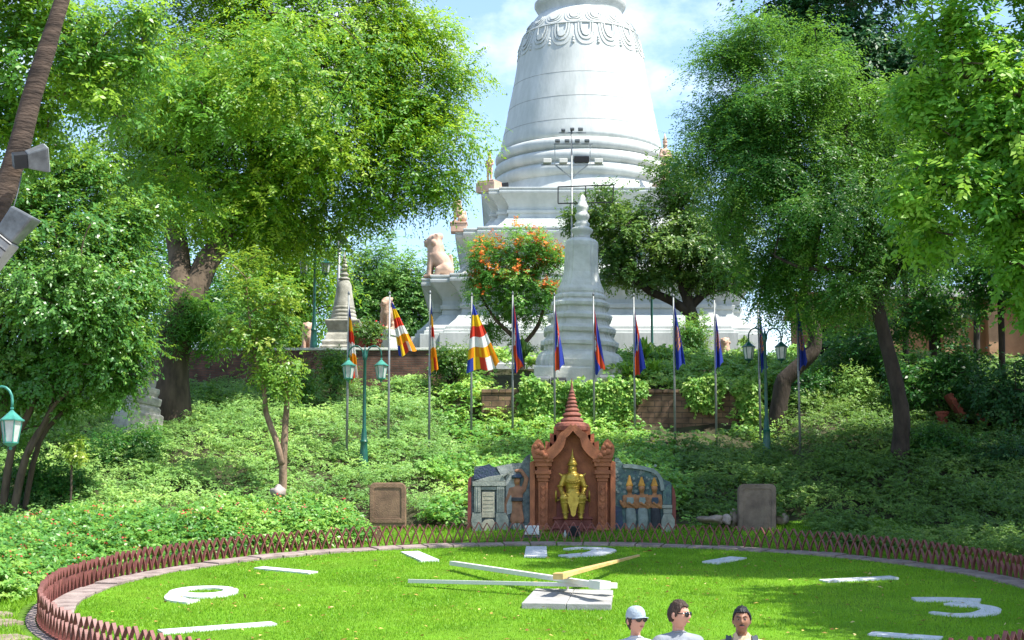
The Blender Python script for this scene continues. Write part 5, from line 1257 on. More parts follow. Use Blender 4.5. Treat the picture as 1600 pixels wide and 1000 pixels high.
# ------------------------------------------------------------------ potted plants, right-hand buildings
def pot(c, r_, h, label, m='pot', plant=None, seed=0, tilt=0):
    r = empty('plant_pot', c, label, 'plant pot'); r.rotation_euler = (0, tilt, 0)
    mb = MB(); mb.lathe([(r_ * .62, 0), (r_ * .66, .02), (r_ * .92, h * .86), (r_ * 1.06, h * .87), (r_ * 1.06, h), (r_ * .9, h), (r_ * .85, h * .9), (.02, h * .88)], (0, 0, 0), 24); shade_auto(mb.build('pot', M[m], r), 40)
    if plant:
        rng = np.random.default_rng(seed); C = np.array([0, 0, h + plant[1] * .6]) + nrm(rng.normal(size=(14, 3))) * np.array([plant[0], plant[0], plant[1]]) * .7
        V, rn = spray_leaves(rng, C, np.full((14, 3), plant[0] * .35), 14, 8, .25, .11, .05, .2, .5, False); quads_mesh('foliage', V, rn, M['lf_olive'], r)
        n = 30; i = rng.integers(0, 14, n); P = C[i] + rng.normal(size=(n, 3)) * plant[0] * .35; 
        V = leaf_quads(P, nrm(rng.normal(size=(n, 3))), nrm(rng.normal(size=(n, 3))), np.full(n, .10), np.full(n, .09)); quads_mesh('blossom', V, rng.random(n), M['petal_red'], r)
    return r
for px, py0, py1, rpx, lab, sd in ((566, 549, 530, 12, 'terracotta pot with flowering plant above the left lantern arm', 1), (586, 549, 531, 11, 'terracotta pot with bushy plant beside the pink lion block', 2)):
    c = W(px, py0, 67.2); c.z = gz(c.x, 67.2); s = 67.2 / FPX; pot(c, rpx * s, W(px, py1, 67.2).z - c.z, lab, plant=(.42, .40), seed=sd)
for px, py0, py1, rpx, lab, t in ((1473, 671, 643, 10, 'red-brown pot in deep shade under the right trees', 0), (1537, 668, 647, 12, 'dark red pot in deep shade behind the leaning panels', .05)):
    Y = 58.5; c = W(px, py0, Y); s = Y / FPX; pot(c, rpx * s, (py0 - py1) * s, lab, tilt=t)
Y = 58.8; c = W(1508, 655, Y); r = empty('stacked_panel', c, 'leaning red-brown panel with stripes of light in the right shade', 'panel')
mb = MB(); mb.box(-.12, -.3, 0, .02, .3, .95, Matrix.Rotation(-.55, 4, 'Y')); mb.build('panel', M['pot'], r, bevel=.01)
mb = MB()
for k in range(5): mb.box(.021, -.3, .1 + k * .18, .05, .3, .2 + k * .18, Matrix.Rotation(-.55, 4, 'Y'))
mb.build('slat', M['pot'], r, bevel=.005)

def building(name, label, x0, x1, Y0, Y1, z0, zt, wall, roof, eave, rise, cols=(), cat='building'):
    r = empty(name, ((x0 + x1) / 2, Y0, z0), label, cat); w = (x1 - x0) / 2; d = Y1 - Y0; h = zt - z0
    mb = MB(); mb.box(-w, .9, -.5, w, d, h); mb.build('wall', M[wall], r, bevel=.02)
    mb = MB(); mb.box(-w - .1, -.1, -.5, w + .1, .88, .42); mb.box(-w - .16, -.16, .423, w + .16, .885, .55); mb.build('plinth', M[wall], r, bevel=.02)
    for cx_ in cols:
        mb = MB(); mb.box(cx_ - .32, .05, .553, cx_ + .32, .55, h - .3); mb.box(cx_ - .4, -.02, .554, cx_ + .4, .62, .75); mb.box(cx_ - .4, -.02, h - .299, cx_ + .4, .62, h - .002); mb.build('column', M[wall], r, bevel=.02)
    nw = max(1, int(w))
    for k in range(nw):
        a = -w + (k + .5) * 2 * w / nw
        mb = MB(); mb.box(a - .45, .86, .8, a + .45, .895, h - .7); fr = mb.build('window', M[wall], r); mb = MB(); mb.box(a - .36, .84, .9, a + .36, .858, h - .8); mb.build('pane', M['void'], fr)
    mb = MB(); e = eave
    vs = [(-w - e, -e, h), (w + e, -e, h), (w + e, d + e, h), (-w - e, d + e, h), (-w - e, d / 2, h + rise), (w + e, d / 2, h + rise)]
    mb.add(vs, [(0, 3, 2, 1), (0, 1, 5, 4), (2, 3, 4, 5), (0, 4, 3), (1, 2, 5)]); rf = mb.build('roof', M[roof], r)
    mb = MB()
    for k in range(6):
        t = k / 6; mb.bar((-w - e, -e + (d / 2 + e) * t, h + rise * t + .04), (w + e, -e + (d / 2 + e) * t, h + rise * t + .04), .06, .06)
    mb.build('ridge_batten', M[roof], rf)
    return r
building('pavilion', 'ochre temple building with pillars half hidden by the right trees', W(1335, 500, 73).x, W(1700, 500, 73).x, 73, 81, W(1500, 590, 73).z, W(1500, 466, 73).z, 'ochre', 'roof_pale', .35, 1.2, (-3.2, -.8, 1.0, 3.2))
building('kiosk', 'small orange walled hut with orange tile roof behind the leaning trunk', W(1258, 500, 76).x, W(1335, 500, 76).x, 76, 80, 10.4, W(1300, 478, 76).z, 'orange_wall', 'roof_orange', .3, .9, (-1.1, 1.1))
# ------------------------------------------------------------------ hillside cover, flower bed, creepers
rng = np.random.default_rng(21)
def cover(name, label, x, y, m, leaf, wid, mound, nper=5, k=7, slen=.24, droop=.25, kind='plants', R=.26, pin=True, lift=.0, shade=None):
    z = terr(x, y) + mound * (0.05 + 0.75 * fbm(x * .6, y * .6, 31) + .65 * vnoise(x * 1.9, y * 1.9, 37) ** 1.5) + lift; lsc = .7 + .75 * vnoise(x * 1.1 + 9, y * 1.1, 39)
    n = len(x); C = np.stack([x, y, z], 1); RR = np.stack([np.full(n, R), np.full(n, R), np.full(n, R * .7)], 1)
    rb = np.clip((fbm(x * .45, y * .45, 41) - .5) * 1.5 + .42 + (vnoise(x * 2.1, y * 2.1, 43) - .5) * .5 + rng.normal(size=n) * .10, 0, 1)
    V, rn = spray_leaves(rng, C, RR, nper, k, slen, leaf, wid, droop, .6, pin, .8, rb, face=(.12, -.45, .85), flatten=.5, lsc=lsc)
    o = quads_mesh(name, V, rn, m); return tag(o, label, kind, kind='stuff')
n = 20000
x = rng.uniform(-20, 20, n); y = rng.uniform(40, 69, n); r_ = ring_r(x, y); th_ = np.degrees(np.arctan2(y - CY, x - CX))
ok = (r_ > 11.5) & ~((y < 52.2) & (np.abs(x - 1.65) < 3.1)) & ~((r_ < np.where(th_ < 140, 12.9, 15.0)) & (th_ > 114)) & ~((y > 65.6) & (x < -.9)) & ~((y > 62.2) & (y < 67) & (x > -.8) & (x < 4.6))
ok &= ~((y < 51.6) & (np.abs(x + 3.4) < .9)) & ~((y < 50.6) & (np.abs(x - 6.7) < 1.1))
ok &= ~((r_ < 12.2) & (th_ > 68) & (th_ < 116))
ok &= ~((y > 60.2) & (x > 4.3) & (x < 8.2))
x, y = x[ok], y[ok]; fz = fbm(x * .35 + 5, y * .35, 77)
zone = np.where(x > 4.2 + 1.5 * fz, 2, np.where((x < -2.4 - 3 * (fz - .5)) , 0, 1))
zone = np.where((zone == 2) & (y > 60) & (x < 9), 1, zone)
for zi, nm, lb, m_, lf, wd, md in ((0, 'feathery_cover', 'grey-green feathery plants covering the left slope', M['lf_cover'], .10, .045, .75), (1, 'creeper_cover', 'pale leafy creeper covering the middle slope', M['lf_creep'], .115, .075, .65), (2, 'shade_tinted_cover', 'ground cover on the right slope, shade put into its darker leaf colour', M['lf_shade_tint'], .11, .055, .6)):
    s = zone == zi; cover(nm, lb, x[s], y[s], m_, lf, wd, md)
n = 5200; a = np.radians(rng.uniform(116, 196, n)); r_ = np.sqrt(11.25 ** 2 + rng.random(n) * (np.where(a < 2.44, 13.4, 15.4) ** 2 - 11.25 ** 2)); x = CX + r_ * np.cos(a); y = CY + r_ * np.sin(a)
keep = (y > 38.3 + .25 * (x + 9.5)); x, y = x[keep], y[keep]; bedh = .95 * sstep(11.1, 12.2, ring_r(x, y))
z_ = terr(x, y)
def bed(name, label, x, y, m_, lf, wd, nper, k, extra):
    z = terr(x, y) + .12 + .75 * sstep(11.05, 12.4, ring_r(x, y)) * (.35 + .9 * fbm(x * 1.1, y * 1.1, 51)) + extra
    C = np.stack([x, y, z], 1); RR = np.tile([.27, .27, .22], (len(x), 1)); rb = np.clip(fbm(x * .8, y * .8, 61) * 1.3 - .15 + rng.normal(size=len(x)) * .15, 0, 1)
    V, rn = spray_leaves(rng, C, RR, nper, k, .20, lf, wd, .15, .6, False, .7, rb, face=(.12, -.45, .85), flatten=.6); o = quads_mesh(name, V, rn, m_); return tag(o, label, 'plants', kind='stuff')
bed('flower_bed', 'leafy flowering bed hugging the left half of the fence', x, y, M['lf_bed'], .125, .065, 5, 7, 0)
s = rng.random(len(x)) < .055; xf, yf = x[s], y[s]
bed('bed_flowers', 'small red and pink flowers in the leafy bed', xf, yf, M['petal_red'], .06, .055, 2, 3, .14)
# creeper hanging over the retaining wall
xa, xb = W(752, 640, 62.4).x, W(1172, 640, 62.4).x; zt_ = W(900, 609, 62.4).z
C = []
for i in range(520):
    x = rng.uniform(xa - .3, xb + .3); px = 800 + x / 62.4 * FPX
    dn = float(fbm(np.array([x * 1.1]), np.array([3.3]), 88)[0]) + (.10 if 830 < px < 965 else -.16 if (1015 < px < 1160 or 770 < px < 820) else .0)
    ln = max(.12, (dn - .36) * 4.2) * rng.uniform(.5, 1.1)
    z = zt_ + rng.uniform(.0, .05 + .55 * float(vnoise(np.array([x * 1.4]), np.array([7.7]), 90)[0]) ** 1.5)
    if dn < .34: continue
    while z > zt_ - ln and z > 7.2:
        C.append((x, 62.33 - rng.uniform(.0, .16) , z)); x += rng.normal() * .05; z -= .13
C = np.array(C); V, rn = spray_leaves(rng, C, np.tile([.13, .07, .10], (len(C), 1)), 2, 6, .16, .12, .085, .5, .6, False, .4, face=(.2, -.9, .5))
o = quads_mesh('hanging_creeper', V, rn, M['lf_creep']); tag(o, 'leafy creeper trailing down the laterite wall', 'plants', kind='stuff')
n = 900; x = rng.uniform(W(955, 600, 63).x, 10.5, n); y = rng.uniform(62.7, 67.5, n)
cover('bank_creeper', 'mounded creeper on top of the retaining wall', x, y, M['lf_creep'], .12, .08, .9, lift=.05)
n = 260; x = rng.uniform(xa, W(905, 600, 63).x, n); y = rng.uniform(62.4, 63.1, n)
cover('wall_top_creeper', 'low creeper edging the front of the stupa plinth', x, y, M['lf_creep'], .11, .075, .35)

# ------------------------------------------------------------------ trees
g = lambda px, py, Y: W(px, py, Y)
def onhill(px, py, Y, dz=-.3): v = W(px, py, Y); v.z = gz(v.x, v.y) + dz; return v
# big tamarind at left
Y = 62.0; TY = 58.6; b = onhill(266, 690, TY)
tree('tamarind_tree', 'huge yellow-green feathery tree with thick forked trunk left of the stupa',
     [E3(420, 40, Y, 220, 150), E3(590, 110, Y, 150, 115, 3.2), E3(628, 200, Y, 95, 75, 2.4), E3(655, 165, Y - 1, 50, 60, 2), E3(672, 45, Y, 26, 10, .6), E3(700, 105, Y - .5, 24, 12, .6), E3(712, 215, Y - 1, 14, 26, .6), E3(672, 280, Y - .5, 34, 26, .8), E3(605, 318, Y, 60, 20, .9), E3(300, 210, Y, 150, 120), E3(470, 250, Y, 150, 95), E3(640, 285, Y, 95, 50, 1.8), E3(330, -110, Y, 300, 110), E3(560, -60, Y, 130, 90), E3(380, 350, Y + 1, 110, 55), E3(180, 120, Y + 2, 110, 140), E3(190, 280, Y + 2.5, 80, 90, 1.6), E3(610, 60, Y, 95, 80, 2.2), E3(500, 340, Y + 2, 70, 50, 1.5), E3(330, 300, Y - 2, 110, 70, 1.2), E3(250, 260, Y - 1.5, 70, 90, 1.0), E3(470, 200, Y - 2.5, 170, 110, 1.2), E3(350, 130, Y - 3, 170, 110, 1.2), E3(400, 330, Y - 1, 70, 50, 1), E3(290, 150, 54.5, 130, 95, 1.5), E3(440, 90, 54.5, 150, 90, 1.5), E3(250, 290, 56, 70, 60, 1.0)],
     [([b, g(269, 560, TY), g(283, 480, TY), g(279, 400, 59.6), g(262, 300, 61.5), g(240, 150, 63.5), g(220, 20, 64)], [.70, .55, .46, .36, .29, .2, .10]),
      ([g(282, 490, TY - .1), g(318, 420, 59.2), g(350, 360, 60.3), g(390, 280, 62), g(430, 180, 63), g(450, 40, 63)], [.44, .40, .34, .27, .2, .09]),
      ([g(360, 345, 60.5), g(440, 275, 62), g(540, 215, 62.6), g(640, 170, 62.6), g(705, 150, 62.4)], [.25, .20, .14, .09, .03])],
     M['lf_tam'], M['bark'], 1, dens=5.2, cr=1.0, flat=0.45, nper=48, k=13, slen=.8, leaf=.165, wid=.062, droop=.35, r0=.14)
root, C, R = None, None, None
Y = 58.0
tree('epiphyte_fern', 'dark fern clump growing on the thick forked trunk', [E3(310, 480, Y, 42, 40, .8), E3(345, 510, Y, 40, 30, .7), E3(278, 500, Y, 24, 30, .5)], [([g(300, 520, Y + .2), g(300, 495, Y + .1)], [.08, .05])], M['lf_feather'], M['bark_dark'], 2, dens=22, cr=.42, nper=24, k=10, slen=.55, leaf=.16, wid=.05, droop=.8, r0=.04, cat='plant')
# bushy broad-leaved tree front left
Y = 49.0; b = onhill(15, 790, Y)
tree('bushy_tree', 'bright bushy broad-leaved tree with several slanting stems at the left edge',
     [E3(90, 470, Y, 140, 120, 2.0), E3(60, 330, Y, 110, 110, 1.8), E3(165, 400, Y, 75, 80, 1.4), E3(140, 585, Y, 100, 75, 1.6), E3(20, 590, Y + .6, 90, 100, 1.6), E3(185, 530, Y, 50, 80, 1.2), E3(-80, 460, Y, 120, 190, 2), E3(110, 270, Y, 60, 60, 1.2), E3(205, 345, Y + .8, 50, 60, 1.0), E3(90, 420, Y - 1.8, 120, 110, .8), E3(215, 455, Y + .6, 40, 60, .9)],
     [([b, g(40, 715, Y), g(75, 650, Y), g(95, 560, Y), g(100, 450, Y)], [.11, .10, .085, .07, .04]), ([b + Vector((-.3, .2, 0)), g(18, 700, Y), g(50, 630, Y), g(60, 520, Y), g(60, 380, Y)], [.12, .10, .09, .07, .04]),
      ([b + Vector((-.6, .1, 0)), g(-5, 690, Y), g(10, 600, Y), g(0, 480, Y)], [.12, .10, .08, .05]), ([g(45, 710, Y - .1), g(80, 640, Y - .2), g(112, 605, Y - .2), g(160, 540, Y - .1)], [.06, .055, .045, .02]), ([b + Vector((.2, .4, 0)), g(62, 690, Y + .4), g(120, 620, Y + .4), g(185, 500, Y + .2)], [.08, .07, .05, .025])],
     M['lf_left'], M['bark'], 3, dens=13.0, cr=0.55, flat=0.60, nper=46, k=9, slen=.42, leaf=.125, wid=.068, droop=.3, pinnate=False, r0=.06)
# fresh-leaved branches from a tree outside the left edge
Y = 36.0; b = Vector((-14.5, Y, gz(-14.5, Y)))
tree('fresh_leaf_tree', 'fresh bright green tree reaching in from the upper left corner',
     [E3(60, 60, Y, 130, 110, 1.8), E3(185, 95, Y, 75, 45, 1.0), E3(25, 195, Y + 1, 80, 80, 1.3), E3(150, 170, Y, 70, 40, .9), E3(-140, 60, Y, 160, 220, 3), E3(20, -90, Y, 170, 80, 2), E3(215, 30, Y, 40, 35, .6)],
     [([b, Vector((-14.2, Y, 6)), Vector((-13.6, Y, 9.5)), Vector((-12.6, Y, 12)), Vector((-11.2, Y, 14))], [.35, .3, .26, .2, .1])],
     M['lf_upper'], M['bark'], 4, dens=13.0, cr=0.45, flat=0.50, nper=36, k=9, slen=.42, leaf=.135, wid=.066, droop=.35, r0=.07, upflat=.7)
# leaning trunk with floodlights
Y = 25.0; b = Vector((W(-235, 900, Y).x, Y, 0.0)); b.z = gz(b.x, Y) - .2
tp = W(125, -130, Y)
tree('leaning_tree', 'leaning grey-brown trunk in the top left corner with lamps tied on',
     [((tp.x + .3, Y, tp.z + 2.2), (1.9, 1.9, 1.2)), ((tp.x - 1.5, Y, tp.z + 2.6), (1.5, 1.5, 1.0)), ((tp.x + 1.2, Y + .6, tp.z + 3.4), (1.5, 1.5, 1.0))],
     [([b, W(-110, 640, Y), W(-12, 350, Y), W(24, 250, Y), W(49, 150, Y), W(98, 0, Y), tp, Vector((tp.x + .3, Y, tp.z + 1.4))], [.27, .22, .175, .15, .14, .108, .095, .07])],
     M['lf_upper'], M['bark_grey'], 5, dens=16, cr=.5, nper=20, k=9, slen=.4, leaf=.13, wid=.06, r0=.05)
def hood_light(c, w, h, d, rot, label, fins=0):
    r = empty('floodlight', c, label, 'floodlight', 'floodlights tied to the leaning trunk'); r.rotation_euler = rot
    mb = MB(); mb.add([(-w * .32, d * .5, -h * .3), (w * .32, d * .5, -h * .3), (w * .32, d * .5, h * .3), (-w * .32, d * .5, h * .3), (-w / 2, -d * .5, -h / 2), (w / 2, -d * .5, -h / 2), (w / 2, -d * .5, h / 2), (-w / 2, -d * .5, h / 2)],
                      ((0, 1, 2, 3), (7, 6, 5, 4), (0, 4, 5, 1), (1, 5, 6, 2), (2, 6, 7, 3), (3, 7, 4, 0))); mb.build('hood', M['steel'], r, bevel=.02)
    mb = MB(); mb.box(-w * .46, -d * .5 - .012, -h * .46, w * .46, -d * .5 - .003, h * .46); mb.build('lens', M['lampglass'], r)
    mb = MB(); mb.box(-w * .3, d * .5 + .002, -h * .28, w * .3, d * .5 + .18, h * .28)
    for k in range(fins): z = -h * .24 + k * h * .48 / max(1, fins - 1); mb.box(-w * .33, d * .5 + .01, z - .006, w * .33, d * .5 + .19, z + .006)
    mb.build('ballast_box', M['dark'] if not fins else M['grey_stone'], r, bevel=.01)
    return r
hood_light(W(57, 248, 24.7), .30, .36, .27, (math.radians(-12), math.radians(-25), math.radians(118)), 'dark floodlight with square hood on the leaning trunk, upper of two')
r = empty('floodlight', W(10, 372, 24.5), 'pale ribbed floodlight cut by the left edge, lower of two on the leaning trunk', 'floodlight', 'floodlights tied to the leaning trunk'); r.rotation_euler = (0, math.radians(38), math.radians(-8))
mb = MB(); mb.box(-.23, -.14, -.52, .17, .14, .0); mb.build('ballast_box', M['concrete'], r, bevel=.02)
mb = MB()
for k in range(5): mb.box(-.235, -.150, -.47 + k * .11, .175, -.141, -.455 + k * .11)
mb.build('rib', M['dark'], r)
mb = MB(); mb.add([(-.15, -.12, .003), (.15, -.12, .003), (.15, .12, .003), (-.15, .12, .003), (-.17, -.16, .40), (.19, -.16, .46), (.19, .16, .46), (-.17, .16, .40)], ((3, 2, 1, 0), (4, 5, 6, 7), (0, 1, 5, 4), (1, 2, 6, 5), (2, 3, 7, 6), (3, 0, 4, 7))); mb.build('hood', M['steel'], r, bevel=.03)
mb = MB(); pts = [W(34, 272, 24.7), W(28, 300, 24.66), W(18, 335, 24.6), W(4, 358, 24.6), W(-8, 380, 24.7)]; o_ = Vector(pts[0]); mb.tube([p - o_ for p in pts], .008, 6); o = mb.build('cable', M['steel'], smooth=True); o.location = o_; tag(o, 'thin grey cable dangling from the leaning trunk to the lower lamp', 'cable')
# slim small tree
Y = 52.0; b = onhill(441, 757, Y)
tree('slim_tree', 'slim pale-trunked small tree with yellow-green crown beside the left lamp post',
     [E3(400, 510, Y, 58, 55, .9), E3(435, 460, Y, 28, 40, .6), E3(372, 440, Y, 38, 42, .7), E3(428, 572, Y, 42, 36, .7), E3(398, 400, Y + .5, 28, 26, .5), E3(358, 520, Y, 24, 36, .6), E3(448, 590, Y - .4, 24, 30, .4)],
     [([b, g(443, 715, Y), g(446, 660, Y), g(448, 615, Y), g(440, 560, Y)], [.12, .105, .09, .07, .045]), ([g(441, 725, Y - .05), g(432, 690, Y - .1), g(416, 645, Y - .1), g(412, 600, Y), g(395, 540, Y), g(385, 450, Y)], [.10, .09, .08, .06, .045, .02])],
     M['lf_small'], M['bark_pale'], 6, dens=15, cr=.36, flat=.6, nper=24, k=9, slen=.4, leaf=.125, wid=.058, droop=.4, pinnate=False, r0=.045)
Y = 48.5; b = onhill(110, 765, Y)
tree('sapling', 'thin bare-stemmed sapling in the dark gap behind the flower bed', [E3(107, 690, Y, 22, 14, .3), E3(120, 705, Y, 14, 10, .25)], [([b, g(112, 735, Y), g(106, 712, Y), g(108, 690, Y)], [.03, .028, .022, .012])], M['lf_small'], M['bark'], 7, dens=26, cr=.16, nper=14, k=6, slen=.25, leaf=.12, wid=.06, pinnate=False, r0=.015)
# far trees
def far_tree(px, py, rx, rz, Y, base_py, seed, label, m='lf_far', extra=(), leaf=.26, dens=8):
    b = onhill(px, base_py, Y)
    tree('background_tree', label, [E3(px, py, Y, rx, rz)] + [E3(*e[:2], Y, *e[2:]) for e in extra], [([b, g(px, py + rz * .9, Y), g(px + 3, py, Y)], [.3, .25, .1])], M[m], M['bark'], seed, dens=dens, cr=1.3, nper=26, k=9, slen=.9, leaf=leaf, wid=.11, r0=.14, group='trees beyond the terrace')
far_tree(600, 440, 62, 68, 112, 560, 8, 'pale green tree far beyond the terrace between chedi and lion', extra=((560, 475, 48, 65), (645, 485, 45, 80), (690, 440, 30, 60)))
far_tree(470, 430, 70, 100, 84, 555, 9, 'sunlit yellow-green tree behind the tall lamp post', 'lf_tam', extra=((440, 510, 60, 50), (400, 440, 60, 80)), leaf=.22)
far_tree(205, 400, 75, 120, 74, 600, 27, 'dark tree seen in the gap between the bushy tree and the thick forked trunk', 'lf_under', extra=((190, 520, 70, 70),), leaf=.2, dens=10)
far_tree(340, 470, 60, 70, 80, 560, 10, 'dark green tree behind the thick forked trunk', 'lf_under', extra=((390, 500, 40, 60),), leaf=.22)
# flame tree
Y = 72.5; b = onhill(818, 600, Y)
root, C, R = tree('flame_tree', 'wide tree with clusters of orange flowers left of the small white stupa',
     [E3(800, 425, Y, 80, 50, 1.6), E3(760, 455, Y, 48, 45, 1.2), E3(842, 400, Y, 45, 45, 1.2), E3(835, 475, Y, 50, 48, 1.2), E3(770, 395, Y, 40, 30, 1.0), E3(790, 500, Y + .8, 50, 40, 1.0), E3(815, 380, Y, 30, 26, .8)],
     [([b, g(812, 560, Y), g(805, 520, Y), g(800, 470, Y)], [.16, .14, .12, .07]), ([g(810, 545, Y), g(840, 510, Y), g(855, 460, Y)], [.10, .08, .04]), ([g(807, 530, Y), g(775, 500, Y), g(750, 460, Y)], [.10, .07, .03])],
     M['lf_flame'], M['bark'], 11, dens=10.0, cr=0.50, flat=0.50, nper=36, k=13, slen=.5, leaf=.12, wid=.045, droop=.2, r0=.06)
rng = np.random.default_rng(12); top = C[:, 2] > np.array([np.percentile(C[:, 2], 18)]); FC = C[top & (C[:, 1] < Y + .6)]; FC = FC[rng.random(len(FC)) < .9] + np.array([0, -.25, .22])
V, rn = spray_leaves(rng, FC, np.tile([.26, .22, .18], (len(FC), 1)), 11, 6, .20, .10, .075, -.2, .6, False, .6)
quads_mesh('blossom', V - np.array(root.location), rn, M['petal_orange'], root)
# spreading dark tree right of the small stupa
Y = 75.0; b = onhill(1085, 560, Y)
tree('spreading_tree', 'dark olive spreading tree with gnarled limbs right of the small white stupa',
     [E3(1040, 375, Y, 115, 75, 2.2), E3(955, 345, Y, 70, 60, 1.6), E3(1120, 415, Y, 65, 50, 1.6), E3(1065, 285, Y, 60, 55, 1.5), E3(955, 415, Y, 45, 30, 1.0), E3(1140, 330, Y, 50, 70, 1.4), E3(1145, 410, Y, 38, 42, 1.1), E3(1000, 425, Y + .4, 55, 24, 1.0), E3(905, 345, Y, 30, 32, .8)],
     [([b, g(1082, 510, Y), g(1075, 470, Y), g(1062, 430, Y), g(1050, 380, Y)], [.30, .27, .24, .18, .1]), ([g(1078, 490, Y), g(1050, 470, Y), g(1015, 455, Y), g(980, 425, Y), g(950, 390, Y)], [.20, .18, .15, .10, .05]), ([g(1080, 480, Y), g(1105, 455, Y), g(1130, 450, Y), g(1152, 458, Y), g(1166, 470, Y)], [.18, .16, .12, .07, .03]), ([g(1070, 460, Y), g(1095, 430, Y), g(1130, 400, Y)], [.16, .12, .05])],
     M['lf_olive'], M['bark_dark'], 13, dens=9.0, cr=0.62, flat=0.50, nper=42, k=10, slen=.5, leaf=.15, wid=.075, droop=.3, pinnate=False, r0=.09)
# right feathery tree
Y = 55.0; b = onhill(1402, 745, Y)
tree('feathery_tree', 'tall feathery blue-green tree with dark curved trunk on the right slope',
     [E3(1225, 160, Y, 135, 115, 2.6), E3(1135, 165, Y, 60, 75, 1.6), E3(1185, 290, Y, 95, 75, 2.0), E3(1300, 320, Y, 110, 85, 2.2), E3(1245, 400, Y + 2.2, 95, 60, 1.4), E3(1135, 75, Y, 50, 50, 1.3), E3(1340, 430, Y, 75, 50, 1.5), E3(1180, 220, Y, 100, 60, 1.8), E3(1180, 70, Y, 70, 55, 1.6), E3(1270, 230, Y, 80, 60, 1.6), E3(1235, 470, Y + 3.2, 60, 32, 1.0), E3(1420, 380, Y, 70, 60, 1.6), E3(1395, 290, Y + .5, 80, 60, 1.6), E3(1195, 425, Y + 2.5, 55, 50, 1.2), E3(1320, 455, Y + 1.5, 60, 32, 1.2), E3(1270, 90, Y + .5, 60, 60, 1.4), E3(1365, 170, Y + .5, 70, 60, 1.4), E3(1370, 370, Y + .5, 70, 50, 1.4), E3(1110, 240, Y, 55, 40, 1.2)],
     [([b, g(1408, 680, Y), g(1405, 620, Y), g(1388, 550, Y), g(1372, 480, Y), g(1366, 410, Y), g(1350, 300, Y), g(1320, 200, Y)], [.34, .26, .23, .21, .20, .19, .14, .04]), ([g(1366, 420, Y), g(1310, 340, Y), g(1240, 270, Y), g(1170, 190, Y)], [.17, .13, .09, .04]), ([g(1370, 460, Y), g(1420, 400, Y), g(1440, 340, Y)], [.14, .10, .04]), ([g(1368, 440, Y), g(1320, 420, Y), g(1260, 420, Y), g(1210, 400, Y)], [.12, .09, .06, .03])],
     M['lf_feather'], M['bark_dark'], 14, dens=6.5, cr=0.75, flat=0.42, nper=66, k=14, slen=.75, leaf=.125, wid=.042, droop=.35, r0=.10)
# dark leaning tree behind
Y = 61.0; b = onhill(1212, 650, Y)
tree('dark_leaf_tree', 'dark glossy-leaved tree on a crooked leaning trunk behind the right flags',
     [E3(1345, 175, Y + 1, 105, 90, 1.8), E3(1400, 255, Y + 1, 70, 70, 1.4), E3(1465, 120, Y + 1, 80, 110, 1.6), E3(1480, 260, Y + 1.5, 80, 80, 1.6), E3(1330, 90, Y + 1, 110, 100, 2.2), E3(1375, 240, Y + 1, 55, 55, 1.4), E3(1300, -60, Y + 1, 180, 80, 3), E3(1400, 120, Y + 1, 80, 120, 1.8), E3(1260, 30, Y + 1, 80, 60, 1.6)],
     [([b, g(1222, 605, Y), g(1245, 575, Y), g(1272, 545, Y), g(1270, 505, Y), g(1258, 460, Y), g(1270, 380, Y + .5), g(1300, 250, Y + 1), g(1330, 100, Y + 1)], [.30, .28, .26, .24, .22, .2, .18, .14, .06])],
     M['lf_dark'], M['bark_dark'], 15, dens=9.0, cr=0.75, flat=0.50, nper=40, k=9, slen=.5, leaf=.20, wid=.10, droop=.5, pinnate=False, r0=.09)
# near right tree, trunk outside the frame
Y = 41.0; b = Vector((15.5, Y + 1, gz(15.5, Y + 1) - .2))
tree('broad_leaf_tree', 'bright broad-leaved tree reaching in from the right edge',
     [E3(1545, 120, Y, 105, 105, 1.8), E3(1490, 45, Y, 75, 60, 1.2), E3(1550, 300, Y, 110, 60, 1.4), E3(1465, 265, Y, 60, 30, .8), E3(1590, 210, Y, 80, 80, 1.4), E3(1450, 130, Y, 45, 25, .6), E3(1600, 400, Y, 60, 50, 1.0), E3(1570, 350, Y, 70, 35, .9), E3(1700, 100, Y + 1, 150, 200, 3), E3(1560, -110, Y + .5, 190, 90, 2.6), E3(1620, 470, Y, 30, 25, .5), E3(1420, 170, Y, 30, 16, .5), E3(1415, 310, Y, 22, 12, .4), E3(1455, 360, Y + .3, 60, 34, .9), E3(1500, 200, Y + .3, 70, 45, 1.0)],
     [([b, Vector((15.2, Y + .8, 7)), Vector((14.4, Y + .4, 10)), Vector((13.2, Y, 12.5)), Vector((12, Y, 15))], [.4, .34, .28, .2, .1]), ([Vector((14.6, Y + .5, 9.4)), W(1620, 330, Y), W(1530, 300, Y), W(1450, 285, Y)], [.16, .1, .06, .02]), ([Vector((13.6, Y, 11.8)), W(1600, 150, Y), W(1520, 120, Y), W(1450, 130, Y)], [.14, .09, .05, .02])],
     M['lf_near'], M['bark'], 16, dens=11, cr=.48, nper=22, k=9, slen=.5, leaf=.20, wid=.095, droop=.45, r0=.06, upflat=.8)
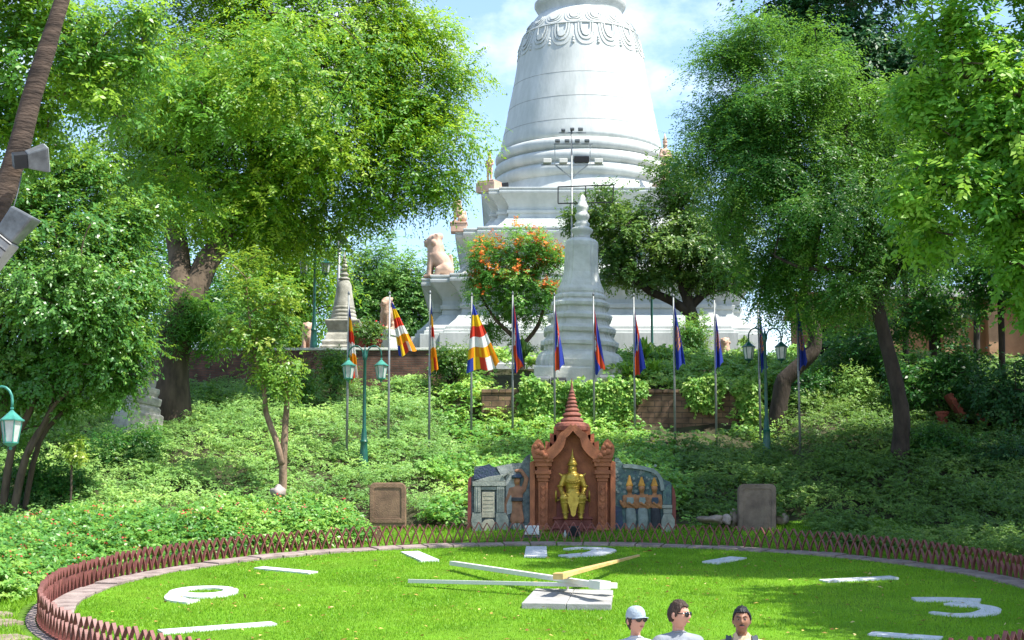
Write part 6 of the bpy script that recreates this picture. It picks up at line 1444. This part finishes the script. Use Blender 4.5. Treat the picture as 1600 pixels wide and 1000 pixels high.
# crown added mostly outside the frame, boughs placed to shade right lawn and slope
Y = 47.0; b = Vector((19.5, Y, gz(19.5, Y) - .2))
tree('shade_tree', 'tall dark tree added outside the right edge, boughs placed to shade lawn and slope',
     [((12.2, 33, 10.2), (1.6, 2.4, 1.3)), ((13.4, 29.8, 10.6), (1.8, 2.2, 1.4)), ((13.0, 36.2, 12.6), (1.5, 1.6, 1.2)), ((14.0, 37.5, 10.5), (1.8, 2.4, 1.6)), ((15.8, 35.5, 11.5), (2.4, 3.2, 2.0)), ((16.5, 40, 12.5), (2.6, 3, 2.0)), ((14.6, 32.5, 10.0), (2.2, 2.4, 1.6)), ((18.5, 37, 11), (2, 3.5, 2.5)), ((14.0, 43.5, 11.5), (1.8, 1.8, 1.6)), ((9.6, 44.6, 19.8), (2.4, 2.2, 1.0)), ((14, 45, 20), (3, 3, 1.3)), ((18.5, 45, 19), (3, 3.5, 2)), ((13.6, 48.5, 20.6), (3.2, 2.6, 1.3)), ((18.5, 51, 19), (3.6, 3.5, 2)), ((22, 47, 17.5), (3, 5, 3)), ((21, 56, 16), (3, 3, 3)), ((19.5, 47, 13.5), (2.2, 3, 2.2)), ((20.5, 53, 12), (2.5, 3, 2.5))],
     [([b, Vector((19.2, Y, 9)), Vector((18.2, Y, 14)), Vector((16.5, Y, 18)), Vector((14.5, Y, 20))], [.5, .42, .34, .24, .1])],
     M['lf_dark'], M['bark_dark'], 17, dens=15, cr=.9, nper=22, k=9, slen=.7, leaf=.22, wid=.11, droop=.4, pinnate=False, r0=.12)
# understory at right
US = [(1455, 475, 80, 62, 62, 18, 'yellowish understory tree between the dark curved trunk and the ochre building', 'lf_under'), (1560, 430, 80, 70, 60, 19, 'deep green understory tree at the right edge before the ochre building', 'lf_under'), (1345, 545, 60, 50, 63, 20, 'low leafy tree touching the left side of the dark curved trunk', 'lf_under'), (1465, 580, 90, 55, 60, 22, 'broad dark understory tree right of the dark curved trunk', 'lf_under'), (1580, 610, 70, 60, 58, 23, 'dark understory tree at the right edge above the shaded pots', 'lf_dark'), (1330, 505, 40, 40, 66, 24, 'small tree in front of the orange hut', 'lf_feather'), (1520, 350, 110, 80, 66, 25, 'tall green tree rising behind the ochre building', 'lf_under'), (1410, 400, 70, 55, 66, 26, 'green tree above the pale roof behind the dark curved trunk', 'lf_under')]
for px, py, rx, rz, Y, sd, lab, m_ in US:
    b = onhill(px, py + rz, Y)
    tree('understory_tree', lab, [E3(px, py, Y, rx, rz), E3(px + rx * .5, py + rz * .3, Y, rx * .5, rz * .6), E3(px - rx * .5, py + rz * .2, Y, rx * .5, rz * .6)], [([b, g(px + 4, py + rz * .8, Y), g(px - 3, py, Y)], [.12, .10, .05])], M[m_], M['bark_dark'], sd, dens=11, cr=.6, nper=20, k=9, slen=.5, leaf=.16, wid=.08, droop=.35, pinnate=(sd % 2 == 0), r0=.06, group='understory trees on the right slope')
def shrub_px(px, py, rx, rz, Y, m_, seed, label, **kw):
    s = Y / FPX; c = W(px, py, Y); return shrub('shrub', label, tuple(c), (rx * s, (rx + rz) * .45 * s, rz * s), M[m_], seed, group='shrubs on the slope', **kw)
shrub_px(1085, 522, 28, 36, 71.0, 'lf_bed', 31, 'sunlit rounded topiary bush before the white wall', n=34, nper=22)
shrub_px(706, 562, 40, 30, 64.6, 'lf_olive', 32, 'dark rounded shrub before the brick wall under the wide striped flag', n=34, nper=22)
shrub_px(522, 572, 30, 36, 64.4, 'lf_left', 33, 'leafy shrub below the grey chedi at the brick wall', n=30, nper=20)
shrub_px(1262, 615, 55, 42, 62.5, 'lf_under', 34, 'rounded shrub right of the rightmost flag', n=44, nper=24)
shrub_px(1345, 620, 50, 45, 61.5, 'lf_cover', 35, 'pale shrub left of the dark curved trunk', n=40, nper=24)
shrub_px(1480, 700, 75, 40, 55.5, 'lf_under', 36, 'wide dark shrub below the shaded pots', n=50, nper=26)
shrub_px(1580, 720, 60, 55, 54.5, 'lf_dark', 37, 'dark glossy shrub at the right edge above the fence', n=46, nper=24)
shrub_px(1545, 790, 80, 30, 51.5, 'lf_under', 38, 'low spreading shrub behind the fence at the right edge', n=50, nper=26)
shrub_px(335, 625, 30, 28, 61.5, 'lf_left', 39, 'bright leafy shrub right of the thick forked trunk', n=30, nper=20)
shrub_px(200, 700, 70, 45, 55, 'lf_under', 40, 'shadowy shrub below the thick forked trunk', n=44, nper=24)
shrub_px(75, 745, 80, 42, 50.5, 'lf_under', 41, 'dark shrub behind the slanting stems at the left edge', n=44, nper=24)
shrub_px(465, 600, 40, 30, 62.5, 'lf_left', 43, 'leafy shrub between slim tree and brick wall', n=30, nper=20)
shrub_px(1185, 610, 26, 30, 63.0, 'lf_creep', 44, 'pale bush at the right end of the laterite wall', n=26, nper=20)
def strap(px, py, Y, L, n, seed, label, m_='lf_strap'):
    rng = np.random.default_rng(seed); c = W(px, py, Y); c.z = max(gz(c.x, Y), c.z - .1); r = empty('strap_leaf_plant', c, label, 'plant', 'spiky strap-leaved plants by the small stupa'); V = []; rn = []
    for i in range(n):
        a = rng.uniform(0, 2 * math.pi); e = rng.uniform(.5, 1.35); l = L * rng.uniform(.7, 1.15); d = np.array([math.cos(a) * math.cos(e), math.sin(a) * math.cos(e), math.sin(e)]); sd = np.array([-math.sin(a), math.cos(a), 0]) * .045
        P = [np.array([0, 0, rng.uniform(0, .35 * L)]) + d * l * t + np.array([0, 0, -.55 * l * t * t]) for t in np.linspace(0, 1, 6)]; ww = [.6, 1, 1, .8, .5, .08]; q = rng.random()
        for k in range(5): V += [P[k] - sd * ww[k], P[k] + sd * ww[k], P[k + 1] + sd * ww[k + 1], P[k + 1] - sd * ww[k + 1]]; rn.append(q)
    quads_mesh('leaf_rosette', np.array(V), np.array(rn), M[m_], r); mb = MB(); mb.tube([(0, 0, -.2), (0, 0, .3 * L)], [.05, .03], 8); mb.build('stem', M['bark'], r, smooth=True)
strap(988, 590, 63.3, 1.0, 46, 51, 'yellow-green spiky plant against the right side of the small stupa'); strap(1008, 560, 65.0, 1.15, 50, 52, 'tall bright spiky plant behind the right edge of the small stupa'); strap(1022, 583, 63.6, .9, 40, 53, 'bright spiky plant farthest right of the small stupa'); strap(818, 560, 66.0, 1.2, 44, 54, 'dark spiky plant left of the small stupa', 'lf_olive')
strap(1163, 540, 72.5, .7, 24, 55, 'brownish spiky plant by the white wall above the shaded lamp', 'lf_olive')

# ------------------------------------------------------------------ people
M['skin_fair'] = mat('skin_fair', (0.52, 0.27, 0.19), 0.5, 0.08, 8, spec=.35); M['skin_brown'] = mat('skin_brown', (0.24, 0.115, 0.065), 0.5, 0.08, 8, spec=.35)
M['hair_brown'] = mat('hair_dark_brown', (0.045, 0.025, 0.015), .55, .3, 30, .6, 60, stretch=(1, 1, .2)); M['hair_black'] = mat('hair_black', (0.009, 0.009, 0.01), .45, .3, 30, .6, 60, stretch=(1, 1, .2))
M['tee_pale'] = mat('pale_grey_tee', (0.46, 0.48, 0.51), .85, .1, 6, .3, 30); M['tee_grey'] = mat('grey_tee', (0.23, 0.25, 0.28), .85, .12, 6, .3, 30); M['shirt_beige'] = mat('beige_shirt', (0.50, 0.38, 0.26), .85, .12, 6, .3, 30)
M['cap_grey'] = mat('grey_cap', (0.33, 0.39, 0.44), .85, .1, 10, .3, 60); M['denim'] = mat('dark_trousers', (0.04, 0.05, 0.075), .85, .2, 8, .3, 40); M['lip'] = mat('lip', (0.36, 0.12, 0.10), .5, .05); M['eye_white'] = mat('eye_white', (.26, .23, .21), .3, .03); M['lens_black'] = mat('sunglass_lens', (0.006, 0.006, 0.007), .12, .02, spec=.6)
M['strap_grey'] = mat('backpack_grey', (0.07, 0.085, 0.10), .8, .15, 8, .3, 40); M['shoe'] = mat('shoe', (.12, .11, .11), .7, .15)
def head_mesh(fem=0.0, nu=56, nv=44):
    vs = []; fs = []
    for j in range(nv + 1):
        ph = -math.pi / 2 + math.pi * j / nv
        for i in range(nu):
            t = 2 * math.pi * i / nu; dx, dy, dz = math.cos(ph) * math.sin(t), -math.cos(ph) * math.cos(t), math.sin(ph)
            x, y, z = dx * .076, dy * .098, dz * .118
            low = max(0, -dz)
            x *= 1 - .34 * low ** 1.4; y *= 1 - .12 * low ** 1.5
            if y > 0: y *= 1 - .25 * low
            fr = max(0, -dy)
            if fr > 0:
                gsn = lambda cx, cz, sx, sz: math.exp(-((x - cx) / sx) ** 2 - ((z - cz) / sz) ** 2)
                y -= .006 * fr * gsn(0, -.03, .05, .06) * 0
                y -= .026 * gsn(0, -.018, .0125, .017) + .014 * gsn(0, .008, .009, .022)
                for s in (-1, 1): y += .010 * gsn(s * .031, .012, .017, .012); y -= .005 * gsn(s * .045, -.02, .02, .02)
                y -= .006 * gsn(0, .032, .05, .010) * (1 - fem * .6); y -= .006 * gsn(0, -.054, .020, .010); y += .004 * gsn(0, -.068, .02, .006); y -= .011 * gsn(0, -.092, .022, .016)
            vs.append((x, y, z))
    for j in range(nv):
        for i in range(nu): fs.append((j * nu + i, j * nu + (i + 1) % nu, (j + 1) * nu + (i + 1) % nu, (j + 1) * nu + i))
    me = bpy.data.meshes.new('head'); me.from_pydata(vs, [], fs); return me
def xform(me, Mx):
    me.transform(Mx); return me
def person(px, top_py, Y, face, body_rz, skin, label, top, bottoms, fem=0, hair=None, pitch=0.0, shoulder=.19, collar=False, neck_tilt=0):
    tpz = W(px, top_py, Y).z; Ht = tpz; g0 = gz(0, Y); Ht -= g0
    hx = W(px, 960, Y).x; r = empty('person', (hx, Y, g0), label, 'person', None); sc = Ht / 1.76
    HC = Vector((0, -.035, 1.632)); RH = Matrix.Translation(HC) @ Matrix.Rotation(face, 4, 'Z') @ Matrix.Rotation(pitch, 4, 'X')
    RB = Matrix.Rotation(body_rz, 4, 'Z'); S = Matrix.Scale(sc, 4)
    sh = shoulder
    J = {'pel': ((0, 0, .96), (.15, .11)), 'wai': ((0, 0, 1.10), (.13 - .015 * fem, .095)), 'che': ((0, 0, 1.29), (.155, .115)), 'up': ((0, .005, 1.38), (.11, .085)), 'nk': ((0, .010, 1.47), .056 - .008 * fem), 'nk2': ((0, .004, 1.57), .052 - .008 * fem)}
    C = [['pel', 'wai', 'che', 'up', 'nk', 'nk2']]
    for s, n in ((-1, 'l'), (1, 'r')):
        J.update({n + 's': ((s * sh, .01, 1.395), .060), n + 'e': ((s * (sh + .06), .03, 1.12), .046), n + 'w': ((s * (sh + .07), -.06, .88), .030), n + 'p': ((s * (sh + .072), -.085, .815), (.022, .038)),
                  n + 'h': ((s * .09, 0, .92), .095), n + 'k': ((s * .105, -.012, .50), .066), n + 'a': ((s * .11, .02, .09), .044), n + 't': ((s * .125, -.13, .04), .042)})
        C += [['up', n + 's', n + 'e', n + 'w', n + 'p'], ['pel', n + 'h', n + 'k', n + 'a', n + 't']]
    ms = [xform(skin_mesh(J, C), RB)]
    for s in (-1, 1):       # hands: five separate fingers curled a little
        for k, (dy, ln) in enumerate(((-.030, .062), (-.010, .072), (.010, .068), (.029, .054))):
            b0 = Vector((s * (sh + .072), -.088 + dy, .79)); F = {'a': (tuple(b0 + Vector((0, 0, .02))), .0095), 'b': (tuple(b0 + Vector((0, -.006, -ln * .45))), .0088), 'c': (tuple(b0 + Vector((-s * .014, -.012, -ln * .8))), .0078), 'd': (tuple(b0 + Vector((-s * .028, -.014, -ln * .98))), .0066)}
            ms.append(xform(skin_mesh(F, [['a', 'b', 'c', 'd']], 1), RB))
        b0 = Vector((s * (sh + .065), -.115, .83)); F = {'a': (tuple(b0), .013), 'b': (tuple(b0 + Vector((-s * .012, -.025, -.03))), .011), 'c': (tuple(b0 + Vector((-s * .024, -.03, -.06))), .009)}
        ms.append(xform(skin_mesh(F, [['a', 'b', 'c']], 1), RB))
    ms.append(xform(head_mesh(fem), RH))
    for s in (-1, 1): ms.append(xform(ellipsoid((s * .077, .012, -.005), (.012, .022, .034), 12, 10), RH))
    body = xform(voxel(ms, .0062, 2), S); link('body', body, M[skin], r, smooth=True)
    def add(name, me, m_, smooth=True, head=True): xform(me, S @ (RH if head else RB)); return link(name, me, M[m_], r, smooth=smooth)
    # shirt with sleeves, open at the neck
    JS = {'a': ((0, 0, .93), (.165, .125)), 'b': ((0, 0, 1.10), (.158 - .015 * fem, .118)), 'c': ((0, 0, 1.29), (.172, .132)), 'd': ((0, .006, 1.385), (.12, .096)), 'e': ((0, .008, 1.448), (.074, .070))}
    CS = [['a', 'b', 'c', 'd', 'e']]
    for s, n in ((-1, 'l'), (1, 'r')): JS.update({n + 's': ((s * sh, .012, 1.388), .072), n + 'm': ((s * (sh + .04), .022, 1.27), .072), n + 'e': ((s * (sh + .052), .027, 1.17), .070)}); JS[n + 'z'] = ((s * .062, .012, 1.445), .040); JS[n + 'y'] = ((s * (sh * .85), .012, 1.402), .056); CS += [['d', n + 's', n + 'm', n + 'e'], [n + 'z', n + 'y']]
    sm = voxel([skin_mesh(JS, CS)], .011, 3)
    for v in sm.vertices:
        v.co += Vector((math.sin(v.co.z * 60 + v.co.x * 40) * .002, math.sin(v.co.z * 45 + v.co.x * 25) * .003, 0))
    add('shirt', sm, top, head=False)
    if collar:
        for s in (-1, 1):
            mb = MB(); mb.add([(s * .012, -.082, 1.455), (s * .075, -.055, 1.475), (s * .082, -.01, 1.50), (s * .055, -.055, 1.53), (s * .03, -.115, 1.40), (s * .085, -.085, 1.43)], ((0, 1, 3), (1, 2, 3), (0, 4, 5, 1))); me = mb.mesh(); add('collar', me, top, False, False)
        mb = MB(); mb.add([(-.014, -.085, 1.45), (.014, -.085, 1.45), (.006, -.122, 1.33), (-.006, -.122, 1.33)], ((0, 1, 2, 3),)); add('undershirt', mb.mesh(), 'rl_skin', False, False)
    else:
        mb = MB(); pts = [(.068 * math.cos(t), .012 + .064 * math.sin(t), 1.468 - .022 * -math.sin(t) * -1 * (1 if math.sin(t) < 0 else .2)) for t in np.linspace(0, 2 * math.pi, 25)]; mb.tube(pts, .009, 6, cap=False); add('neckband', mb.mesh(), top, True, False)
    JT = {'a': ((0, 0, .98), (.155, .118)), 'b': ((0, 0, .92), (.16, .12))}; CT = [['a', 'b']]
    for s, n in ((-1, 'l'), (1, 'r')): JT.update({n + 'h': ((s * .095, 0, .84), .105), n + 'k': ((s * .107, -.008, .50), .084), n + 'a': ((s * .112, .02, .12), .066)}); CT += [['b', n + 'h', n + 'k', n + 'a']]
    add('trousers', voxel([skin_mesh(JT, CT)], .012, 2), bottoms, head=False)
    for s in (-1, 1): add('shoe', voxel([ellipsoid((s * .122, -.06, .045), (.052, .14, .048)), ellipsoid((s * .115, .02, .06), (.045, .06, .055))], .012, 2), 'shoe', head=False)
    add('lips', ellipsoid((0, -.0985, -.056), (.021, .007, .0075), 14, 8), 'lip')
    return r, add, HC
def hair_cap(add, m_, back=-.06, front=.05, puff=1.07, side=-.02, top=1.0, seed=0):
    me = head_mesh(0); rng = np.random.default_rng(seed); bm = bmesh.new(); bm.from_mesh(me)
    kill = []
    for f in bm.faces:
        c = f.calc_center_median(); ang = math.atan2(c.x, -c.y); a = abs(ang); lim = front if a < .75 else (front + (side - front) * (a - .75) / .55 if a < 1.3 else (side + (back - side) * min(1, (a - 1.3) / .7)))
        if c.z < lim + .004 * math.sin(ang * 23 + seed): kill.append(f)
    bmesh.ops.delete(bm, geom=kill, context='FACES')
    for v in bm.verts:
        n_ = v.co.normalized(); w = .5 + .5 * math.sin(v.co.x * 190 + v.co.y * 120 + seed) * math.sin(v.co.y * 170)
        v.co = v.co * puff + n_ * (.013 * w * (.4 + .6 * rng.random())) + Vector((0, 0, .010 * top * max(0, n_.z)))
    bm.to_mesh(me); bm.free()
    def f(o): s = o.modifiers.new('solid', 'SOLIDIFY'); s.thickness = .014; s.offset = -1
    add('hair', eval_mesh(me, [f]), m_)
def sunglasses(add):
    mb = MB()
    for s in (-1, 1):
        e = ellipsoid((s * .033, -.099, .010), (.031, .009, .025), 16, 10, Matrix.Rotation(s * .22, 4, 'Z').to_euler()); b0 = len(mb.v); mb.v += [tuple(v.co) for v in e.vertices]; mb.f += [tuple(b0 + i for i in p.vertices) for p in e.polygons]; mb.mi += [0] * len(e.polygons)
        mb.bar((s * .055, -.090, .016), (s * .080, .01, .012), .005, .009)
    mb.bar((-.012, -.106, .016), (.012, -.106, .016), .006, .006); add('sunglasses', mb.mesh(), 'lens_black')
PY = 16.6
p1, add, HC = person(993, 948, PY, math.radians(30), math.radians(12), 'skin_fair', 'woman in pale grey tee, grey cap and sunglasses, leftmost of three visitors', 'tee_pale', 'denim', fem=1, shoulder=.165, pitch=-.05)
sunglasses(add)
mb = MB(); mb.lathe([(.083, .022), (.0855, .04), (.083, .07), (.074, .10), (.055, .124), (.03, .136), (.004, .139)], (0, 0, 0), 36, sy=1.22); me = mb.mesh()
cap = add('cap', me, 'cap_grey')
mb = MB(); n = 13; vs = []
for z_, sh_ in ((0, 0), (-.006, 0)):
    for i in range(n):
        t = math.radians(-62 + 124 * i / (n - 1)); vs.append((.084 * math.sin(t), -.100 * math.cos(t), .034 + z_))
    for i in range(n):
        t = math.radians(-62 + 124 * i / (n - 1)); vs.append((.083 * math.sin(t), -.100 * math.cos(t) - .075 * math.cos(t * 1.3) ** .8 if abs(t) < 1.05 else -.1 * math.cos(t), .026 + z_ - .02 * (1 - math.cos(t))))
fs = [(i, i + 1, n + i + 1, n + i) for i in range(n - 1)] + [(2 * n + i, 3 * n + i, 3 * n + i + 1, 2 * n + i + 1) for i in range(n - 1)] + [(n + i, n + i + 1, 3 * n + i + 1, 3 * n + i) for i in range(n - 1)]
mb.add(vs, fs); add('cap_brim', mb.mesh(), 'cap_grey')
hair_cap(add, 'hair_brown', back=-.07, front=.06, side=-.03, puff=1.04, seed=2)
p2, add, HC = person(1060, 938, PY, math.radians(58), math.radians(18), 'skin_fair', 'tall man in grey tee with short brown hair and sunglasses looking right, middle visitor', 'tee_grey', 'denim', shoulder=.178, pitch=.05)
sunglasses(add); hair_cap(add, 'hair_brown', back=-.055, front=.066, side=.0, puff=1.05, top=.8, seed=3)
p3, add, HC = person(1158, 947, PY, math.radians(-6), math.radians(-4), 'skin_brown', 'black-haired man with moustache in beige collared shirt, rightmost of three visitors', 'shirt_beige', 'denim', shoulder=.175, collar=True)
hair_cap(add, 'hair_black', back=-.05, front=.066, side=.012, puff=1.06, top=.3, seed=5)
for s in (-1, 1):
    add('eye', ellipsoid((s * .031, -.0875, .011), (.0125, .006, .0055), 12, 8), 'eye_white'); add('iris', ellipsoid((s * .031, -.0930, .011), (.0055, .002, .0052), 10, 8), 'hair_black')
    mb = MB(); mb.tube([(s * .014, -.0985, .028), (s * .032, -.0975, .034), (s * .05, -.083, .029)], [.0045, .005, .003], 6); add('eyebrow', mb.mesh(), 'hair_black')
mb = MB(); mb.tube([(-.026, -.0975, -.050), (-.010, -.1055, -.043), (.010, -.1055, -.043), (.026, -.0975, -.050)], [.002, .0055, .0055, .002], 8); add('moustache', mb.mesh(), 'hair_black')
bp = empty('backpack', (p3.location.x, PY, gz(0, PY)), 'dark grey backpack worn by the black-haired man, only its straps showing', 'backpack', rz=math.radians(-4)); sc_ = (W(1158, 947, PY).z - gz(0, PY)) / 1.76
bm_ = voxel([ellipsoid((0, .24, 1.17), (.15, .10, .23)), ellipsoid((0, .30, 1.08), (.12, .07, .12))], .015, 2); xform(bm_, Matrix.Scale(sc_, 4)); link('bag', bm_, M['strap_grey'], bp, smooth=True)
for s in (-1, 1):
    pts = smooth_path([(s * .125, -.125, 1.12), (s * .128, -.145, 1.28), (s * .125, -.105, 1.415), (s * .118, -.03, 1.482), (s * .112, .06, 1.47), (s * .105, .15, 1.38)], 5); mb = MB()
    for i in range(len(pts) - 1): mb.bar(Vector(pts[i]), Vector(pts[i + 1]), .052, .012, up=(0, -1, .4))
    me = mb.mesh(); xform(me, Matrix.Scale(sc_, 4)); link('strap', me, M['strap_grey'], bp)
